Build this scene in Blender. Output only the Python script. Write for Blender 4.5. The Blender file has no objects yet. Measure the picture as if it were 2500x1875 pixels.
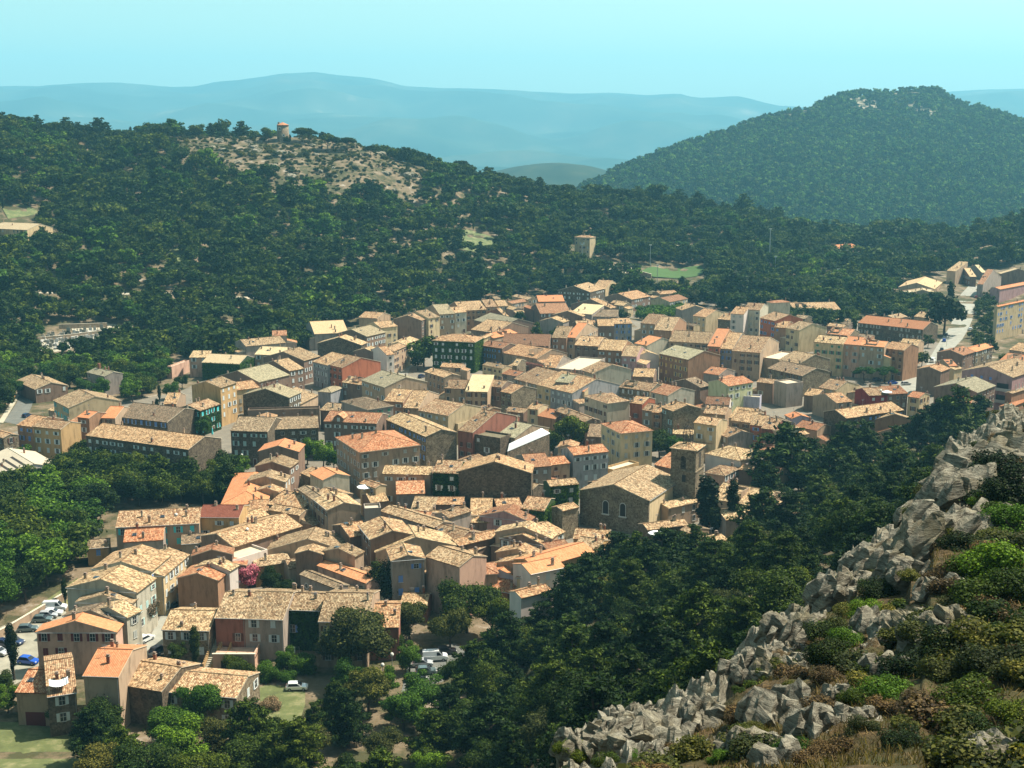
import bpy, math, random
import numpy as np
from mathutils import Vector, Matrix, noise
# ------------------------------------------------------------------ camera, sky, sun, exposure
SC = bpy.context.scene
COL = SC.collection
F = 3018.0                      # focal length in pixels of the 2500 px wide photograph
PITCH = math.radians(11.4)
CP, SP = math.cos(PITCH), math.sin(PITCH)
CAMZ = 100.0
cam_d = bpy.data.cameras.new('camera'); cam_d.sensor_width = 36; cam_d.lens = 36*F/2500
cam_d.clip_start = 0.5; cam_d.clip_end = 60000
cam = bpy.data.objects.new('camera', cam_d); COL.objects.link(cam)
cam.location = (0, 0, CAMZ); cam.rotation_euler = (math.pi/2-PITCH, 0, 0)
SC.camera = cam
SUN_EL = math.radians(57); SUN_H = Vector((0.93, 0.36, 0)).normalized()
SUN_V = Vector((SUN_H.x*math.cos(SUN_EL), SUN_H.y*math.cos(SUN_EL), math.sin(SUN_EL)))
w = bpy.data.worlds.new('World'); SC.world = w; w.use_nodes = True
wn = w.node_tree; bg = wn.nodes['Background']
sky = wn.nodes.new('ShaderNodeTexSky'); sky.sky_type = 'NISHITA'; sky.sun_disc = False
sky.sun_elevation = SUN_EL; sky.sun_rotation = math.atan2(SUN_V.x, SUN_V.y)
sky.altitude = 400; sky.air_density = 1.0; sky.dust_density = 2.0; sky.ozone_density = 1.0
tint = wn.nodes.new('ShaderNodeMix'); tint.data_type = 'RGBA'; tint.blend_type = 'MULTIPLY'
tint.inputs[0].default_value = 1.0
tint.inputs[7].default_value = (1.12, 1.12, 0.77, 1)
wn.links.new(sky.outputs[0], tint.inputs[6]); wn.links.new(tint.outputs[2], bg.inputs[0])
bg.inputs[1].default_value = 0.095
sun_d = bpy.data.lights.new('sun', 'SUN'); sun_d.energy = 5.0; sun_d.angle = math.radians(0.53)
sun_d.color = (1.0, 0.92, 0.81)
sun = bpy.data.objects.new('sun', sun_d); COL.objects.link(sun)
sun.rotation_euler = SUN_V.to_track_quat('Z', 'Y').to_euler(); sun.location = (200, 100, 400)
VS = SC.view_settings
VS.view_transform = 'Standard'; VS.look = 'None'; VS.exposure = 1.2; VS.gamma = 1.0; VS.use_curve_mapping = False
HAZE = 1.08e-4
SC.cycles.max_bounces = 5; SC.cycles.diffuse_bounces = 2; SC.cycles.glossy_bounces = 1
SC.cycles.transmission_bounces = 1; SC.cycles.volume_bounces = 0; SC.cycles.transparent_max_bounces = 4
SC.cycles.caustics_reflective = False; SC.cycles.caustics_refractive = False
rnd = random.Random(7)

def slope_of(v):
    t = (937.5-v)/F
    return (t*CP-SP)/(CP+t*SP)
def s_of(u, v):
    t = (937.5-v)/F
    return (u-1250)/F/(CP+t*SP)
def project(p):
    x, y, z = p[0], p[1], p[2]-CAMZ
    d = y*CP-z*SP
    if d <= 0.1: return None
    return 1250+F*x/d, 937.5-F*(y*SP+z*CP)/d
def on_plane(u, v, z):
    m = slope_of(v); y = (z-CAMZ)/m
    return Vector((s_of(u, v)*y, y, z))
# ------------------------------------------------------------------ terrain height
def lin(xs, ys, x):
    if x <= xs[0]: return ys[0]
    for i in range(1, len(xs)):
        if x <= xs[i]:
            f = (x-xs[i-1])/(xs[i]-xs[i-1]); return ys[i-1]+(ys[i]-ys[i-1])*f
    return ys[-1]
CRU = [-900, 0, 100, 250, 400, 550, 690, 850, 900, 1000, 1100, 1250, 1400, 1600, 1800, 2000, 2200, 2350, 2450, 2500, 2700, 3400]
CRZ = [112, 107, 100, 95, 99, 99, 100, 96, 89, 80, 71, 58, 49, 39, 26, 10, 10, 16, 28, 32, 42, 60]
CRY = [1000, 1000, 1000, 1000, 1000, 1000, 1000, 1000, 1000, 1005, 1010, 1020, 1050, 1080, 1100, 1100, 1100, 1050, 1050, 1050, 1050, 1050]
FTU = [-900, 0, 500, 800, 1250, 1600, 2000, 2500, 3400]
FTY = [540, 560, 600, 660, 770, 790, 800, 840, 860]
RIDGE = [(1400, 1787, 48), (1500, 1772, 51), (1566, 1765, 54), (1617, 1725, 56), (1747, 1674, 60), (1809, 1590, 62), (1849, 1567, 64), (1871, 1527, 65),
         (1928, 1499, 68), (1967, 1505, 70), (2024, 1414, 74), (2097, 1352, 78), (2148, 1318, 82), (2222, 1279, 86),
         (2238, 1211, 88), (2280, 1183, 90), (2294, 1115, 92), (2335, 1081, 95), (2397, 1064, 100), (2412, 1025, 102),
         (2500, 1002, 105), (2900, 960, 112), (3500, 930, 120)]
cols = []
def back_knots(u):
    cy, cz, fy = lin(CRU, CRY, u), lin(CRU, CRZ, u), lin(FTU, FTY, u)
    return [(fy, 0), (fy+(cy-fy)*.45, cz*.42), (fy+(cy-fy)*.8, cz*.84), (cy, cz), (cy+130, cz-30), (1600, -90)]
for u in (-1500, -400, 0, 150, 300, 450, 600, 750, 850, 900, 1000, 1100, 1250):
    cols.append((s_of(u, 500), [(-150, 92), (0, 96), (25, 82), (48, 62), (70, 46), (100, 26), (150, 8), (185, 1), (215, 0)] + back_knots(u)))
cols[-1] = (s_of(1250, 500), [(-150, 92), (0, 96), (25, 84), (45, 66), (70, 48), (100, 33), (150, 15), (200, 4), (245, 0)] + back_knots(1250))
for (u, v, yc) in RIDGE:
    zc = CAMZ+yc*slope_of(v); f = (u-1400)/1100
    cols.append((s_of(u, v), [(-150, 92), (0, 96), (36 if u < 2300 else 33, 79.5+f*2.2), (yc, zc), (yc+5, zc-7), (yc+28, zc-24),
                              (175, 16+f*34), (245, 4+f*24), (268+f*160, 0)] + back_knots(u)))
cols.sort(key=lambda c: c[0])
CS = [c[0] for c in cols]
def tz(x, y):
    yy = max(y, 12.0); s = x/yy
    if s <= CS[0]: kn = cols[0][1]
    elif s >= CS[-1]: kn = cols[-1][1]
    else:
        for i in range(1, len(CS)):
            if s <= CS[i]: break
        f = (s-CS[i-1])/(CS[i]-CS[i-1]); a, b = cols[i-1][1], cols[i][1]
        kn = None
        pa = None
        for j in range(len(a)):
            q = (a[j][0]+(b[j][0]-a[j][0])*f, a[j][1]+(b[j][1]-a[j][1])*f)
            if y <= q[0]:
                if pa is None: return q[1]
                g = (y-pa[0])/(q[0]-pa[0]); return pa[1]+(q[1]-pa[1])*g
            pa = q
        return pa[1]
    pa = None
    for q in kn:
        if y <= q[0]:
            if pa is None: return q[1]
            g = (y-pa[0])/(q[0]-pa[0]); return pa[1]+(q[1]-pa[1])*g
        pa = q
    return pa[1]
def near_s(x, y): return x/max(y, 12.0)
def hill_noise(x, y):
    k = min(1, max(0, (y-560-0.2*abs(x))/150.0))
    if k <= 0: return 0.0
    return k*(6*noise.noise((x*.012, y*.012, 3))+2.2*noise.noise((x*.04, y*.04, 9)))
def ground(x, y):
    if y > 560: return tz(x, y)+hill_noise(x, y)
    return tz(x, y)
def ray_hit(u, v, h=0.0, y0=120.0):
    """the point seen at a pixel that stands h metres above the terrain"""
    m, s = slope_of(v), s_of(u, v)
    y = y0; step = 6.0
    while y < 1500:
        if CAMZ+m*y <= ground(s*y, y)+h:
            lo, hi = y-step, y
            for _ in range(14):
                mid = (lo+hi)/2
                if CAMZ+m*mid <= ground(s*mid, mid)+h: hi = mid
                else: lo = mid
            y = hi; break
        y += step
    return Vector((s*y, y, CAMZ+m*y-h))
# ------------------------------------------------------------------ object helpers
def link(o, parent=None):
    COL.objects.link(o)
    if parent is not None: o.parent = parent
    return o
def tag(o, label=None, cat=None, group=None, kind=None):
    if label: o['label'] = label
    if cat: o['category'] = cat
    if group: o['group'] = group
    if kind: o['kind'] = kind
    return o
def empty(name, loc=(0, 0, 0), rz=0):
    o = bpy.data.objects.new(name, None); o.location = loc; o.rotation_euler = (0, 0, rz); o.empty_display_size = .5
    return link(o)
class MB:
    def __init__(s): s.v = []; s.f = []; s.m = []; s.uv = []
    def face(s, pts, mi=0, uv=None):
        b = len(s.v); s.v += [tuple(p) for p in pts]; s.f.append(tuple(range(b, b+len(pts)))); s.m.append(mi)
        s.uv.append(uv if uv else [(0, 0)]*len(pts)); return s
    def box(s, x0, y0, z0, x1, y1, z1, mi=0):
        p = [(x0, y0, z0), (x1, y0, z0), (x1, y1, z0), (x0, y1, z0), (x0, y0, z1), (x1, y0, z1), (x1, y1, z1), (x0, y1, z1)]
        b = len(s.v); s.v += p
        for q in ((3, 2, 1, 0), (4, 5, 6, 7), (0, 1, 5, 4), (1, 2, 6, 5), (2, 3, 7, 6), (3, 0, 4, 7)):
            s.f.append(tuple(b+i for i in q)); s.m.append(mi); s.uv.append([(0, 0)]*4)
        return s
    def prism(s, poly, z0, z1, mi=0):
        n = len(poly); b = len(s.v)
        s.v += [(x, y, z0) for x, y in poly]+[(x, y, z1) for x, y in poly]
        s.f.append(tuple(b+i for i in reversed(range(n)))); s.f.append(tuple(b+n+i for i in range(n)))
        for i in range(n): s.f.append((b+i, b+(i+1) % n, b+n+(i+1) % n, b+n+i))
        s.m += [mi]*(n+2); s.uv += [[(0, 0)]*n]*2+[[(0, 0)]*4]*n
        return s
    def tube(s, pts, rad, n=8, mi=0, cap=True):
        b = len(s.v)
        for k, p in enumerate(pts):
            p = Vector(p); r = rad[k] if hasattr(rad, '__len__') else rad
            q = Vector(pts[min(k+1, len(pts)-1)])-Vector(pts[max(k-1, 0)]); q.normalize()
            a = q.orthogonal().normalized(); c = q.cross(a)
            for i in range(n):
                t = 2*math.pi*i/n; s.v.append(tuple(p+(a*math.cos(t)+c*math.sin(t))*r))
        for k in range(len(pts)-1):
            for i in range(n):
                j = (i+1) % n; s.f.append((b+k*n+i, b+k*n+j, b+(k+1)*n+j, b+(k+1)*n+i)); s.m.append(mi); s.uv.append([(0, 0)]*4)
        if cap:
            s.f.append(tuple(b+i for i in reversed(range(n)))); s.f.append(tuple(b+(len(pts)-1)*n+i for i in range(n)))
            s.m += [mi]*2; s.uv += [[(0, 0)]*n]*2
        return s
    def mesh(s, name, mats, smooth=False):
        me = bpy.data.meshes.new(name); me.from_pydata(s.v, [], s.f)
        for m in (mats if isinstance(mats, (list, tuple)) else [mats]): me.materials.append(m)
        me.polygons.foreach_set('material_index', s.m)
        l = me.uv_layers.new(name='UVMap'); flat = [c for f in s.uv for p in f for c in p]
        l.data.foreach_set('uv', flat)
        if smooth: me.polygons.foreach_set('use_smooth', [True]*len(s.f))
        me.update(); return me
    def build(s, name, mats, parent=None, smooth=False):
        return link(bpy.data.objects.new(name, s.mesh(name, mats, smooth)), parent)
def grid_mesh(name, P, mats, smooth=True):
    """P: array rows x cols x 3"""
    r, c = P.shape[:2]
    me = bpy.data.meshes.new(name)
    idx = np.arange(r*c).reshape(r, c)
    f = np.stack([idx[:-1, :-1], idx[:-1, 1:], idx[1:, 1:], idx[1:, :-1]], -1).reshape(-1)
    me.vertices.add(r*c); me.vertices.foreach_set('co', P.reshape(-1).astype(np.float32))
    nf = (r-1)*(c-1)
    me.loops.add(nf*4); me.loops.foreach_set('vertex_index', f.astype(np.int32))
    me.polygons.add(nf); me.polygons.foreach_set('loop_start', np.arange(0, nf*4, 4, dtype=np.int32))
    me.polygons.foreach_set('use_smooth', np.full(nf, smooth))
    for m in (mats if isinstance(mats, (list, tuple)) else [mats]): me.materials.append(m)
    me.update(calc_edges=True); me.validate()
    return me
# ------------------------------------------------------------------ materials
def mat(name):
    m = bpy.data.materials.new(name); m.use_nodes = True
    return m, m.node_tree, m.node_tree.nodes['Principled BSDF']
def N(nt, typ, **kw):
    n = nt.nodes.new(typ)
    for k, v in kw.items(): setattr(n, k, v)
    return n
def ramp(nt, fac, stops, interp='LINEAR'):
    r = N(nt, 'ShaderNodeValToRGB'); r.color_ramp.interpolation = interp
    e = r.color_ramp.elements
    while len(e) < len(stops): e.new(0.5)
    for i, (p, c) in enumerate(stops): e[i].position = p; e[i].color = (*c, 1) if len(c) == 3 else c
    nt.links.new(fac, r.inputs[0]); return r.outputs[0]
def mixc(nt, fac, a, b, mode='MIX'):
    m = N(nt, 'ShaderNodeMix', data_type='RGBA', blend_type=mode)
    for i, val in ((0, fac), (6, a), (7, b)):
        if isinstance(val, (int, float)): m.inputs[i].default_value = val
        elif isinstance(val, tuple): m.inputs[i].default_value = (*val[:3], 1)
        else: nt.links.new(val, m.inputs[i])
    return m.outputs[2]
def mathn(nt, op, a, b=None, c=None):
    m = N(nt, 'ShaderNodeMath', operation=op)
    for i, val in enumerate((a, b, c)):
        if val is None: continue
        if isinstance(val, (int, float)): m.inputs[i].default_value = val
        else: nt.links.new(val, m.inputs[i])
    return m.outputs[0]
def noisen(nt, vec, scale, detail=4, rough=.55, dim='3D'):
    n = N(nt, 'ShaderNodeTexNoise'); n.inputs['Scale'].default_value = scale; n.inputs['Detail'].default_value = detail
    n.inputs['Roughness'].default_value = rough
    if vec is not None: nt.links.new(vec, n.inputs['Vector'])
    return n.outputs[0]
def bump(nt, b, h, strength, dist):
    n = N(nt, 'ShaderNodeBump'); n.inputs['Strength'].default_value = strength; n.inputs['Distance'].default_value = dist
    nt.links.new(h, n.inputs['Height']); nt.links.new(n.outputs[0], b.inputs['Normal'])
def wpos(nt): return N(nt, 'ShaderNodeNewGeometry').outputs['Position']
def plain(name, c, rough=.7, metal=0.0, spec=.3):
    m, nt, b = mat(name); b.inputs['Base Color'].default_value = (*c, 1); b.inputs['Roughness'].default_value = rough
    b.inputs['Metallic'].default_value = metal; b.inputs['Specular IOR Level'].default_value = spec
    return m
def plaster(name, c, dirt=.8):
    """lime render with rain streaks, patches and a slightly different tone on each house"""
    m, nt, b = mat(name); P = wpos(nt)
    mp = N(nt, 'ShaderNodeMapping'); mp.inputs['Scale'].default_value = (1, 1, .25); nt.links.new(P, mp.inputs[0])
    n1 = noisen(nt, mp.outputs[0], .9, 5, .65); n2 = noisen(nt, P, .25, 3)
    d = tuple(x*.55 for x in c); l = tuple(min(.9, x*1.14) for x in c)
    a = ramp(nt, n1, [(.34, d), (.5, c), (.72, l)])
    oi = N(nt, 'ShaderNodeObjectInfo').outputs['Random']
    g = ramp(nt, oi, [(0, (.78, .76, .74)), (.5, (1, .98, .95)), (1, (1.0, .93, .84))])
    k = mixc(nt, 1.0, mixc(nt, dirt, c, a), g, 'MULTIPLY')
    k2 = mixc(nt, mathn(nt, 'MULTIPLY', ramp(nt, n2, [(.5, (0, 0, 0)), (.68, (1, 1, 1))]), .35), k, tuple(x*.72 for x in c))
    nt.links.new(k2, b.inputs['Base Color']); b.inputs['Roughness'].default_value = .92; b.inputs['Specular IOR Level'].default_value = .05
    bump(nt, b, noisen(nt, P, 9, 3), .4, .03)
    return m
def rubble(name, cs):
    """rubble stone wall"""
    m, nt, b = mat(name); P = wpos(nt)
    v = N(nt, 'ShaderNodeTexVoronoi'); v.inputs['Scale'].default_value = 2.6; nt.links.new(P, v.inputs['Vector'])
    ve = N(nt, 'ShaderNodeTexVoronoi', feature='DISTANCE_TO_EDGE'); ve.inputs['Scale'].default_value = 2.6; nt.links.new(P, ve.inputs['Vector'])
    sep = N(nt, 'ShaderNodeSeparateColor'); nt.links.new(v.outputs['Color'], sep.inputs[0])
    st = ramp(nt, sep.outputs[0], [(0, cs[0]), (.5, cs[1]), (1, cs[2])])
    mo = ramp(nt, ve.outputs['Distance'], [(0.02, (1, 1, 1)), (.07, (0, 0, 0))])
    k = mixc(nt, mathn(nt, 'MULTIPLY', mo, .6), st, cs[3])
    k = mixc(nt, 1.0, k, ramp(nt, noisen(nt, P, .5, 4), [(.25, (.6, .58, .56)), (.7, (1.1, 1.08, 1.0))]), 'MULTIPLY')
    nt.links.new(k, b.inputs['Base Color']); b.inputs['Roughness'].default_value = .95; b.inputs['Specular IOR Level'].default_value = .1
    bump(nt, b, ve.outputs['Distance'], .8, .1)
    return m
def tiles(name, pal, lichen, seed=0.0, var=1.0):
    """canal tiles laid in columns down the slope; UV is in metres, u along the eave, v up the slope"""
    m, nt, b = mat(name)
    uv = N(nt, 'ShaderNodeUVMap').outputs[0]; sp = N(nt, 'ShaderNodeSeparateXYZ'); nt.links.new(uv, sp.inputs[0])
    cu = mathn(nt, 'DIVIDE', sp.outputs[0], .30); fu = mathn(nt, 'FLOOR', cu)
    row = mathn(nt, 'DIVIDE', sp.outputs[1], .42)
    row = mathn(nt, 'ADD', row, mathn(nt, 'MULTIPLY', fu, .37)); fr = mathn(nt, 'FLOOR', row)
    cb = N(nt, 'ShaderNodeCombineXYZ'); nt.links.new(fu, cb.inputs[0]); nt.links.new(fr, cb.inputs[1])
    oi = N(nt, 'ShaderNodeObjectInfo').outputs['Random']; nt.links.new(mathn(nt, 'MULTIPLY', oi, 91), cb.inputs[2])
    wn_ = N(nt, 'ShaderNodeTexWhiteNoise'); nt.links.new(cb.outputs[0], wn_.inputs['Vector'])
    P = wpos(nt)
    big = noisen(nt, P, .5, 5, .62)
    mid = noisen(nt, P, 2.6, 3, .7)
    f = mathn(nt, 'ADD', mathn(nt, 'MULTIPLY', wn_.outputs['Value'], .50*var), mathn(nt, 'MULTIPLY', big, .38))
    f = mathn(nt, 'ADD', f, mathn(nt, 'MULTIPLY', mathn(nt, 'SUBTRACT', mid, .5), 1.0*var)); f = mathn(nt, 'ADD', f, .10)
    c = ramp(nt, f, [(.18, pal[0]), (.42, pal[1]), (.6, pal[2]), (.86, pal[3])])
    g = ramp(nt, oi, [(0, (.66, .64, .60)), (.3, (.95, .93, .88)), (.6, (1.1, .96, .82)), (.85, (1.12, 1.1, .98)), (1, (1.25, 1.22, 1.1))])
    c = mixc(nt, 1.0, c, g, 'MULTIPLY')
    if lichen > 0:
        ln = noisen(nt, P, 1.1, 6, .7)
        c = mixc(nt, mathn(nt, 'MULTIPLY', ramp(nt, ln, [(.46, (0, 0, 0)), (.62, (1, 1, 1))]), lichen), c, (.10, .085, .055))
    # dark gutter between the tile columns
    wv = mathn(nt, 'FRACT', cu); wv = mathn(nt, 'ABSOLUTE', mathn(nt, 'SUBTRACT', wv, .5))
    c = mixc(nt, mathn(nt, 'MULTIPLY', ramp(nt, wv, [(.26, (0, 0, 0)), (.46, (1, 1, 1))]), .6), c, tuple(x*.25 for x in pal[0]))
    nt.links.new(c, b.inputs['Base Color']); b.inputs['Roughness'].default_value = .9; b.inputs['Specular IOR Level'].default_value = .08
    h = mathn(nt, 'ADD', mathn(nt, 'MULTIPLY', mathn(nt, 'COSINE', mathn(nt, 'MULTIPLY', cu, 2*math.pi)), -.5), mathn(nt, 'MULTIPLY', wn_.outputs['Value'], .5))
    bump(nt, b, h, .6, .06)
    return m
def foliage(name, c1, c2, c3, rough=.6, trans=.25):
    m, nt, b = mat(name)
    ri = N(nt, 'ShaderNodeNewGeometry').outputs['Random Per Island']
    oi = N(nt, 'ShaderNodeObjectInfo').outputs['Random']
    c = ramp(nt, ri, [(0, tuple(q*.8 for q in c1)), (.5, c2), (1, (c3[0]*1.55, c3[1]*1.5, c3[2]*1.15))])
    g = ramp(nt, oi, [(0, (.50, .60, .62)), (.4, (.85, .92, .80)), (.75, (1.3, 1.2, .75)), (1, (2.1, 1.75, .95))])
    if name in ('dry_scrub', 'yellowish_leaves', 'dry_grass'): g = ramp(nt, oi, [(0, (.6, .65, .7)), (1, (1.15, 1.1, 1.0))])
    c = mixc(nt, 1.0, c, g, 'MULTIPLY')
    nt.links.new(c, b.inputs['Base Color']); b.inputs['Roughness'].default_value = rough; b.inputs['Specular IOR Level'].default_value = .06
    if trans > 0:
        tr = N(nt, 'ShaderNodeBsdfTranslucent'); nt.links.new(mixc(nt, 1.0, c, (1.1, 1.3, .5), 'MULTIPLY'), tr.inputs[0])
        mx = N(nt, 'ShaderNodeMixShader'); mx.inputs[0].default_value = trans
        nt.links.new(b.outputs[0], mx.inputs[1]); nt.links.new(tr.outputs[0], mx.inputs[2])
        nt.links.new(mx.outputs[0], nt.nodes['Material Output'].inputs[0])
    return m
WALL = {
 'b': plaster('beige_render', (0.384, 0.286, 0.201)), 'g': plaster('grey_render', (0.303, 0.260, 0.225)), 'd': plaster('brown_render', (0.210, 0.147, 0.112)),
 'o': plaster('ochre_render', (0.439, 0.293, 0.145)), 'y': plaster('pale_yellow_render', (0.531, 0.424, 0.264)), 'p': plaster('pink_render', (0.476, 0.310, 0.232)),
 'w': plaster('white_render', (0.640, 0.570, 0.513), .3), 'W': plaster('pale_green_render', (0.481, 0.449, 0.355)), 'r': plaster('red_render', (.27, .125, .095)),
 'R': plaster('orange_red_render', (.42, .15, .085)), 'n': plaster('brown_orange_render', (0.330, 0.196, 0.121)), 'P': plaster('mauve_render', (0.384, 0.245, 0.240)),
 'M': plaster('maroon_render', (0.225, 0.043, 0.046)), 'B': plaster('blue_grey_render', (0.303, 0.310, 0.320)), 'L': plaster('lavender_render', (0.439, 0.424, 0.496)),
 'l': plaster('pale_lime_render', (0.549, 0.555, 0.336)),
 's': rubble('rubble_stone', ((.11, .085, .06), (.19, .155, .11), (.28, .235, .165), (.24, .20, .145))),
 'S': rubble('dark_rubble_stone', ((.07, .055, .042), (.12, .095, .07), (.18, .145, .105), (.14, .115, .085))),
 'v': plaster('ivy_backing', (.05, .08, .04)),
}
ROOF = {
 't': tiles('old_tan_tiles', ((.10, .064, .038), (.27, .175, .10), (.43, .305, .185), (.575, .46, .30)), .6),
 'm': tiles('mottled_tiles', ((.105, .055, .032), (.26, .145, .082), (.40, .265, .16), (.54, .43, .28)), .6),
 'r': tiles('terracotta_tiles', ((.16, .055, .03), (.30, .125, .065), (.40, .20, .115), (.48, .33, .21)), .45),
 'o': tiles('new_orange_tiles', ((.38, .16, .08), (.46, .21, .11), (.51, .255, .14), (.55, .31, .19)), .08, var=.6),
 'd': tiles('weathered_brown_tiles', ((.08, .055, .04), (.17, .12, .08), (.26, .19, .13), (.38, .30, .21)), .7),
 'G': tiles('lichen_grey_tiles', ((.14, .125, .085), (.25, .23, .16), (.34, .31, .225), (.42, .38, .28)), .5, var=.7),
 'M': tiles('maroon_tiles', ((.17, .06, .04), (.23, .08, .055), (.27, .10, .07), (.30, .13, .09)), .05, var=.5),
 'n': tiles('brown_red_tiles', ((.13, .06, .035), (.21, .105, .065), (.28, .15, .09), (.36, .22, .145)), .4),
 'Y': tiles('pale_yellow_tiles', ((.38, .29, .18), (.45, .36, .235), (.50, .42, .28), (.55, .47, .33)), .1, var=.6),
 'P': plaster('pale_terrace', (.47, .42, .32), .3), 'W': plain('white_sheet', (.66, .70, .69), .5),
}
M_CREAM = plain('cream_trim', (.50, .43, .32)); M_PANE = plain('window_glass', (.02, .025, .03), .15, 0, .6)
M_FRAME = plain('painted_frame', (.46, .45, .40)); M_DARK = plain('dark_opening', (.03, .025, .02), .9)
SHUT = {'w': plain('white_shutter', (.48, .52, .50)), 'b': plain('blue_shutter', (.14, .25, .52)), 'g': plain('green_shutter', (.06, .20, .12)),
        'n': plain('brown_shutter', (.10, .045, .03)), 't': plain('turquoise_shutter', (.08, .50, .52)), 'y': plain('yellow_shutter', (.55, .38, .12)),
        'r': plain('red_shutter', (.45, .10, .06)), 'p': plain('pale_teal_shutter', (.36, .50, .46)), 'x': plain('grey_shutter', (.34, .35, .31)),
        'm': plain('maroon_shutter', (.12, .02, .02))}
M_CHIM = plaster('chimney_render', (.34, .27, .19)); M_CHIM2 = plaster('pale_chimney_render', (.45, .41, .32)); M_CHIM3 = plaster('brick_chimney', (.26, .12, .08)); M_CAP = plain('chimney_cap', (.22, .16, .12))
M_METAL = plain('grey_metal', (.35, .37, .38), .4, .6); M_GUTTER = plain('zinc_gutter', (.30, .31, .30), .5, .4)
M_IVY = foliage('ivy_leaves', (0.0112, 0.0310, 0.0062), (0.0217, 0.0527, 0.0089), (0.0434, 0.0868, 0.0134))
M_PINE = foliage('pine_needles', (0.0074, 0.0161, 0.0036), (0.0161, 0.0322, 0.0062), (0.0310, 0.0527, 0.0107), trans=.15)
M_OAK = foliage('oak_leaves', (0.0124, 0.0223, 0.0045), (0.0236, 0.0409, 0.0080), (0.0434, 0.0651, 0.0143))
M_BRIGHT = foliage('bright_leaves', (0.0186, 0.0434, 0.0062), (0.0372, 0.0806, 0.0116), (0.0620, 0.1178, 0.0179))
M_CYP = foliage('cypress_foliage', (0.0050, 0.0099, 0.0036), (0.0087, 0.0174, 0.0049), (0.0161, 0.0273, 0.0067), trans=.08)
M_OLIVE = foliage('grey_green_leaves', (0.0217, 0.0279, 0.0098), (0.0403, 0.0465, 0.0161), (0.0682, 0.0713, 0.0268))
M_YEL = foliage('yellowish_leaves', (.03, .038, .008), (.06, .068, .014), (.095, .098, .024))
M_DRY = foliage('dry_scrub', (.03, .02, .010), (.07, .045, .02), (.11, .075, .035), trans=.1)
M_PINK = foliage('oleander_flowers', (.24, .04, .09), (.38, .09, .18), (.30, .12, .19), trans=.1)
M_BARK = plain('bark', (.07, .05, .035), .95)
# ------------------------------------------------------------------ ground and hills
def ground_mat():
    m, nt, b = mat('meadow_and_soil'); P = wpos(nt)
    n1 = noisen(nt, P, .06, 5, .6); n2 = noisen(nt, P, .9, 5, .7)
    c = ramp(nt, n1, [(.3, (.035, .045, .014)), (.5, (.08, .085, .03)), (.68, (.17, .145, .07))])
    c2 = ramp(nt, n2, [(.3, (.6, .6, .6)), (.7, (1.25, 1.2, 1.05))])
    c = mixc(nt, 1.0, c, c2, 'MULTIPLY')
    # bare rocky crown round the old mill
    sp = N(nt, 'ShaderNodeSeparateXYZ'); nt.links.new(P, sp.inputs[0])
    dx = mathn(nt, 'DIVIDE', mathn(nt, 'ADD', sp.outputs[0], 158), 92); dy = mathn(nt, 'DIVIDE', mathn(nt, 'SUBTRACT', sp.outputs[1], 940), 85)
    r2 = mathn(nt, 'ADD', mathn(nt, 'MULTIPLY', dx, dx), mathn(nt, 'MULTIPLY', dy, dy))
    n3 = noisen(nt, P, .09, 6, .7)
    rock = ramp(nt, n3, [(.44, (.055, .055, .026)), (.53, (.13, .10, .06)), (.60, (.17, .13, .085)), (.66, (.25, .22, .17))])
    mk = ramp(nt, mathn(nt, 'ADD', r2, mathn(nt, 'MULTIPLY', n1, .5)), [(1.0, (1, 1, 1)), (1.5, (0, 0, 0))])
    c = mixc(nt, mk, c, rock)
    nt.links.new(c, b.inputs['Base Color']); b.inputs['Roughness'].default_value = .95; b.inputs['Specular IOR Level'].default_value = .1
    bump(nt, b, n2, .5, .3)
    return m
M_GROUND = ground_mat()
R_S0, R_S1, R_Y0, R_Y1 = -0.03, 0.80, 24.0, 128.0
def in_ridge(x, y): s = near_s(x, y); return R_S0+.02 < s < R_S1-.03 and R_Y0+2 < y < R_Y1-4
ys = [-150, -80, -40, -15, 0, 12]+list(np.exp(np.linspace(math.log(18), math.log(1600), 210)))
ss = np.linspace(-1.3, 1.3, 300)
P = np.zeros((len(ys), len(ss), 3))
for j, y in enumerate(ys):
    for i, s in enumerate(ss):
        x = s*max(y, 12.0) if y > 12 else s*(12+abs(y-12)*.6)
        z = ground(x, y)-(3.0 if in_ridge(x, y) else 0)
        P[j, i] = (x, y, z)
tag(link(bpy.data.objects.new('ground', grid_mesh('ground', P, M_GROUND))), kind='structure')
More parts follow.
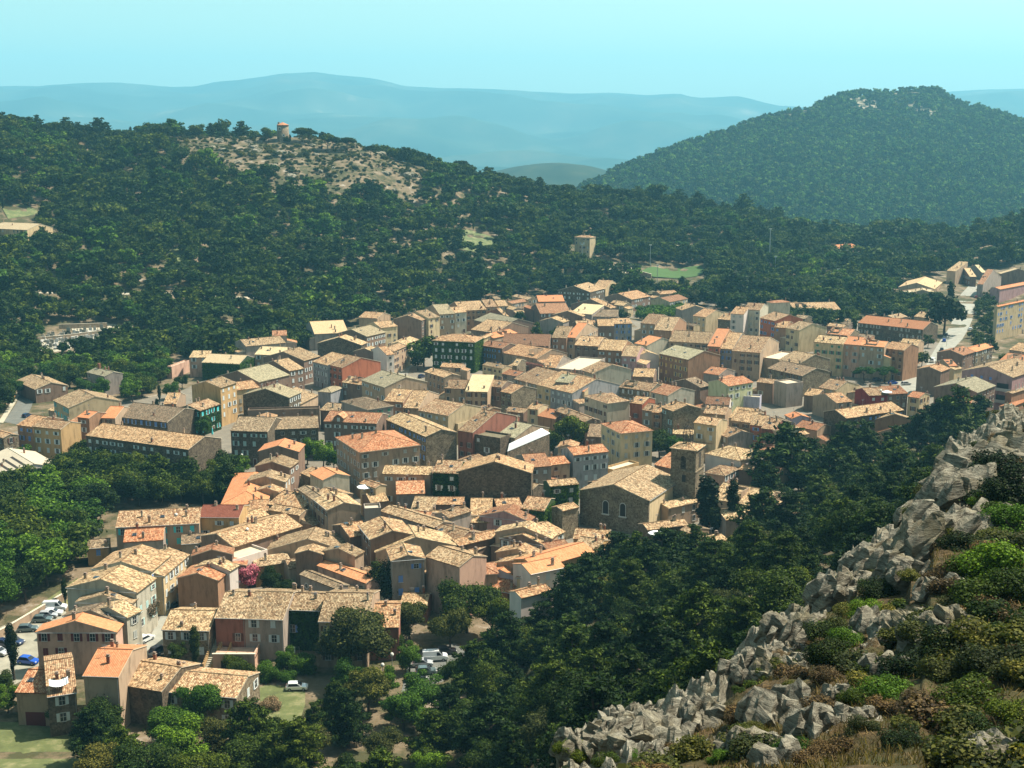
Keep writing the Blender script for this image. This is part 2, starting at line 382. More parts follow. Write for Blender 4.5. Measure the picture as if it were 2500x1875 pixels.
# the wooded hill on the right
HU = [1300, 1454, 1562, 1618, 1703, 1771, 1873, 1975, 2066, 2128, 2213, 2287, 2326, 2411, 2500, 2700, 3000]
HV = [500, 433, 388, 363, 334, 312, 275, 252, 224, 214, 208, 215, 232, 255, 289, 350, 420]
HS = [s_of(u, v) for u, v in zip(HU, HV)]
HY = [1900, 2000, 2100, 2150, 2220, 2280, 2380, 2450, 2550, 2600, 2650, 2650, 2620, 2560, 2500, 2400, 2300]
HZ = [CAMZ+y*slope_of(v+11) for y, v in zip(HY, HV)]
MID = [(1100, 450, -.02, 3900, 0), (1352, 392, 0, 3900, 1), (160, 300, 0, 3600, 1)]
def hill2(x, y):
    s = x/y
    cy, cz = lin(HS, HY, s), lin(HS, HZ, s)
    if s < HS[0]: cz = -100; cy = 1900
    if y < cy:
        f = max(0, (y-1450)/(cy-1450)); z = -75+(cz+75)*(f**1.15)
    else:
        z = cz-(y-cy)*.35
    z = max(z, -102)
    for (u, v, yc, rx, ry) in ((1352, 394, 3750, 330, 380), (165, 303, 3000, 300, 380)):
        sx = s_of(u, v); top = CAMZ+yc*slope_of(v)
        g = math.exp(-((x-sx*yc)/rx)**2-((y-yc)/ry)**2); z = max(z, -102+(top+102)*g)
    return z+7*noise.noise((x*.006, y*.006, 1))+3*noise.noise((x*.02, y*.02, 5))
def hill_mat():
    m, nt, b = mat('wooded_hillside'); P = wpos(nt)
    n1 = noisen(nt, P, .012, 6, .6)
    c = ramp(nt, n1, [(.35, (.015, .025, .01)), (.6, (.03, .04, .016)), (.8, (.06, .06, .03))])
    sp = N(nt, 'ShaderNodeSeparateXYZ'); nt.links.new(P, sp.inputs[0])
    # pale rock below the summit
    up = ramp(nt, mathn(nt, 'DIVIDE', sp.outputs[2], 200), [(.62, (0, 0, 0)), (.74, (1, 1, 1)), (.86, (1, 1, 1)), (.97, (.2, .2, .2))])
    rk = ramp(nt, noisen(nt, P, .03, 6, .7), [(.45, (.06, .06, .035)), (.58, (.30, .26, .19))])
    c = mixc(nt, up, c, rk)
    nt.links.new(c, b.inputs['Base Color']); b.inputs['Roughness'].default_value = .95; b.inputs['Specular IOR Level'].default_value = .05
    return m
M_HILL = hill_mat()
ys2 = np.linspace(1450, 4200, 110); ss2 = np.linspace(-.75, .95, 260)
P = np.zeros((len(ys2), len(ss2), 3))
for j, y in enumerate(ys2):
    for i, s in enumerate(ss2): P[j, i] = (s*y, y, hill2(s*y, y))
tag(link(bpy.data.objects.new('hill', grid_mesh('hill', P, M_HILL))), kind='structure')
# far mountains
MU = [-900, 0, 227, 453, 510, 567, 668, 714, 793, 850, 929, 997, 1133, 1250, 1375, 1465, 1567, 1641, 1692, 1777, 1828, 1873, 2000, 2200, 2326, 2500, 3400]
MV = [216, 214, 214, 216, 214, 201, 191, 181, 179, 190, 199, 216, 218, 224, 228, 227, 233, 231, 244, 249, 261, 267, 262, 232, 223, 221, 214]
MS = [s_of(u, v) for u, v in zip(MU, MV)]
MY = 14000.0
def far_z(x, y):
    s = x/y; top = CAMZ+MY*slope_of(lin(MU, MV, 1250+s*F*CP))
    f = min(1, max(0, (y-7200)/(MY-7200)))
    f = f*f*(3-2*f)
    z = -102+(top+102)*f
    if y > MY: z = top-(y-MY)*.25
    k = math.sin(math.pi*min(1, max(0, (y-5200)/(MY-5200))))
    z += k*(200*noise.noise((x*.0006, y*.0010, 2))+110*noise.noise((x*.0014, y*.0022, 7))+20*noise.noise((x*.004, y*.005, 7)))
    z += 16*noise.noise((x*.002, y*.003, 11))*min(1, f*3)
    return max(z, -108)
def far_mat():
    m, nt, b = mat('far_forest_and_fields'); P = wpos(nt)
    c = ramp(nt, noisen(nt, P, .0012, 8, .62), [(.35, (.014, .03, .014)), (.52, (.035, .055, .03)), (.64, (.07, .08, .045)), (.71, (.19, .17, .12))])
    # the pale town and greenhouses in the plain
    v = N(nt, 'ShaderNodeTexVoronoi'); v.inputs['Scale'].default_value = .02; nt.links.new(P, v.inputs['Vector'])
    sp = N(nt, 'ShaderNodeSeparateXYZ'); nt.links.new(P, sp.inputs[0])
    dx = mathn(nt, 'DIVIDE', mathn(nt, 'SUBTRACT', sp.outputs[0], 750), 420); dy = mathn(nt, 'DIVIDE', mathn(nt, 'SUBTRACT', sp.outputs[1], 5900), 700)
    r2 = mathn(nt, 'ADD', mathn(nt, 'MULTIPLY', dx, dx), mathn(nt, 'MULTIPLY', dy, dy))
    tw = mathn(nt, 'MULTIPLY', ramp(nt, r2, [(.4, (1, 1, 1)), (1.0, (0, 0, 0))]), ramp(nt, v.outputs['Color'], [(.4, (0, 0, 0)), (.55, (1, 1, 1))]))
    c = mixc(nt, tw, c, (.75, .72, .66))
    nt.links.new(c, b.inputs['Base Color']); b.inputs['Roughness'].default_value = .95; b.inputs['Specular IOR Level'].default_value = 0
    return m
ys3 = np.concatenate([np.linspace(4150, 13900, 110), np.linspace(14000, 17000, 12)]); ss3 = np.linspace(-.9, .9, 320)
P = np.zeros((len(ys3), len(ss3), 3))
for j, y in enumerate(ys3):
    for i, s in enumerate(ss3): P[j, i] = (s*y, y, far_z(s*y, y)-(4 if y < 4200 else 0))
tag(link(bpy.data.objects.new('mountains', grid_mesh('mountains', P, far_mat()))), kind='structure')
# ------------------------------------------------------------------ air
hm = bpy.data.materials.new('air'); hm.use_nodes = True; hn = hm.node_tree; hn.nodes.clear()
ho = hn.nodes.new('ShaderNodeOutputMaterial'); hv = hn.nodes.new('ShaderNodeVolumePrincipled')
hv.inputs['Color'].default_value = (.27, .74, 1.0, 1); hv.inputs['Density'].default_value = HAZE; hv.inputs['Anisotropy'].default_value = 0.1
hn.links.new(hv.outputs[0], ho.inputs['Volume'])
hz = MB().box(-17000, -400, -125, 17000, 17500, 1150).build('haze', hm); tag(hz, kind='stuff')
# ------------------------------------------------------------------ rocky ridge in the foreground
def rock_mask(x, y):
    """where bare rock breaks through the scrub"""
    n = noise.noise((x*.055, y*.055, 4.2))+.5*noise.noise((x*.16, y*.16, 1.0))
    s = near_s(x, y); yc = None
    for (u, v, c) in RIDGE:
        if s <= s_of(u, v): yc = c; break
    if yc is None: yc = 105
    d = yc-y
    k = max(0, 1-abs(d-4)/20.0)
    rib = noise.noise(((x*.7+y*.7)*.05, (x-y)*.16, 2.0))
    return n*.75+rib*.8+k*1.15-.34, d
def ridge_pt(x, y):
    z = tz(x, y); m_, d = rock_mask(x, y)
    m = min(1, max(0, m_*2.2))
    q = Vector((x*.30+y*.05, y*.16-x*.06, z*.34))
    r = noise.ridged_multi_fractal(q, 1.0, 2.1, 5, 1.0, 2.0)
    st = noise.noise((x*.9+y*.35, y*.3, z*1.3))
    edge = 1.0 if y < R_Y1-14 else max(0, (R_Y1-2-y)/12)
    cb = noise.cell(Vector((x*.55+y*.3, y*.5-x*.2, 0)))+.5*noise.cell(Vector((x*1.3-y*.4, y*1.1, 3)))
    z += edge*(m*(1.7*(r-1.0)+.55*st+.45*m*(cb-.6))+(1-m)*(.45*noise.noise((x*.3, y*.3, 0))+.16*noise.noise((x*1.1, y*1.1, 3))))
    z += edge*m*.28*noise.noise((x*2.3, y*2.3, 8))
    return z
ysr = np.concatenate([np.linspace(R_Y0, 60, 170), np.linspace(60.2, R_Y1, 190)]); ssr = np.linspace(R_S0, R_S1, 420)
P = np.zeros((len(ysr), len(ssr), 3))
for j, y in enumerate(ysr):
    for i, s in enumerate(ssr):
        x = s*y; P[j, i] = (x, y, ridge_pt(x, y))
def ridge_mat():
    m, nt, b = mat('schist_and_scrub'); P = wpos(nt)
    geo = N(nt, 'ShaderNodeNewGeometry')
    at = N(nt, 'ShaderNodeAttribute'); at.attribute_name = 'rock'
    mp = N(nt, 'ShaderNodeMapping'); mp.inputs['Rotation'].default_value = (.5, .35, .4); mp.inputs['Scale'].default_value = (1, 1, 5); nt.links.new(P, mp.inputs[0])
    st = noisen(nt, mp.outputs[0], .9, 7, .68); n2 = noisen(nt, P, 2.2, 6, .7); n3 = noisen(nt, P, .35, 4, .6)
    rk = ramp(nt, st, [(.28, (.055, .05, .04)), (.42, (.15, .138, .105)), (.58, (.27, .25, .19)), (.78, (.38, .35, .275))])
    rk = mixc(nt, mathn(nt, 'MULTIPLY', ramp(nt, n3, [(.5, (0, 0, 0)), (.65, (1, 1, 1))]), .5), rk, (.14, .115, .06))
    gr = ramp(nt, n2, [(.3, (.02, .017, .008)), (.5, (.07, .048, .022)), (.7, (.155, .10, .045))])
    gr = mixc(nt, ramp(nt, n3, [(.42, (0, 0, 0)), (.6, (1, 1, 1))]), gr, (.045, .045, .017))
    f = ramp(nt, mathn(nt, 'ADD', at.outputs['Fac'], mathn(nt, 'MULTIPLY', mathn(nt, 'SUBTRACT', n2, .5), .9)), [(.42, (0, 0, 0)), (.52, (1, 1, 1))])
    nt.links.new(mixc(nt, f, gr, rk), b.inputs['Base Color']); b.inputs['Roughness'].default_value = .93; b.inputs['Specular IOR Level'].default_value = .12
    bump(nt, b, mathn(nt, 'ADD', st, mathn(nt, 'MULTIPLY', n2, .5)), .9, .35)
    return m
M_RIDGE = ridge_mat()
me = grid_mesh('rocky_ridge', P, M_RIDGE, smooth=False)
a = me.attributes.new('rock', 'FLOAT', 'POINT')
a.data.foreach_set('value', [min(1, max(0, rock_mask(p[0], p[1])[0]*1.6)) for p in P.reshape(-1, 3)])
tag(link(bpy.data.objects.new('rocky_ground', me)), kind='structure')
def ridge_hit(u, v):
    m, s = slope_of(v), s_of(u, v); y = 30.0
    while y < 130:
        if CAMZ+m*y <= ridge_pt(s*y, y): break
        y += .4
    return Vector((s*y, y, CAMZ+m*y))
# ------------------------------------------------------------------ craggy outcrops
def crag_mat():
    m, nt, b = mat('grey_schist'); P = wpos(nt)
    mp = N(nt, 'ShaderNodeMapping'); mp.inputs['Rotation'].default_value = (.9, .5, .3); mp.inputs['Scale'].default_value = (1, 1, 3.2); nt.links.new(P, mp.inputs[0])
    st = noisen(nt, mp.outputs[0], 1.3, 9, .72); n3 = noisen(nt, P, .5, 4, .6)
    rk = ramp(nt, st, [(.28, (.05, .045, .034)), (.42, (.15, .135, .10)), (.56, (.26, .238, .178)), (.76, (.39, .357, .272))])
    rk = mixc(nt, mathn(nt, 'MULTIPLY', ramp(nt, n3, [(.5, (0, 0, 0)), (.64, (1, 1, 1))]), .5), rk, (.20, .165, .085))
    fo = N(nt, 'ShaderNodeMapping'); fo.inputs['Rotation'].default_value = (.9, .5, .3); fo.inputs['Scale'].default_value = (.8, .8, 9); nt.links.new(P, fo.inputs[0])
    fl = noisen(nt, fo.outputs[0], 1.0, 6, .7)
    rk = mixc(nt, mathn(nt, 'MULTIPLY', ramp(nt, fl, [(.36, (1, 1, 1)), (.47, (0, 0, 0))]), .7), rk, (.03, .027, .02))
    nt.links.new(rk, b.inputs['Base Color']); b.inputs['Roughness'].default_value = .93; b.inputs['Specular IOR Level'].default_value = .12
    bump(nt, b, mathn(nt, 'ADD', st, fl), 1.0, .3)
    return m
M_CRAG = crag_mat()
def crag(u, v, w_, h, dpt, seed, label, lean=0.0):
    """a fractured outcrop: slabs split along one tilted foliation, standing side by side and on each other"""
    p = ridge_hit(u, v); r = random.Random(seed*11)
    import bmesh
    bm = bmesh.new(); tilt = Matrix.Rotation(.38+lean, 3, 'Y') @ Matrix.Rotation(-.30, 3, 'X')
    for i in range(int(26+w_*6)):
        f = r.random()**.8
        cx, cy = r.uniform(-.5, .5)*w_*(1-.45*f), r.uniform(-.5, .5)*dpt*(1-.45*f); cz = f*h*.42-h*.2
        sx, sy, sz = w_*r.uniform(.05, .15), dpt*r.uniform(.14, .30), h*r.uniform(.14, .32)
        R3 = tilt @ Matrix.Rotation(r.uniform(-.35, .35), 3, 'Z') @ Matrix.Rotation(r.uniform(-.2, .2), 3, 'X')
        vs = []
        for k in range(15):
            d = Vector((r.gauss(0, 1), r.gauss(0, 1), r.gauss(0, 1))).normalized()
            d = Vector([math.copysign(abs(q)**.7, q) for q in d]); q = R3 @ Vector((d.x*sx, d.y*sy, d.z*sz))
            vs.append(bm.verts.new((cx+q.x, cy+q.y, cz+q.z)))
        res = bmesh.ops.convex_hull(bm, input=vs)
        bad = [g for g in res['geom_interior']+res['geom_unused'] if isinstance(g, bmesh.types.BMVert) and g.is_valid]
        bmesh.ops.delete(bm, geom=list(set(bad)), context='VERTS')
    bmesh.ops.subdivide_edges(bm, edges=bm.edges[:], cuts=3, use_grid_fill=True)
    for q in bm.verts:
        n1 = noise.noise(q.co*1.4+Vector((seed, 0, 0))); n2 = noise.noise(q.co*4.0+Vector((0, seed, 0)))
        q.co += q.co.normalized()*(.14*n1+.07*n2)*min(1.0, w_/4)
    me_ = bpy.data.meshes.new('rock_outcrop'); bm.to_mesh(me_); bm.free(); me_.materials.append(M_CRAG)
    o = link(bpy.data.objects.new('rock_outcrop', me_)); o.location = p+Vector((0, 0, -h*.10)); o.rotation_euler = (0, 0, r.uniform(-.3, .3))
    return tag(o, label, 'rock', 'rock outcrops on the foreground ridge')
CRAGS = [
 (2430, 1150, 9, 6.5, 6, 1, 'high rock face at the top right of the ridge beside the pines', .2),
 (2350, 1220, 6, 6.5, 5, 2, 'tall ribbed rock wall with a dark vertical crack below the top', .25),
 (2290, 1310, 5, 5.5, 4.5, 3, 'grey buttress under the tall ribbed rock wall', .25),
 (2380, 1290, 5, 4.5, 4, 4, 'broad pale crag between the rock wall and the shaded bushes', .1),
 (2160, 1375, 4.5, 4, 4, 5, 'angular rock step where the ridge dips toward the oaks', .2),
 (2060, 1450, 4.2, 3.2, 3.5, 6, 'rounded grey boulder poking out left of the angular step', .1),
 (2230, 1400, 4, 3, 3, 7, 'flat slab of rock behind the bright green bush', 0),
 (1920, 1550, 3.4, 3.4, 2.8, 8, 'upright pale rock fin above the broom bushes', .15),
 (1830, 1625, 2.6, 2.2, 2.2, 9, 'small split rock left of the upright fin', .1),
 (1960, 1640, 1.6, 2.2, 1.6, 10, 'narrow standing stone in dry grass below the fin', 0),
 (1900, 1740, 3.0, 3.0, 2.4, 11, 'fractured rock rib in the middle of the dry slope', .1),
 (1990, 1790, 2.6, 2.6, 2.2, 12, 'rough lichen covered rock right of the fractured rib', 0),
 (1560, 1800, 4.5, 2.0, 3, 13, 'long low rock spur above the green valley trees', .05),
 (1450, 1820, 3.6, 2.2, 2.8, 14, 'lowest rock lobe at the left end of the ridge', .05),
 (1700, 1745, 3.0, 1.8, 2.4, 15, 'weathered rock hump halfway along the lower ridge', .05),
 (2150, 1530, 3.2, 2.4, 2.6, 16, 'pale rock beside the round grey green shrub', .1),
 (2460, 1850, 3.2, 2.0, 2.6, 17, 'smooth grey rock in the bottom right corner', .0),
 (2250, 1520, 3.0, 2.0, 2.4, 18, 'broken rock half hidden in bushes on the right slope', .1),
]
for c in CRAGS: crag(*c)
rc_ = random.Random(9)
for i in range(30):
    u = rc_.uniform(1500, 2500); lo_ = 1002+(2500-u)*.66+90; v = rc_.uniform(lo_, 1880)
    if v > 1875: continue
    k_ = rc_.uniform(1.0, 2.6)*(1.3 if u > 2200 else 1)
    crag(u, v, k_*1.3, k_, k_, 40+i, 'low rock rib breaking through the scrub of the foreground ridge', rc_.uniform(-.1, .2))
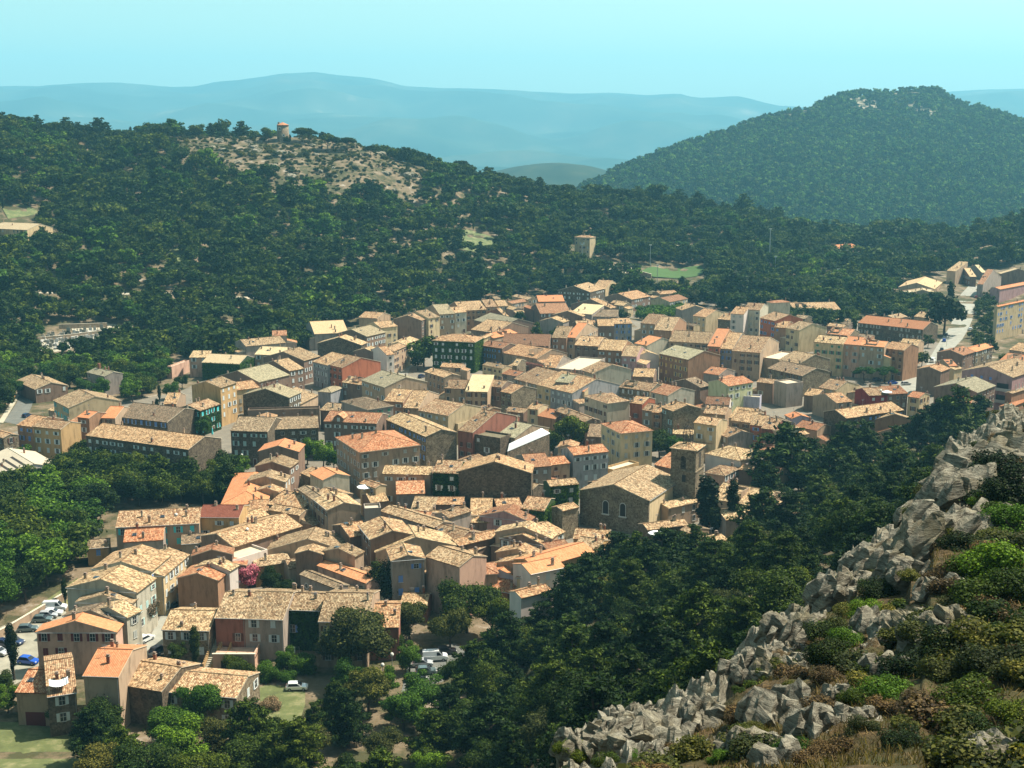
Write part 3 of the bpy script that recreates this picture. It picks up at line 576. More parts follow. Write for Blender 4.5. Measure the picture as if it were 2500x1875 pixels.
# ------------------------------------------------------------------ houses
# u,v of the left, front and right eave corners (or left, right and the height of the visible roof in pixels),
# roof form, wall height, wall, roof, shutters, facades with windows, own label
HT = '''
39,1687 116,1689 53 p 6.3 b r - n|beige garage house with reddish tiled roof and brown door at the lower left corner
116,1699 186,1688 84 p 7.5 S m w f|dark stone cottage with a roof terrace under a white awning
204,1647 289,1650 64 p 10.3 b o w f|cream three storey house with white shutters between stone cottage and ruined barn
291,1668 395,1685 56 p 7 S t - n|dark stone barn with pale tiled roof joined to the cream three storey house
395,1685 577,1701 50 p 5.8 s m w b|old stone barn with patchy broken roof tiles and white gable shutters
89,1542 282,1542 47 g 8.6 p o m f|pink house with smooth orange roof and maroon shutters beside the car park
155,1502 292,1520 30 g 8 b d x r
222,1488 309,1506 28 g 9 W t x r
186,1469 322,1472 32 g 9 W t w r
163,1433 333,1445 60 g 10.5 W t p r
225,1388 368,1394 62 g 10.5 W t b r
213,1338 265,1334 20 p 4.5 o d b f|small ochre garden house among the big trees at the left edge
302,1322 398,1316 29 p 8 g r - n
300,1400 398,1405 66 g 9 y t w r
433,1410 531,1416 44 g 7.7 n r - n|plum brown windowless gable house above the street with parked cars
478,1382 560,1392 26 g 8.5 w t w n
469,1356 566,1352 28 g 9 d r - n
570,1334 736,1283 31 p 8 d m - n|long low house with brown patchy roof climbing to the right
561,1372 653,1343 24 f 7 w P - n|flat white roof terrace dotted with plants behind the pink oleander
651,1342 853,1346 58 g 6.3 b t - n|wide pale roofed house with broad shallow gable above the oleander garden
624,1383 711,1370 13 s 5 o t - n
705,1387 775,1378 20 p 5.5 b m - n
721,1350 787,1352 24 g 9.3 d t - n
788,1350 866,1357 888,1353 g 9.6 b t - n
776,1376 895,1422 930,1398 p 7 p o - n|pinkish house with bright orange sloping roof above the striped tan roofs
733,1399 823,1436 850,1420 p 6.5 g d - n|grey house with a round gable window beside the bright orange roof
820,1445 893,1450 16 p 5 b t - n
525,1506 597,1508 62 p 8.5 r t n f|brick pink house in the row of striped roofs
597,1508 690,1511 65 p 8.5 g t w f|grey rendered house half covered by creeper in the row of striped roofs
692,1486 781,1489 40 p 8.6 v t b f|house front fully hidden by dark ivy with pale blue shutters
778,1515 895,1517 69 p 9.5 b t n f|beige house behind the big grey green tree near the lower car park
897,1530 973,1529 56 p 7 r m - n
978,1474 1042,1476 27 p 4 r t - n|small brick red shed with striped tile roof among the trees
396,1535 510,1538 47 p 6.5 s t w f|stone cottage with pale roof and blue white shutters behind the staircase garden
812,1278 854,1310 905,1288 g 9 d m - n
877,1281 905,1316 1010,1310 p 11 d m n f|tall brown house with narrow dark windows on its left wall
1018,1295 1116,1320 24 p 8 d m - n
930,1246 1062,1287 14 p 9 g t - n
903,1318 918,1347 1112,1336 p 8.3 b t - n
957,1368 1036,1362 40 g 12 g m b f|grey house with blue shutters above the dark conifer
1040,1357 1122,1382 26 p 12 p t - n
1120,1331 1221,1307 14 p 8 d m - n|long dark brown side wall with narrow roof and white gutter
1221,1310 1330,1331 1344,1318 g 9 d t w f
1209,1300 1346,1314 1362,1301 g 10 b t - n
1270,1283 1358,1306 1378,1288 g 9 W t w r
1211,1347 1315,1363 30 g 9 b m - n
1212,1372 1300,1392 32 g 8.5 b t - n
1143,1376 1152,1402 1215,1392 h 8 b r - n
1183,1392 1259,1408 1290,1384 g 7 L o - n|pale lavender house with orange roof above the brick roofed lean-to
1262,1412 1279,1411 1300,1392 g 8 y r g r
1196,1437 1268,1450 30 p 5 r r - f|low house with strongly ribbed red roof under the lavender house
1255,1486 1271,1493 34 s 2.5 r r - n
1272,1458 1345,1440 10 p 9 w m - n|blank pale grey wall with narrow roof edge behind the dark pines
1295,1400 1378,1383 24 p 9 w o - f|white stained side wall under smooth orange roof beside the lavender house
1308,1386 1450,1345 22 p 9 o o - n
1395,1343 1452,1352 34 p 8 o t - n
1345,1352 1400,1342 26 p 8 d r - n
1400,1313 1482,1318 24 p 8 o m - n
1172,1258 1290,1272 36 g 6.5 P r w f|mauve gable house with few windows below the dark stone gable
1147,1274 1200,1274 58 p 5 d t - n
1215,1240 1275,1236 22 p 6 d m - n
1272,1240 1328,1246 30 p 8 v m - n
1118,1150 1297,1154 46 g 12.5 S t - n|very large dark stone gable in front of the red brown roofs
1057,1152 1118,1155 30 p 12 v m w f|house front covered by creeper with white framed windows beside the dark stone gable
1237,1180 1301,1193 12 p 7 S t w f
1290,1140 1346,1136 31 p 12 g n w f
1346,1134 1391,1129 17 p 11 b r n f
1400,1110 1485,1101 18 p 13 B r w f|blue grey house with white shutters left of the church
1468,1035 1516,1057 1593,1053 h 14 y r x b|tall yellowish corner house with red hipped roof behind the church
1497,1148 1560,1130 6 f 6 o P - n
1598,1133 1642,1143 30 p 8 d r - n
1722,1158 1768,1160 1804,1143 h 8 p m w r|pinkish house with wide shuttered side windows right of the bell tower
1804,1145 1836,1149 12 p 8 d t - n
1722,1112 1809,1124 1867,1108 h 10 w t - n|white walled house with broad pale hipped roof right of the bell tower
1845,1165 1882,1172 30 p 7 b r - n
1735,1215 1862,1238 38 p 5 b t - n
1735,1245 1772,1268 38 g 6 g t - n
1632,1240 1706,1223 13 s 6 b t - f|low cream annex with small windows against the church side wall
1581,1292 1680,1280 14 p 5 S t - n
1662,1292 1695,1302 14 p 4.5 b t - n
1670,1307 1720,1326 9 p 5 P t - f
1715,1330 1776,1316 9 p 5 w t - n
631,1101 728,1102 32 g 9 d o - n|rounded bright orange gable roof at the top of the stepped terrace
623,1130 707,1141 729,1121 g 10 d t w r
601,1174 695,1176 708,1160 g 9 b t w r
565,1193 625,1190 20 g 6 d m - n
622,1190 680,1201 693,1186 g 8 b m w r
541,1231 650,1228 38 h 7 o o - n|smooth apricot hipped roof above the yellow house
655,1229 734,1244 32 p 8 b m - n
609,1247 655,1245 26 p 7 b m - n
484,1261 583,1262 29 p 9.5 o M w f|ochre yellow house with smooth maroon roof and white framed windows
588,1275 656,1255 15 p 7 d t - n
283,1286 486,1276 38 p 9 b m t f|long beige house with brown roof and one turquoise shutter left of the yellow house
657,1243 731,1257 13 p 8 b t - n
765,1218 800,1244 880,1236 p 11 b t n f
728,1190 765,1218 800,1202 p 11 b d - f
757,1157 789,1171 853,1166 p 8 W o - n|pale green gable house with clean red orange roof
735,1153 762,1165 14 p 6 s m - n
821,1072 879,1103 1025,1099 h 13.6 b r x b|large beige mansion with reddish hipped roof and grey shutters near the stone house
934,1155 1051,1158 20 p 10 b t w f
879,1176 917,1190 942,1178 p 9 y m - f
905,1226 948,1221 21 p 6 d t - n
968,1205 1037,1203 31 p 8 g r - n
1000,1253 1055,1255 42 p 5 d t - n
1052,1230 1132,1230 17 p 6 d m - n
1048,1264 1095,1264 18 p 6 d t - n
1095,1263 1150,1246 12 p 8 g m - n
968,1262 1045,1268 18 p 7 d r - n
890,1243 930,1241 8 f 11 g P - n
791,1027 919,1033 25 p 12 d r w f|dark plastered house with a dormer and tall white shutters
943,1024 1040,1065 1115,1059 p 11.5 s t b f|long rubble stone house with blue shutters and a blank stone gable
1118,1044 1154,1055 1268,1015 p 12 r m n f|house with dark red side wall next to the white sheet roof
1156,1063 1221,1071 1248,1064 f 11 S G w f
1215,1050 1257,1068 1340,1040 p 10.5 b G - n
1343,1186 1412,1180 14 p 12 v t x f|dark creeper covered house between the brown red roof and the church
1373,1246 1412,1236 10 p 8 s t - n
1455,1185 1500,1178 10 p 9 d m - f
1434,1050 1468,1066 1482,1040 p 8 d d - n
86,950 165,940 32 g 5.5 d t w f|low house with pale roof and one wide white window beside the left road
212,905 255,918 299,903 p 8 g G - f|grey villa with lichen roof and red chimney standing among trees
258,928 300,925 14 p 4 b t - n
131,980 168,995 297,987 p 9 y t t f|large pale yellow house with wide gable in front of the grey villa
118,1000 150,1006 10 p 4 b t - n
189,1014 217,1020 260,1006 p 10 n o w f|brown house with flat bright orange roof and white windows
248,1013 281,1020 325,995 p 9 b o n f
282,1016 408,1030 34 p 8 S d b f
165,1030 192,1037 16 p 6 b r - n
-50,1050 8,1068 43,1050 p 9 s m - b
42,1034 80,1041 152,1020 p 11 n m b f
81,1046 148,1047 197,1038 p 12 o m w f|tall ochre house with rows of shuttered windows by the white van
-45,1122 16,1162 150,1144 p 6.5 w P - n|pale roofed barn with parallel dark roof strips at the left edge
210,1064 460,1096 540,1072 p 12 S t w f|very long dark stone building with two open roof terraces
462,872 506,872 16 s 8.5 p t w f|mauve pink square house with white shutters next to the ivy block
407,894 419,896 462,880 f 5 p P - n
493,883 584,888 622,872 p 7.5 v Y - n|wide ivy covered wall under a pale yellow roof near the cypress
600,845 697,836 16 p 9 g t - n
665,819 700,818 12 p 11 g r - n
622,865 690,867 722,853 p 9 b Y w f|pale yellow roofed house with rooftop terrace wall behind it
643,872 742,880 781,870 g 10 d t w r
632,890 706,905 742,898 g 9 d t w r
531,917 632,932 706,913 g 9.5 d G n r
545,938 577,952 632,939 g 9 y m x r
468,943 538,946 577,936 g 14 o t w r|tall tan side wall with cream facade and four rows of white shutters
430,998 488,1002 537,987 g 9 v m t b|ivy clad house with bright turquoise shutters
398,968 430,985 453,962 p 6 b t - n
360,1020 392,1028 419,1022 p 8 b t - f
593,968 705,970 735,961 g 9 S G w r|dark brick gable with pale grey roof above the long weathered roof
733,986 776,964 20 p 5 b t - n
605,1003 780,998 6 f 8 d d - n
563,1050 653,1053 34 p 11 S d p f|dark stone house with long weathered grey roof above the stepped terrace
653,1048 777,1043 29 p 10 S d - f
768,815 850,811 30 p 8 g Y - n
821,812 895,821 941,809 g 9.5 d G w r
876,774 921,777 14 p 9 b m - n
895,790 930,800 970,791 g 10 y t - r
775,836 882,842 897,834 g 8 S t - n
863,856 917,861 934,855 g 9 d t w r
905,852 944,866 962,857 g 10 w m - r
925,845 962,857 991,842 g 10 b m n r
950,830 991,842 1021,826 g 10 y t x r|cream yellow end house of the curved street terrace
764,885 800,891 895,880 p 10 B m w f|blue grey fronted house joined to the bright red house
800,891 835,897 929,884 p 10 R m n f|bright brick red fronted house with bare beige gable
883,930 939,945 1042,935 p 10 b G w f|large house with pale grey green roof in front of the bright red house
835,928 883,939 925,925 p 8 d m - f
776,949 807,957 838,943 h 6 B G - n
834,981 897,999 960,996 h 11 g d g r
782,1000 836,1005 18 p 7 d t - n
937,969 984,981 1029,955 p 10 n m w f
984,988 1022,996 1071,961 p 9 b t n f
1022,988 1094,1014 1174,984 p 10.5 y m w f
1094,1025 1118,1036 1165,1020 f 7 y P - n
1165,996 1188,1003 1222,996 p 9 n m n f
1037,903 1085,921 1123,906 p 9 b m - f
1085,936 1136,949 1160,930 p 8 b m - f
1136,943 1190,956 1206,935 s 9 b Y n f|beige house with flat apricot roof in the row below the ivy mansion
1193,938 1224,945 1252,932 p 9 d m n f
1223,955 1248,960 1309,948 p 11 s m n f|house with tall blank rubble stone gable and narrow pale front
1056,834 1158,835 1180,825 h 13.5 v m w f|large dark ivy mansion with four columns of white shutters
1174,837 1226,850 1264,837 p 10 d r b f
1230,860 1311,875 1385,860 p 8 b m - n
1225,842 1340,844 28 p 8 d n - n
1205,825 1262,812 9 p 8 b o - n
1178,888 1226,899 1250,890 p 10 y t n f
1250,888 1262,892 1284,880 p 9 s t - n
1226,908 1262,918 1296,908 p 8 g n - f
1282,885 1325,895 1332,890 f 6 r P - n
1255,924 1311,938 30 p 9 b m x f
1311,938 1344,946 34 p 10 y m x f
1344,947 1397,959 34 p 10 B m w f
1356,930 1389,934 1423,921 p 12 g G - f
1398,948 1427,955 1480,936 p 10 y o g f|yellow house with dark green shutters and ribbed orange roof
1427,968 1483,984 1537,981 h 11 W m n f|white corner house with hipped roof and tall dark shutters
1538,979 1568,986 1600,973 p 12 R m n f|orange red house beside the white corner house
1568,996 1592,1003 1622,990 p 11 b m w f
1592,1003 1616,1008 1640,994 p 11 n m n f
1616,996 1644,1003 1711,1000 p 13 s t p f|house with pale teal shutters and wide dark rubble gable
1695,1019 1749,1038 1776,1021 p 12 y m w f|pale yellow hotel with faded lettering and white shutters
1718,1000 1770,1012 1787,995 p 9.5 b m - n
1722,985 1780,988 18 p 7 w n - n
1590,958 1631,965 1696,954 p 9 W r - f
1512,939 1586,954 1622,938 p 9 s m w f
1637,930 1710,945 1734,936 g 9 d d - n|dark gable with mossy brown green roof right of the white gable
1545,918 1595,920 20 p 7 d t - n
1418,907 1447,911 1541,905 p 11 W m - n|pale green grey house with very wide bare gable
1355,893 1420,905 1477,875 f 11 g P - n|grey block with a large flat cream roof terrace
1325,893 1357,897 1392,875 p 10 g m - n
1403,835 1460,845 1488,828 p 12.5 d m n f
1460,845 1518,856 1545,838 p 12 n t w f
1518,864 1554,870 1576,852 p 12 P t w f
1554,869 1608,866 28 g 11 w t - n|bare whitish gable wall left of the house with amber shutters
1610,862 1680,877 1758,866 p 12 n G y f|brown house with amber yellow shutters and wide bare gable
1550,836 1580,843 1650,833 p 10 W o - n|clean white gable with pale orange roof behind the amber shuttered house
1383,819 1405,824 1460,801 p 10 b o - b
1347,817 1383,825 1408,806 p 10 n t w f
1460,795 1499,795 16 p 9 d t w f
1499,790 1543,789 13 p 9 B m b f|blue fronted house with vivid blue shutters near the far side
1411,798 1458,797 15 p 8 d m - n
1393,763 1445,767 22 s 8 g Y - n|bright pale yellow roof in the upper part of the village
1319,765 1393,763 24 p 8 d n w f|wide brown roofed hall left of the bright yellow roof
1349,768 1422,772 13 g 9 d t - n
1317,783 1375,787 14 g 9 g t - n
1394,742 1490,752 20 g 7 d m - n
1438,772 1509,773 17 p 7 g d - n
1362,708 1441,713 1475,704 g 10 S t w b|large dark house with pale roof and chimneys at the far edge of the village
1445,700 1478,706 1512,694 p 9 y t w f
1476,728 1542,731 1588,725 g 7 d m w r|dark gabled villa with brown roof behind the far trees
1589,732 1635,737 1679,728 g 6 y n w r|cream gabled villa with brown roof next to the bare grey tree
1612,718 1655,715 7 p 5 b m - n
1564,786 1599,791 1640,777 p 10 b m w f
1597,799 1640,807 1676,786 p 9 n t n f
1633,818 1728,838 1752,818 p 11 b t n f
1728,840 1757,846 1800,818 p 12 n o r f
1757,846 1788,852 1832,826 p 11 g t b f
1788,850 1856,861 1902,835 p 12 b m n f|long beige house with two rows of tall dark shutters
1857,873 1901,878 1952,862 f 9 b P - n
1900,878 1950,888 2027,876 p 10 s t - n
1874,904 1959,917 2027,913 p 8.5 s d n f|rubble stone gable house with weathered roof below the roof terrace
1848,929 1887,936 1903,928 p 8 d m - f
1890,934 1921,938 1961,937 f 9 g P - n|plain pale grey block with flat top beside the lime green house
1778,942 1838,932 15 p 11 l r w f|pale lime green house with white shutters
1733,936 1776,946 6 f 8.5 y P - n
1718,910 1755,915 1794,905 p 7 g r - n
1797,967 1855,971 6 f 6 L P - n
1963,963 1995,967 16 p 6 d t - n
1999,947 2040,952 2096,939 p 8 y m - f
2069,958 2115,951 10 p 6 b t - n
2042,983 2080,979 22 p 7 b m - f
2122,965 2167,963 18 p 10 M m w b|maroon red walled house with white windows
2167,962 2216,959 19 p 10 d r - f
2066,1020 2098,1016 20 p 12 S m - f
2098,1015 2205,1000 20 p 11 S m b f
2134,1024 2234,1025 20 g 9 n t - n|brown gable with white parasol on its roof terrace
2139,1056 2216,1056 17 g 5 b o - n|small shed with clean orange gable roof behind the tall pines
2216,973 2245,971 2270,964 p 9 y r n b
2239,901 2297,907 2319,899 g 10 d m - n|tall windowless dark mauve gable at the street corner
2287,880 2318,893 2338,886 g 9 b o - n
2330,902 2349,898 6 p 8 y t - n
2288,859 2351,867 2382,857 g 8 d n n r
2345,845 2382,858 2424,844 g 8 s o - r
2095,792 2253,804 2290,798 p 8 S o x f|long stone barn with bright orange roof beside the uphill road
1988,830 2058,840 2080,828 p 14 y t g f|cream tall house with dark green shutters at the left end of the tall row
2058,840 2098,842 2120,830 p 14 p o x f
2098,842 2159,847 2175,838 p 14 b o w f
2159,852 2207,855 2243,847 p 13 n m n f
2196,838 2239,845 2256,834 p 9 b t - n
2020,814 2074,819 15 p 10 s r - n
1891,795 1919,800 1940,790 p 10 n m b f
1919,801 1951,806 2017,799 p 11 y t n f
1856,779 1892,783 1960,781 p 12.5 R m b f|red brown house with blue shutters joined to the tall white house
1816,751 1855,757 1876,747 p 15.5 W m x f|tallest white house with grey shutters at the back of the village
1784,763 1816,767 1842,757 p 14 w m x f
1872,736 1885,739 1929,737 h 17 W r - n|white tower house with rounded red hipped roof
1941,757 2052,755 18 p 5 b m - n
1665,757 1730,755 16 g 9 g t - n
1692,770 1723,774 1775,765 p 10 y m - f
1753,778 1783,781 14 p 9 s m - n
961,778 1029,782 1046,776 g 11 d m - r
985,766 1046,777 1073,767 g 11.5 y t n r
1040,752 1073,767 1110,760 g 11.5 b G w r
1085,755 1111,763 1139,760 g 11 W m w r
1095,744 1125,758 1187,749 g 11 n t n r
1165,738 1187,749 1213,743 g 10 b m - r
1199,738 1217,747 1241,741 g 9 y t - r
1228,734 1250,741 1288,733 g 9 b n - r
1250,723 1288,731 1311,731 p 9 b t - r
1315,736 1378,735 15 p 6 d o - n
1279,747 1302,756 1321,749 p 7 d r - n|small clean red roof in the far left corner of the village
1230,749 1252,756 1277,750 p 7 g t - n
1190,761 1235,774 1244,768 g 8 d m - n
1158,781 1225,796 1304,789 p 7 d G - n
1150,800 1210,812 1290,795 p 8 d t - n
1165,820 1180,826 1206,815 g 9 y t - n
2312,656 2333,662 2362,655 s 9 b t - n|angular modern building with high blank corner wall by the top of the road
2337,663 2368,675 2384,669 g 6.5 d Y x f
2362,655 2397,665 2407,662 g 5 g Y - n
2194,698 2281,705 2300,690 g 5 b Y - n
2221,715 2284,717 14 g 6 b Y - n|low cream shed roof in front of the modern building
2184,712 2219,716 9 f 6 b P - n
2386,690 2400,694 2445,676 p 8 g n - n
2444,668 2525,668 14 g 8 d Y - n
2418,699 2441,706 2540,683 g 9 P o - n|lavender building with smooth orange roof uphill of the apartment block
2428,746 2436,748 2560,716 g 17 y o b r|big cream apartment block with smooth orange roof and blue shutters at the right edge
2349,901 2472,921 2540,898 g 13 P t b f|large mauve house with white railed balconies at the right edge
2438,871 2500,891 2545,875 p 10 b o - n
2465,850 2500,858 2545,848 p 8 b t - n
2281,950 2386,958 2430,943 g 11 d G n r|gabled house with grey green roof just above the tall dark pine
2321,975 2369,986 2384,972 p 9 b r - n
2440,990 2463,995 2545,962 g 4 n o - n
2455,955 2470,960 2535,940 g 8 n t - n
2185,778 2215,772 8 p 4 b t - n
2232,772 2268,776 12 p 4 b t - n
1917,1010 1934,1021 1977,1015 p 8 L o w f|pale house with mottled bright orange roof near the red dormer
1885,1016 1915,1031 1932,1022 p 9.5 r d - n|small red walled dormer house with dark tiled roof
1780,1013 1832,1025 1870,1003 p 10 b t - n
1785,1017 1832,1031 1870,1010 p 11 b t n f
1832,1031 1860,1039 1895,1020 p 11 R t b f
1860,1039 1890,1048 1925,1028 p 11 r m n f
1888,1050 1944,1064 1974,1056 g 12 b m - n|large bare beige wall with red roof slope above the dark pine
1942,1040 1995,1050 15 p 8 b n - n
1845,1136 1935,1126 18 p 7 b m - n
1745,1061 1777,1067 1843,1064 p 8 g m - f
1867,1120 1920,1111 22 p 8 w n - n
1288,992 1313,999 1338,988 p 9 y m - f
1313,1014 1355,1022 18 p 7 n o - n
1354,999 1429,1029 1464,1013 p 9 d m n f
1643,1058 1697,1060 11 p 7 b t - n
-25,557 66,561 15 p 5 y Y - f|yellow villa half hidden in the hillside forest at the left edge
1403,578 1440,580 5 h 13 y m - f|square cream tower like house in front of the forest hill
1612,600 1665,605 1704,596 f 5 w P - f|long white flat roofed modern building above the football pitch
2046,606 2095,603 8 p 4 p o - n
2330,619 2392,618 6 p 3.5 b t - n
2395,606 2442,607 8 g 4 b t - n
'''
WW = {'b': 'beige', 'g': 'grey', 'd': 'dark brown', 'o': 'ochre', 'y': 'pale yellow', 'p': 'pink', 'w': 'white', 'W': 'pale green', 'r': 'brick red',
      'R': 'orange red', 'n': 'brown', 'P': 'mauve', 'M': 'maroon', 'B': 'blue grey', 'L': 'lavender', 'l': 'lime', 's': 'rubble stone', 'S': 'dark stone', 'v': 'ivy clad'}
RW = {'t': 'tan', 'm': 'mottled', 'r': 'reddish', 'o': 'orange', 'd': 'weathered brown', 'G': 'grey green', 'M': 'maroon', 'n': 'dark brown', 'Y': 'pale yellow', 'P': 'flat cream', 'W': 'white'}
LANDM = [((1680, 1090), 'bell tower'), ((1540, 1160), 'church nave'), ((1108, 870), 'ivy mansion'), ((2015, 870), 'green shuttered tall house'), ((1290, 1075), 'white sheet roof'),
         ((925, 1110), 'beige mansion'), ((520, 960), 'tall tan wall'), ((185, 1560), 'pink orange roofed house'), ((740, 1530), 'ivy house front'), ((370, 1100), 'long stone terrace building'),
         ((530, 1270), 'maroon roofed house'), ((820, 920), 'bright red house'), ((1730, 1050), 'yellow hotel'), ((1720, 890), 'amber shuttered house'), ((2150, 990), 'maroon house'),
         ((2470, 830), 'apartment block'), ((1840, 780), 'tallest white house'), ((1415, 750), 'bright yellow roof'), ((1220, 1410), 'lavender house'), ((210, 985), 'yellow gabled house'), ((2180, 800), 'orange roofed barn'), ((2330, 690), 'modern corner building'), ((1240, 1180), 'dark stone gable')]
PR = .30
def solve_D(A, B, n, zE, typ, dv, L):
    M = (A+B)/2; v0 = project(M)[1]
    def top(D):
        if typ == 'p': q = M+n*(D/2); q.z += PR*D/2
        elif typ == 'h': q = M+n*(min(D, L)/2); q.z += PR*min(D, L)/2
        elif typ == 's': q = M+n*D; q.z += .2*D
        elif typ == 'g': q = M+n*D; q.z += PR*L/2
        else: q = M+n*D
        return v0-project(q)[1]
    lo, hi = 3.0, 34.0
    if top(lo) >= dv: return 4.0
    for _ in range(30):
        mid = (lo+hi)/2
        if top(mid) < dv: lo = mid
        else: hi = mid
    return min(lo, 30.0)
WINC = {}
def window_mesh(w_, h_, sh, near):
    k = (w_, h_, sh, near)
    if k in WINC: return WINC[k]
    m = MB(); f = .07
    m.box(-w_/2, -.03, 0, w_/2, .0, h_, 1)
    m.box(-w_/2-f, -.09, -.05, -w_/2, .0, h_+f, 0); m.box(w_/2, -.09, -.05, w_/2+f, .0, h_+f, 0)
    m.box(-w_/2, -.09, h_, w_/2, .0, h_+f, 0); m.box(-w_/2-.12, -.14, -.12, w_/2+.12, .0, -.05, 0)
    m.box(-.03, -.07, 0, .03, -.031, h_, 0)
    if near: m.box(-w_/2, -.068, h_*.5, -.031, -.032, h_*.5+.05, 0); m.box(.031, -.068, h_*.5, w_/2, -.032, h_*.5+.05, 0)
    if sh != '-' and not near:
        for sx in (-1, 1):
            x0 = sx*(w_/2+f+.02); m.box(min(x0, x0+sx*w_*.52), -.12, -.04, max(x0, x0+sx*w_*.52), -.05, h_+.04, 2)
    WINC[k] = m.mesh('window', [M_FRAME, M_PANE, SHUT.get(sh, M_FRAME)]); return WINC[k]
def shutter_mesh(w_, h_, sh, sx):
    k = ('s', w_, h_, sh, sx)
    if k not in WINC:
        m = MB(); x0 = sx*(w_/2+.09); x1 = x0+sx*w_*.52
        m.box(min(x0, x1), -.10, -.04, max(x0, x1), -.05, h_+.04)
        for q in range(7):
            z = .06+q*(h_-.1)/7; m.box(min(x0, x1)+.05, -.12, z, max(x0, x1)-.05, -.10, z+(h_-.1)/7*.55)
        WINC[k] = m.mesh('shutter', SHUT[sh])
    return WINC[k]
def closed_mesh(w_, h_, sh):
    k = ('c', w_, h_, sh)
    if k not in WINC:
        m = MB(); m.box(-w_/2, -.07, 0, -.02, -.01, h_, 0); m.box(.02, -.07, 0, w_/2, -.01, h_, 0); m.box(-w_/2-.1, -.12, -.1, w_/2+.1, .0, -.02, 1)
        WINC[k] = m.mesh('window', [SHUT[sh] if sh in SHUT else M_FRAME, M_FRAME])
    return WINC[k]
def place_mesh(name, me_, parent, loc, rz):
    o = bpy.data.objects.new(name, me_); o.location = loc; o.rotation_euler = (0, 0, rz); return link(o, parent)
def leaf_cards(n, fn, size, rng):
    """n quads; fn(rng) -> (centre, outward normal)"""
    V = np.zeros((n*4, 3), np.float32)
    for i in range(n):
        c, nn = fn(rng)
        nn = (Vector(nn)+Vector((rng.uniform(-.7, .7), rng.uniform(-.7, .7), rng.uniform(-.7, .7)))).normalized()
        a_ = nn.orthogonal().normalized(); b_ = nn.cross(a_); t = rng.uniform(0, 6.28); ca, sa = math.cos(t), math.sin(t)
        a_, b_ = a_*ca+b_*sa, b_*ca-a_*sa; s_ = size*rng.uniform(.6, 1.35)
        c = Vector(c)
        V[i*4] = c-a_*s_*.5-b_*s_*.5; V[i*4+1] = c+a_*s_*.5-b_*s_*.5; V[i*4+2] = c+a_*s_*.5+b_*s_*.5; V[i*4+3] = c-a_*s_*.5+b_*s_*.5
    return V
def quads_mesh(name, V, mats, mi=None):
    n = len(V)//4; me_ = bpy.data.meshes.new(name)
    me_.vertices.add(n*4); me_.vertices.foreach_set('co', V.reshape(-1))
    me_.loops.add(n*4); me_.loops.foreach_set('vertex_index', np.arange(n*4, dtype=np.int32))
    me_.polygons.add(n); me_.polygons.foreach_set('loop_start', np.arange(0, n*4, 4, dtype=np.int32))
    for m in (mats if isinstance(mats, (list, tuple)) else [mats]): me_.materials.append(m)
    if mi is not None: me_.polygons.foreach_set('material_index', mi)
    me_.update(calc_edges=True); return me_
FOOT = []; HOUSES = []; WINP = []
def chimney(parent, x, y, z, rng, big=1.0, tall=None):
    m = MB(); w1, d1 = rng.uniform(.38, .62)*big, rng.uniform(.34, .5)*big; h = tall or rng.uniform(.5, 1.35)*big
    m.box(x-w1/2, y-d1/2, z-1.2, x+w1/2, y+d1/2, z+h, 0); m.box(x-w1/2-.08, y-d1/2-.08, z+h, x+w1/2+.08, y+d1/2+.08, z+h+.12, 1)
    m.box(x-w1/2+.05, y-d1/2+.05, z+h+.12, x-w1/2+.2, y+d1/2-.05, z+h+.36, 1); m.box(x+w1/2-.2, y-d1/2+.05, z+h+.12, x+w1/2-.05, y+d1/2-.05, z+h+.36, 1)
    m.box(x-w1/2, y-d1/2, z+h+.36, x+w1/2, y+d1/2, z+h+.44, 1)
    m.build('chimney', [rng.choice([M_CHIM, M_CHIM, M_CHIM2, M_CHIM3]), M_CAP], parent)
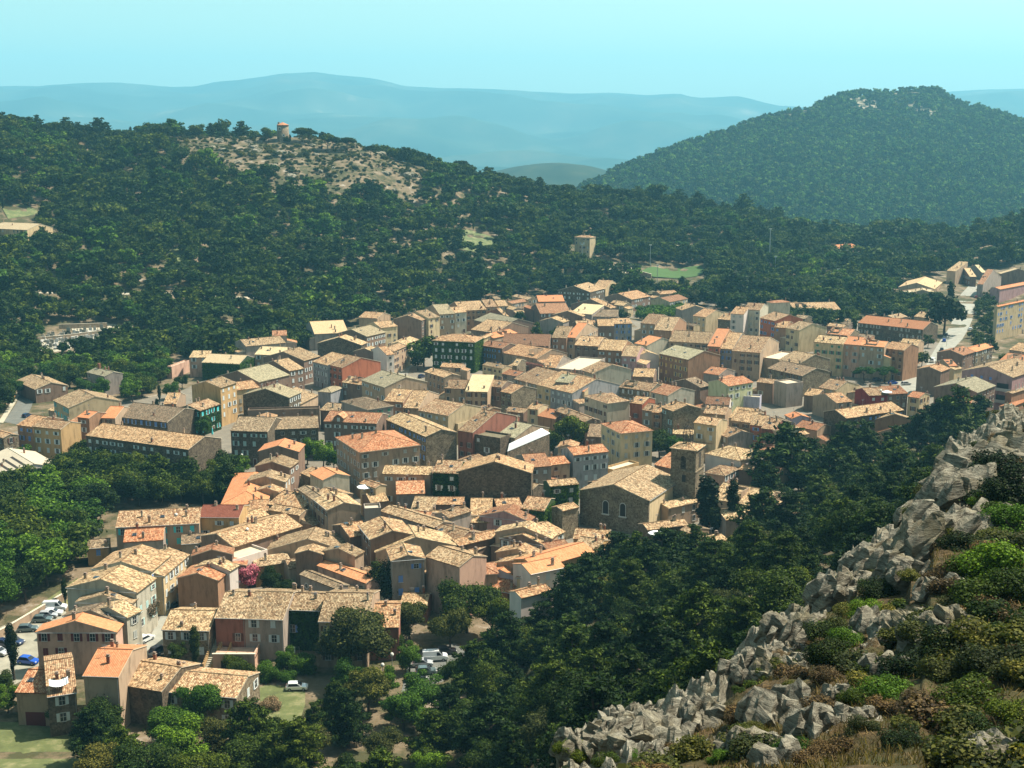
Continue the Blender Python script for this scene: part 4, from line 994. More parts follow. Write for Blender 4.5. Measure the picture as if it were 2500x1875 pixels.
def roof_parts(typ, L, D, H, rc, parent, rng, chim=True):
    """local frame: x along AB, y to the back, origin at the middle of the footprint"""
    m = MB(); ov = .32; th = .16; me_ = [ROOF[rc], M_CREAM]
    wall_top = []
    def slab(p0, p1, p2, p3):
        # p0-p1 along the eave, p2-p3 along the ridge
        p = [Vector(q) for q in (p0, p1, p2, p3)]
        e = (p[1]-p[0]); el = e.length; e.normalize(); n_ = (p[1]-p[0]).cross(p[3]-p[0]).normalized(); up = n_.cross(e)
        uv = [((q-p[0]).dot(e), (q-p[0]).dot(up)) for q in p]
        m.face(p, 0, uv); d = Vector((0, 0, -th)); lo = [q+d for q in p]
        m.face(lo[::-1], 1)
        for i in range(4):
            j = (i+1) % 4
            if (p[i]-p[j]).length > .01: m.face([lo[i], lo[j], p[j], p[i]], 1 if i else 0)
    l, d = L/2, D/2
    if typ == 'p':
        r = PR*d; zo = H-PR*ov
        slab((-l-.12, -d-ov, zo), (l+.12, -d-ov, zo), (l+.12, 0, H+r), (-l-.12, 0, H+r)); slab((l+.12, d+ov, zo), (-l-.12, d+ov, zo), (-l-.12, 0, H+r), (l+.12, 0, H+r))
        m.tube([(-l-.14, 0, H+r+.02), (l+.14, 0, H+r+.02)], .11, 6)
    elif typ == 'g':
        r = PR*l; zo = H-PR*ov
        slab((-l-ov, d+.12, zo), (-l-ov, -d-.12, zo), (0, -d-.12, H+r), (0, d+.12, H+r)); slab((l+ov, -d-.12, zo), (l+ov, d+.12, zo), (0, d+.12, H+r), (0, -d-.12, H+r))
        m.tube([(0, -d-.14, H+r+.02), (0, d+.14, H+r+.02)], .11, 6)
    elif typ == 'h':
        k = min(l, d); r = PR*k; zo = H-PR*ov; a_, b_ = (l-k, 0) if l >= d else (0, d-k)
        R0, R1 = Vector((-a_, -b_, H+r)), Vector((a_, b_, H+r))
        c = [(-l-ov, -d-ov, zo), (l+ov, -d-ov, zo), (l+ov, d+ov, zo), (-l-ov, d+ov, zo)]
        if l >= d: fs = [(c[0], c[1], R1, R0), (c[1], c[2], R1, R1), (c[2], c[3], R0, R1), (c[3], c[0], R0, R0)]
        else: fs = [(c[0], c[1], R0, R0), (c[1], c[2], R1, R0), (c[2], c[3], R1, R1), (c[3], c[0], R0, R1)]
        for q in fs:
            if (Vector(q[2])-Vector(q[3])).length < .01:
                p = [Vector(t) for t in q[:3]]; e = (p[1]-p[0]).normalized(); n_ = (p[1]-p[0]).cross(p[2]-p[0]).normalized(); up = n_.cross(e)
                m.face(p, 0, [((t-p[0]).dot(e), (t-p[0]).dot(up)) for t in p])
            else: 
                p = [Vector(t) for t in q]; e = (p[1]-p[0]).normalized(); n_ = (p[1]-p[0]).cross(p[3]-p[0]).normalized(); up = n_.cross(e)
                m.face(p, 0, [((t-p[0]).dot(e), (t-p[0]).dot(up)) for t in p])
        for i in range(4):
            p, q = Vector(c[i]), Vector(c[(i+1) % 4]); m.face([p-Vector((0, 0, th)), q-Vector((0, 0, th)), q, p], 1)
            rr = (R0, R1, R1, R0)[i] if l >= d else (R0, R0, R1, R1)[i]
            m.tube([p, rr], .09, 6)
        m.face([Vector(t)-Vector((0, 0, th)) for t in c][::-1], 1)
    elif typ == 's':
        r = .2*D; slab((-l-.12, -d-ov, H-.2*ov), (l+.12, -d-ov, H-.2*ov), (l+.12, d+.12, H+r+.02), (-l-.12, d+.12, H+r+.02))
    else:
        m.box(-l+.2, -d+.2, H-.5, l-.2, d-.2, H-.35, 0)
        r = 0
    ro = m.build('roof', me_, parent)
    if typ != 'f' and chim and L*D > 25:
        for _ in range((rng.random() < .85)+(L*D > 70)+(rng.random() < .4)+(L > 18)):
            x, y = rng.uniform(-l+.6, l-.6), rng.uniform(-d+.6, d-.6)
            z = H+(PR*(d-abs(y)) if typ == 'p' else PR*(l-abs(x)) if typ == 'g' else PR*min(l-abs(x), d-abs(y)) if typ == 'h' else .2*(y+d))
            chimney(ro, x, y, z, rng)
    return ro
def wall_part(typ, L, D, H, base, wc, parent):
    l, d = L/2, D/2; m = MB(); e = .02
    if typ == 'p': top = [(-l, -d, H-e), (l, -d, H-e), (l, 0, H+PR*d-e-.04), (l, d, H-e), (-l, d, H-e), (-l, 0, H+PR*d-e-.04)]
    elif typ == 'g': top = [(-l, -d, H-e), (0, -d, H+PR*l-e-.04), (l, -d, H-e), (l, d, H-e), (0, d, H+PR*l-e-.04), (-l, d, H-e)]
    elif typ == 's': top = [(-l, -d, H-e), (l, -d, H-e), (l, d, H+.2*D-e), (-l, d, H+.2*D-e)]
    else: top = [(-l, -d, H-e), (l, -d, H-e), (l, d, H-e), (-l, d, H-e)]
    if typ == 'f': top = [(x, y, H-.36) for x, y, z in top]
    n = len(top)
    for i in range(n):
        j = (i+1) % n; a_, b_ = top[i], top[j]
        m.face([(a_[0], a_[1], base), (b_[0], b_[1], base), b_, a_])
    m.face([(x, y, H-.40 if typ == 'f' else H-.3) for x, y, z in (top if typ in 'fh' else [t for t in top])][:], 0) if typ in 'fh' else None
    if typ == 'f':
        t = .18
        m.box(-l, -d, H-.36, l, -d+t, H+.2); m.box(-l, d-t, H-.36, l, d, H+.2); m.box(-l, -d+t, H-.36, -l+t, d-t, H+.2); m.box(l-t, -d+t, H-.36, l, d-t, H+.2)
    return m.build('wall', WALL[wc], parent)
def fit3(A2, B2, C2, zE):
    """right-angled eave corner at B whose arms end under the pixels A2 and C2"""
    B = on_plane(B2[0], B2[1], zE); best = None
    for k in range(0, 180):
        th = math.radians(-95+k*1.05)
        ea = Vector((-math.cos(th), math.sin(th), 0)); ec = Vector((math.sin(th), math.cos(th), 0)); err = 0; ls = []
        for (e, uv) in ((ea, A2), (ec, C2)):
            s = s_of(uv[0], uv[1]); den = e.x-s*e.y
            if abs(den) < 1e-3: err = 1e9; break
            t = (s*B.y-B.x)/den
            if t < 1.0 or t > 60: err = 1e9; break
            err += (project(B+e*t)[1]-uv[1])**2; ls.append(t)
        if err < 1e8 and (best is None or err < best[0]): best = (err, ea, ec, ls)
    if best is None:
        A1 = on_plane(A2[0], A2[1], zE); ab = (B-A1).normalized(); return A1, B, B+Vector((-ab.y, ab.x, 0))*8
    _, ea, ec, ls = best
    return B+ea*ls[0], B, B+ec*ls[1]
def make_house(ln, idx):
    spec, _, label = ln.partition('|'); tk = spec.split(); rng = random.Random(idx*13+5)
    A2, B2 = [tuple(map(float, t.split(','))) for t in tk[:2]]
    three = ',' in tk[2]; typ, H, wc, rc, sh, fl = tk[3], float(tk[4]), tk[5], tk[6], tk[7], tk[8]
    if three:
        C2 = tuple(map(float, tk[2].split(',')))
        g0 = ray_hit(B2[0], B2[1], H, 160); zE = g0.z+H
        A, B, C = fit3(A2, B2, C2, zE)
    else:
        dv = float(tk[2]); um, vm = (A2[0]+B2[0])/2, (A2[1]+B2[1])/2
        g0 = ray_hit(um, vm, H, 160); zE = g0.z+H
        A, B = on_plane(A2[0], A2[1], zE), on_plane(B2[0], B2[1], zE)
        ab = (B-A).normalized(); n = Vector((-ab.y, ab.x, 0)); D = solve_D(A, B, n, zE, typ, dv, (B-A).length); C = B+n*D
    L, D = (B-A).length, (C-B).length; ctr = (A+C)/2; th = math.atan2((B-A).y, (B-A).x)
    lows = min(ground(q.x, q.y) for q in (A, B, C, A+C-B))
    g = g0.z
    nm = 'villa' if 'villa' in label else 'barn' if ('barn' in label) else 'shed' if 'shed' in label else 'apartment_building' if 'apartment block with' in label else 'town_house' if H >= 11.5 else 'outbuilding' if H <= 5.5 else 'house'
    o = empty(nm, (ctr.x, ctr.y, g), th)
    base = min(-.8, lows-g-.5)
    rl = project(Vector((ctr.x, ctr.y, zE)))
    HOUSES.append(dict(o=o, u=rl[0], v=rl[1], w=wc, r=rc, label=label.strip(), L=L, D=D, H=H, th=th, typ=typ))
    FOOT.append((ctr.x, ctr.y, th, L/2, D/2))
    near = ctr.y < 300
    wl = wall_part(typ, L, D, H, base, wc, o); ro = roof_parts(typ, L, D, H, rc, o, rng)
    if typ in 'pg' and rng.random() < .5:
        m = MB(); x, y = rng.uniform(-L*.3, L*.3), rng.uniform(-.3, .1)*D; z = H+PR*((D/2-abs(y)) if typ == 'p' else (L/2-abs(x)))
        hh_ = rng.uniform(1.4, 2.6); m.tube([(x, y, z-.3), (x, y, z+hh_)], .03, 4)
        for q in range(4): m.box(x-.55+q*.06, y-.015, z+hh_-.1-q*.12, x+.55-q*.06, y+.015, z+hh_-.07-q*.12)
        m.build('aerial', M_METAL, ro)
    if typ == 'p' and L > 9 and D > 8 and not label and rng.random() < .38:
        m = MB(); tw_, td = rng.uniform(2.6, 4.0), D*.30; x = rng.uniform(-L/2+tw_, L/2-tw_); y0, y1 = -D/2+D*.10, -D/2+D*.10+td; zf = H+PR*(y1+D/2)*.45; zt = H+PR*(y1+D/2)+.1
        m.box(x-tw_/2, y0, zf-.6, x+tw_/2, y1, H+PR*(y0+D/2)+.12, 0)
        for (xa, xb, ya, yb) in ((x-tw_/2-.15, x-tw_/2, y0, y1), (x+tw_/2, x+tw_/2+.15, y0, y1), (x-tw_/2-.15, x+tw_/2+.15, y1, y1+.15)): m.box(xa, ya, H-.2, xb, yb, zt+.55, 1)
        m.box(x-tw_/2, y0-.15, H-.2, x+tw_/2, y0, H+PR*(y0+D/2)+.5, 1)
        m.build('roof_terrace', [ROOF['P'], WALL[wc]], ro)
    if fl in 'nf' and typ in 'pgh' and L > 6 and ctr.y > 235 and not label and rng.random() < .5:
        aw_, ad, ah = rng.uniform(2.4, 4.4), D*rng.uniform(.45, .8), H*rng.uniform(.5, .8); sx = rng.choice((-1, 1)); x0 = sx*L/2; x1 = x0+sx*aw_
        ya, yb = -D/2+rng.uniform(.2, .8), -D/2+.8+ad
        m = MB(); m.prism([(min(x0, x1), ya), (max(x0, x1), ya), (max(x0, x1), yb), (min(x0, x1), yb)], base, ah)
        an = m.build('annex', WALL[wc if rng.random() < .6 else rng.choice('bgdy')], o)
        m = MB(); za, zb = ah+.05, ah+.05+aw_*.28; p4 = [(x1+sx*.25, ya-.2, za), (x0+sx*.02, ya-.2, zb), (x0+sx*.02, yb+.2, zb), (x1+sx*.25, yb+.2, za)]
        if sx > 0: p4 = [p4[0], p4[3], p4[2], p4[1]]; uv = [(0, 0), (ad, 0), (ad, aw_), (0, aw_)]
        else: uv = [(0, 0), (0, aw_), (ad, aw_), (ad, 0)]
        m.face(p4, 0, uv); m.face([(a_, b_, c_-.15) for a_, b_, c_ in p4][::-1], 1)
        for i in range(4):
            j = (i+1) % 4; m.face([(p4[i][0], p4[i][1], p4[i][2]-.15), (p4[j][0], p4[j][1], p4[j][2]-.15), p4[j], p4[i]], 1)
        m.face([(x1, ya, ah), (x0, ya, ah), (x0, ya, zb-.15)], 1); m.face([(x1, yb, ah), (x0, yb, ah), (x0, yb, zb-.15)], 1)
        m.build('roof', [ROOF[rc], M_CREAM], an)
    # windows
    WINP.clear()
    def facade(org, ang, W, Hh):
        ns = max(1, int(Hh/2.9)); nc = max(1, int(W/2.9+.3)); ww, hh = (.95, 1.45)
        if W < 2.2: return
        for s_ in range(ns):
            zf = Hh-(ns-s_)*2.9+.75+(Hh/2.9-ns)*.3
            if Hh > 9 and s_ == ns-1: hs = .95
            else: hs = hh
            for c_ in range(nc):
                if rng.random() < (.6 if label.startswith('big cream apartment') else .2): continue
                x = -W/2+(c_+.5)*W/nc+rng.uniform(-.12, .12); z = zf+rng.uniform(-.05, .05)
                p = org+Vector((math.cos(ang)*x, math.sin(ang)*x, z)); WINP.append((p, ang))
                s2 = sh
                if sh == '-': s2 = rng.choice('-wnx-') if wc not in 'dS' else rng.choice('-x')
                if s_ == 0 and c_ == nc//2 and not near:
                    k = ('d', sh)
                    if k not in WINC:
                        m = MB(); m.box(-.5, -.06, 0, .5, 0, 2.1, 0); m.box(-.62, -.1, 0, -.5, 0, 2.22, 1); m.box(.5, -.1, 0, .62, 0, 2.22, 1); m.box(-.5, -.1, 2.1, .5, 0, 2.22, 1)
                        WINC[k] = m.mesh('door', [SHUT['n'], M_FRAME])
                    place_mesh('door', WINC[k], o, org+Vector((math.cos(ang)*x, math.sin(ang)*x, 0)), ang); continue
                if s2 != '-' and rng.random() < .4 and s2 in SHUT:
                    place_mesh('window', closed_mesh(ww, hs, s2), o, p, ang)
                else:
                    wo = place_mesh('window', window_mesh(ww, hs, s2 if not near else '-', near), o, p, ang)
                    if near and s2 in SHUT:
                        for sx in (-1, 1): place_mesh('shutter', shutter_mesh(ww, hs, s2, sx), wo, (0, 0, 0), 0)
    if label.startswith('beige garage'):
        m = MB(); m.box(-1.7, -.06, 0, 1.7, 0, 2.5, 0)
        for k in range(6): m.box(-1.65, -.085, .1+k*.4, 1.65, -.06, .4+k*.4, 0)
        place_mesh('garage_door', m.mesh('garage_door', SHUT['m']), o, (.3, -D/2, 0), 0)
    if label.startswith('grey house with a round gable'):
        m = MB(); p_ = [(.5*math.cos(t), .5*math.sin(t)) for t in [math.pi*i/8 for i in range(16)]]; q_ = [(x*1.45, z*1.45) for x, z in p_]
        m.face([(x, -.05, z) for x, z in p_], 0)
        for i in range(16): m.face([(q_[i][0], -.08, q_[i][1]), (q_[(i+1) % 16][0], -.08, q_[(i+1) % 16][1]), (p_[(i+1) % 16][0], -.08, p_[(i+1) % 16][1]), (p_[i][0], -.08, p_[i][1])], 1)
        place_mesh('round_window', m.mesh('round_window', [M_PANE, M_FRAME]), o, (-L/2+2.2, -D/2, H-2.2), 0)
    if label.startswith('dark plastered house with a dormer'):
        m = MB(); x = -L/2+L*.28; m.box(x-1.6, -D/2-.04, H-.3, x+1.6, -D/2+2.4, H+1.2, 0); m.face([(x-1.6, -D/2-.04, H+1.2), (x+1.6, -D/2-.04, H+1.2), (x, -D/2-.04, H+2.3)], 0)
        m.face([(x-1.9, -D/2-.3, H+1.0), (x, -D/2-.3, H+2.35), (x, -D/2+4.5, H+2.35), (x-1.9, -D/2+4.5, H+1.0)][::-1], 1, [(0, 0), (0, 2.2), (4.8, 2.2), (4.8, 0)]); m.face([(x+1.9, -D/2-.3, H+1.0), (x, -D/2-.3, H+2.35), (x, -D/2+4.5, H+2.35), (x+1.9, -D/2+4.5, H+1.0)], 1, [(0, 0), (0, 2.2), (4.8, 2.2), (4.8, 0)])
        dm = m.build('dormer', [WALL[wc], ROOF[rc]], ro); place_mesh('window', closed_mesh(.95, 1.3, 'w'), dm, (x, -D/2-.04, H-.1), 0)
    if label.startswith('pale roofed barn'):
        for t in (.2, .45, .7):
            m = MB(); y_ = -D/2+D*.5*t; z_ = H+PR*(y_+D/2)+.03; m.face([(-L*.1, y_, z_), (L*.42, y_, z_), (L*.42, y_+.7, z_+PR*.7), (-L*.1, y_+.7, z_+PR*.7)]); m.build('roof_strip', M_DARK, ro)
    if label.startswith('grey villa'): 
        m = MB(); m.box(-L/2+2, -.4, H, -L/2+3.2, .4, H+3.2); m.build('chimney', M_CHIM3, ro)
    if label.startswith('wide ivy'): pass
    elif label.startswith('large mauve house'):
        facade(Vector((-2, -D/2, 0)), 0, L*.55, H)
        for zz in (3.2, 7.6):
            m = MB(); m.box(L/2-5.6, -D/2-.03, zz+.1, L/2-1.2, -D/2, zz+2.6, 0); m.build('loggia_opening', M_DARK, o)
            m = MB(); m.box(L/2-6, -D/2-.9, zz-.25, L/2, -D/2-.04, zz, 0); m.box(L/2-6, -D/2-.95, zz, L/2, -D/2-.88, zz+.9, 0); m.build('balcony', M_FRAME, o)
            m = MB(); m.box(L/2, -D/2, zz-.25, L/2+1.6, D/2, zz, 0)
            for q in range(int(D/.5)): m.box(L/2+1.5, -D/2+q*.5, zz, L/2+1.56, -D/2+q*.5+.08, zz+.9, 0)
            for q in range(int(D/3)): m.box(L/2+1.4, -D/2+q*3, zz, L/2+1.6, -D/2+q*3+.2, zz+2.9, 0)
            m.box(L/2+1.48, -D/2, zz+.9, L/2+1.58, D/2, zz+1.0, 0); m.build('balcony', M_FRAME, o)
    else:
        if fl in 'fb': facade(Vector((0, -D/2, 0)), 0, L, H)
        if fl in 'rb': facade(Vector((L/2, 0, 0)), math.pi/2, D, H)
    if wc == 'v':
        def fn(r_):
            if r_.random() < L/(L+D*.6): return (r_.uniform(-L/2, L/2), -D/2-.08-abs(r_.gauss(0, .08)), r_.uniform(0, H)), (0, -1, .3)
            return (L/2+.08+abs(r_.gauss(0, .1)), r_.uniform(-D/2, D/2), r_.uniform(0, H)), (1, 0, .3)
        V = leaf_cards(int(min(9000, (L+D)*H*16)), fn, .30, rng)
        # keep the windows clear of leaves
        C_ = V.reshape(-1, 4, 3).mean(1); keep = np.ones(len(C_), bool)
        for ch in WINP:
            lo = ch[0]
            near_w = (abs(C_[:, 0]-lo.x) < .95) & (abs(C_[:, 1]-lo.y) < (.5 if abs(ch[1]) < .1 else .95)) & (C_[:, 2] > lo.z-.1) & (C_[:, 2] < lo.z+1.6)
            keep &= ~near_w
        V = V.reshape(-1, 4, 3)[keep].reshape(-1, 3)
        link(bpy.data.objects.new('ivy', quads_mesh('ivy', V, M_IVY)), o)
    if fl != 'n' and near:
        m = MB(); m.tube([(-L/2-.1, -D/2-.38, H-.14), (L/2+.1, -D/2-.38, H-.14)], .07, 6); m.tube([(L/2-.2, -D/2-.08, H-.2), (L/2-.2, -D/2-.08, 0)], .05, 6)
        m.build('gutter', M_GUTTER, o)
    if rng.random() < .3 and typ in 'pg':
        m = MB(); x = rng.uniform(-L/4, L/4); y = -D/4
        z = H+(PR*(D/2-abs(y)) if typ == 'p' else PR*(L/2-abs(x)))+.02
        m.face([(-.45, -.5, .12-PR*.5*(typ == 'p')), (.45, -.5, .12-PR*.5*(typ == 'p')), (.45, .5, .12+PR*.5*(typ == 'p')), (-.45, .5, .12+PR*.5*(typ == 'p'))], 0)
        for (x0, y0, x1, y1) in ((-.5, -.55, -.45, .55), (.45, -.55, .5, .55)):
            m.box(x0, y0, -.1, x1, y1, .14, 1)
        place_mesh('skylight', m.mesh('skylight', [M_PANE, M_METAL]), ro, (x, y, z), 0)
    return o
for idx, ln in enumerate([l for l in HT.strip().split('\n') if l.strip()]): make_house(ln, idx)
# low houses that fill the gaps between the traced ones
NOFILL = [[(960, 960), (985, 840), (1100, 810), (1075, 870), (1030, 960)], [(320, 1700), (380, 1400), (480, 1380), (480, 1500), (430, 1700)], [(2240, 920), (2300, 680), (2500, 640), (2500, 880), (2300, 900)], [(2140, 990), (2150, 900), (2280, 900), (2280, 1000)],
          [(560, 1520), (560, 1375), (720, 1375), (800, 1520)], [(0, 1300), (0, 880), (100, 880), (110, 1010), (80, 1060), (230, 1100), (560, 1110), (600, 1210), (480, 1260), (300, 1290)], [(0, 1880), (0, 1440), (200, 1440), (260, 1880)], [(480, 1880), (480, 1540), (1300, 1540), (1300, 1880)],
          [(920, 1520), (920, 1400), (1130, 1400), (1130, 1520)], [(1320, 1110), (1320, 1040), (1440, 1040), (1440, 1110)], [(1570, 1120), (1570, 1050), (1690, 1050), (1690, 1120)], [(100, 1010), (100, 850), (460, 850), (440, 980)], [(1690, 1320), (1690, 1180), (1880, 1180), (1880, 1320)], [(700, 1170), (700, 1080), (860, 1080), (860, 1170)], [(840, 930), (840, 800), (990, 800), (990, 930)]]
VILL = [(240, 1500), (330, 1330), (560, 1230), (560, 1120), (200, 1090), (430, 960), (620, 880), (760, 830), (960, 775), (1200, 735), (1500, 735), (1640, 760), (1850, 760), (2050, 800), (2250, 820), (2240, 960), (2230, 1060), (1990, 1110), (1900, 1210), (1850, 1280), (1560, 1330), (1440, 1400), (1270, 1480), (950, 1470), (720, 1500), (520, 1540), (330, 1560)]
def poly_in(poly, u, v):
    c = False; j = len(poly)-1
    for i in range(len(poly)):
        if (poly[i][1] > v) != (poly[j][1] > v) and u < (poly[j][0]-poly[i][0])*(v-poly[i][1])/(poly[j][1]-poly[i][1])+poly[i][0]: c = not c
        j = i
    return c
def foot_hit(x, y, hl, hd, th):
    for (cx, cy, t2, l2, d2) in FOOT:
        if abs(x-cx)+abs(y-cy) > 60: continue
        for a_ in (-1, 0, 1):
            for b_ in (-1, 0, 1):
                px_, py_ = x+a_*hl*math.cos(th)-b_*hd*math.sin(th), y+a_*hl*math.sin(th)+b_*hd*math.cos(th)
                dx, dy = px_-cx, py_-cy; p_ = dx*math.cos(t2)+dy*math.sin(t2); q_ = -dx*math.sin(t2)+dy*math.cos(t2)
                if abs(p_) < l2 and abs(q_) < d2: return True
    return False
rf = random.Random(4); nf = 0
for _ in range(5000):
    if nf >= 45: break
    y = rf.uniform(245, 760); x = rf.uniform(-.36, .32)*y; pr = project((x, y, 0))
    if not poly_in(VILL, *pr) or any(poly_in(q, *pr) for q in NOFILL): continue
    near_h = min(FOOT, key=lambda f: (f[0]-x)**2+(f[1]-y)**2); th_ = near_h[2]
    L_, D_ = rf.uniform(5, 9), rf.uniform(5, 8)
    if foot_hit(x, y, L_/2-.6, D_/2-.6, th_): continue
    H_ = rf.uniform(4.5, 7.0); zE = ground(x, y)+H_; ex, ey = math.cos(th_)*L_/2, math.sin(th_)*L_/2
    cB = Vector((x+ex+math.sin(th_)*D_/2, y+ey-math.cos(th_)*D_/2, zE)); cA = Vector((x-ex+math.sin(th_)*D_/2, y-ey-math.cos(th_)*D_/2, zE)); cC = Vector((x+ex-math.sin(th_)*D_/2, y+ey+math.cos(th_)*D_/2, zE))
    a2, b2, c2 = project(cA), project(cB), project(cC)
    if not (a2[0] < b2[0] < c2[0]): continue
    ln = '%.1f,%.1f %.1f,%.1f %.1f,%.1f %s %.1f %s %s - f' % (*a2, *b2, *c2, rf.choice('pppg'), H_, rf.choice('bbgdyns'), rf.choice('ttmmdr'))
    make_house(ln, 1000+nf); nf += 1
print('infill', nf)
# labels for the houses that have none of their own
groups = {}
for h in HOUSES:
    if h['label']: tag(h['o'], h['label'], 'outbuilding' if h['H'] <= 5.5 else 'house'); continue
    b = min(LANDM, key=lambda q: (q[0][0]-h['u'])**2+(1.6*(q[0][1]-h['v']))**2)
    dx, dy = h['u']-b[0][0], 1.6*(h['v']-b[0][1])
    dr = ('right of' if dx > 0 else 'left of') if abs(dx) > abs(dy) else ('in front of' if dy > 0 else 'behind')
    groups.setdefault((h['w'], h['r'], b[1], dr, h['H'] <= 5.5), []).append((math.hypot(dx, dy), h))
ORD = ['', 'second nearest ', 'third nearest ', 'fourth nearest ', 'fifth nearest ']
for (wc, rc, lm, dr, _s), hs in groups.items():
    hs.sort(key=lambda q: q[0])
    for i, (_, h) in enumerate(hs):
        pre = ORD[i] if len(hs) == 1 or i else 'nearest '
        tag(h['o'], f"{pre}{WW[wc]} {'outbuilding' if h['H'] <= 5.5 else 'house'} with {RW[rc]} roof {dr} the {lm}", 'outbuilding' if _s else 'house')
for h in HOUSES: h['o']['group'] = 'houses of the hill village'
# ------------------------------------------------------------------ church and bell tower
def quad_house(A2, B2, C2, H, z0=0.0):
    A, B, C = fit3(A2, B2, C2, z0+H); ab = (B-A).normalized(); D = (C-B).length
    return A, B, D, math.atan2(ab.y, ab.x)
def arch_poly(w_, h_, n=8):
    p = [(-w_/2, 0), (w_/2, 0)]+[(w_/2*math.cos(t), h_-w_/2+w_/2*math.sin(t)) for t in [math.pi*i/n for i in range(n+1)]]
    return p
def arched(name, w_, h_, mi, parent, loc, rz, t=.06, sill=True):
    m = MB(); p = arch_poly(w_, h_); q = arch_poly(w_+.3, h_+.2)
    m.face([(x, -t, z) for x, z in p], 0)
    k = len(p)
    for i in range(1, k): m.face([(q[i][0], -t-.03, q[i][1]), (q[(i+1) % k][0], -t-.03, q[(i+1) % k][1]), (p[(i+1) % k][0], -t-.03, p[(i+1) % k][1]), (p[i][0], -t-.03, p[i][1])], 1)
    if sill: m.box(-w_/2-.3, -.3, -.35, w_/2+.3, 0, 0, 1)
    return place_mesh(name, m.mesh(name, [M_DARK, WALL['s'] if not sill else M_FRAME]), parent, loc, rz)
A, B, D, th = quad_house((1416, 1211), (1583, 1221), (1661, 1177), 9.5); L = (B-A).length; D = max(D, 8)
n = Vector((-math.sin(th), math.cos(th), 0)); ctr = (A+B)/2+n*D/2
church = empty('church', (ctr.x, ctr.y, 0), th)
tag(church, 'stone church with broad tan roof, two arched windows and a cream side wall', 'church')
wl = wall_part('g', L, D, 9.5, -.8, 's', church); roof_parts('g', L, D, 9.5, 't', church, rnd, chim=False)
m = MB(); m.box(L/2+.03, -D/2+.5, -.8, L/2+.12, D/2, 9.0); m.build('side_wall', WALL['y'], church)
m = MB(); m.tube([(L/2+.4, -D/2, 9.25), (L/2+.4, D/2, 9.25)], .09, 6); m.tube([(L/2+.2, -D/2+.2, 9.1), (L/2+.2, -D/2+.2, 0)], .07, 6); m.tube([(L/2+.2, D/2-4, 9.1), (L/2+.2, D/2-4, 0)], .07, 6)
m.build('gutter', M_GUTTER, church)
for x in (-L*.115, L*.115+.4): arched('window', 1.5, 3.4, 0, church, (x, -D/2, 4.2), 0)
FOOT.append((ctr.x, ctr.y, th, L/2, D/2))
A, B, D, th = quad_house((1638, 1093), (1700, 1099), (1720, 1085), 19.5); L = (B-A).length; D = max(min(D, L*1.15), L*.8)
n = Vector((-math.sin(th), math.cos(th), 0)); ctr = (A+B)/2+n*D/2
tw = empty('bell_tower', (ctr.x, ctr.y, 0), th)
tag(tw, 'square stone bell tower with tiled cap and iron cage beside the church nave', 'tower')
HT_ = 19.5
m = MB(); m.box(-L/2, -D/2, -.8, L/2, D/2, HT_-6.2); m.build('lower_stage', WALL['s'], tw)
m = MB(); m.box(-L/2-.18, -D/2-.18, HT_-6.2, L/2+.18, D/2+.18, HT_-5.9); m.build('string_course', WALL['s'], tw)
m = MB(); m.box(-L/2+.08, -D/2+.08, HT_-5.9, L/2-.08, D/2-.08, HT_-.02); m.build('belfry_stage', WALL['s'], tw)
roof_parts('h', L, D, HT_, 'm', tw, rnd, chim=False)
arched('belfry_opening', 1.3, 4.2, 0, tw, (L/2-.08, 0, HT_-5.4), math.pi/2, sill=False)
m = MB(); m.box(-.5, -.1, 0, .5, 0, 1.9); place_mesh('opening', m.mesh('opening', M_DARK), tw, (.3, -D/2, HT_-9.0), 0)
arched('blind_arch', 1.5, 3.6, 0, tw, (0, -D/2+.1, HT_-5.6), 0, t=.02, sill=False)
m = MB(); zc = HT_+PR*min(L, D)/2; rr = 1.3
for i in range(8):
    t = math.pi*2*i/8; c, s = math.cos(t), math.sin(t)
    m.tube([(rr*c, rr*s, zc-.6), (rr*c, rr*s, zc+2.6), (rr*.75*c, rr*.75*s, zc+3.6), (.1*c, .1*s, zc+4.5)], .05, 5)
for z, r_ in ((zc+.9, rr), (zc+2.6, rr), (zc+1.8, rr)):
    m.tube([(r_*math.cos(math.pi*2*i/12), r_*math.sin(math.pi*2*i/12), z) for i in range(13)], .05, 5)
m.tube([(0, 0, zc+4.4), (0, 0, zc+6.2)], .04, 5); m.box(-.5, -.03, zc+5.3, .5, .03, zc+5.4)
cg = m.build('iron_campanile', plain('wrought_iron', (.05, .04, .035), .6, .5), tw)
m = MB()
m.tube([(0, 0, zc+1.2), (0, 0, zc+1.3), (0, 0, zc+1.9), (0, 0, zc+2.1)], [.55, .5, .3, .1], 12); m.build('bell', plain('bronze', (.15, .11, .05), .4, .8), cg)
FOOT.append((ctr.x, ctr.y, th, L/2, D/2))
# ------------------------------------------------------------------ old windmill tower on the hill
p = ray_hit(691, 327, 0, 700)
if p.y > 1100: p = Vector((s_of(691, 327)*990, 990, ground(s_of(691, 327)*990, 990)))
mill = empty('windmill_tower', p); k = p.y/3018
tag(mill, 'round stone windmill tower without sails on top of the forested hill', 'tower')
R_, Hm = 14*k, 38*k
m = MB(); m.tube([(0, 0, -3), (0, 0, 0), (0, 0, Hm)], [R_*1.1, R_*1.06, R_*.98], 28, cap=True); m.build('wall', WALL['s'], mill, smooth=True)
m = MB(); seg = 24
for i in range(seg):
    a0, a1 = 2*math.pi*i/seg, 2*math.pi*(i+1)/seg; r0 = R_*1.12
    m.face([(r0*math.cos(a0), r0*math.sin(a0), Hm), (r0*math.cos(a1), r0*math.sin(a1), Hm), (0, 0, Hm+7*k)], 0, [(a0*R_, 0), (a1*R_, 0), ((a0+a1)*R_/2, R_)])
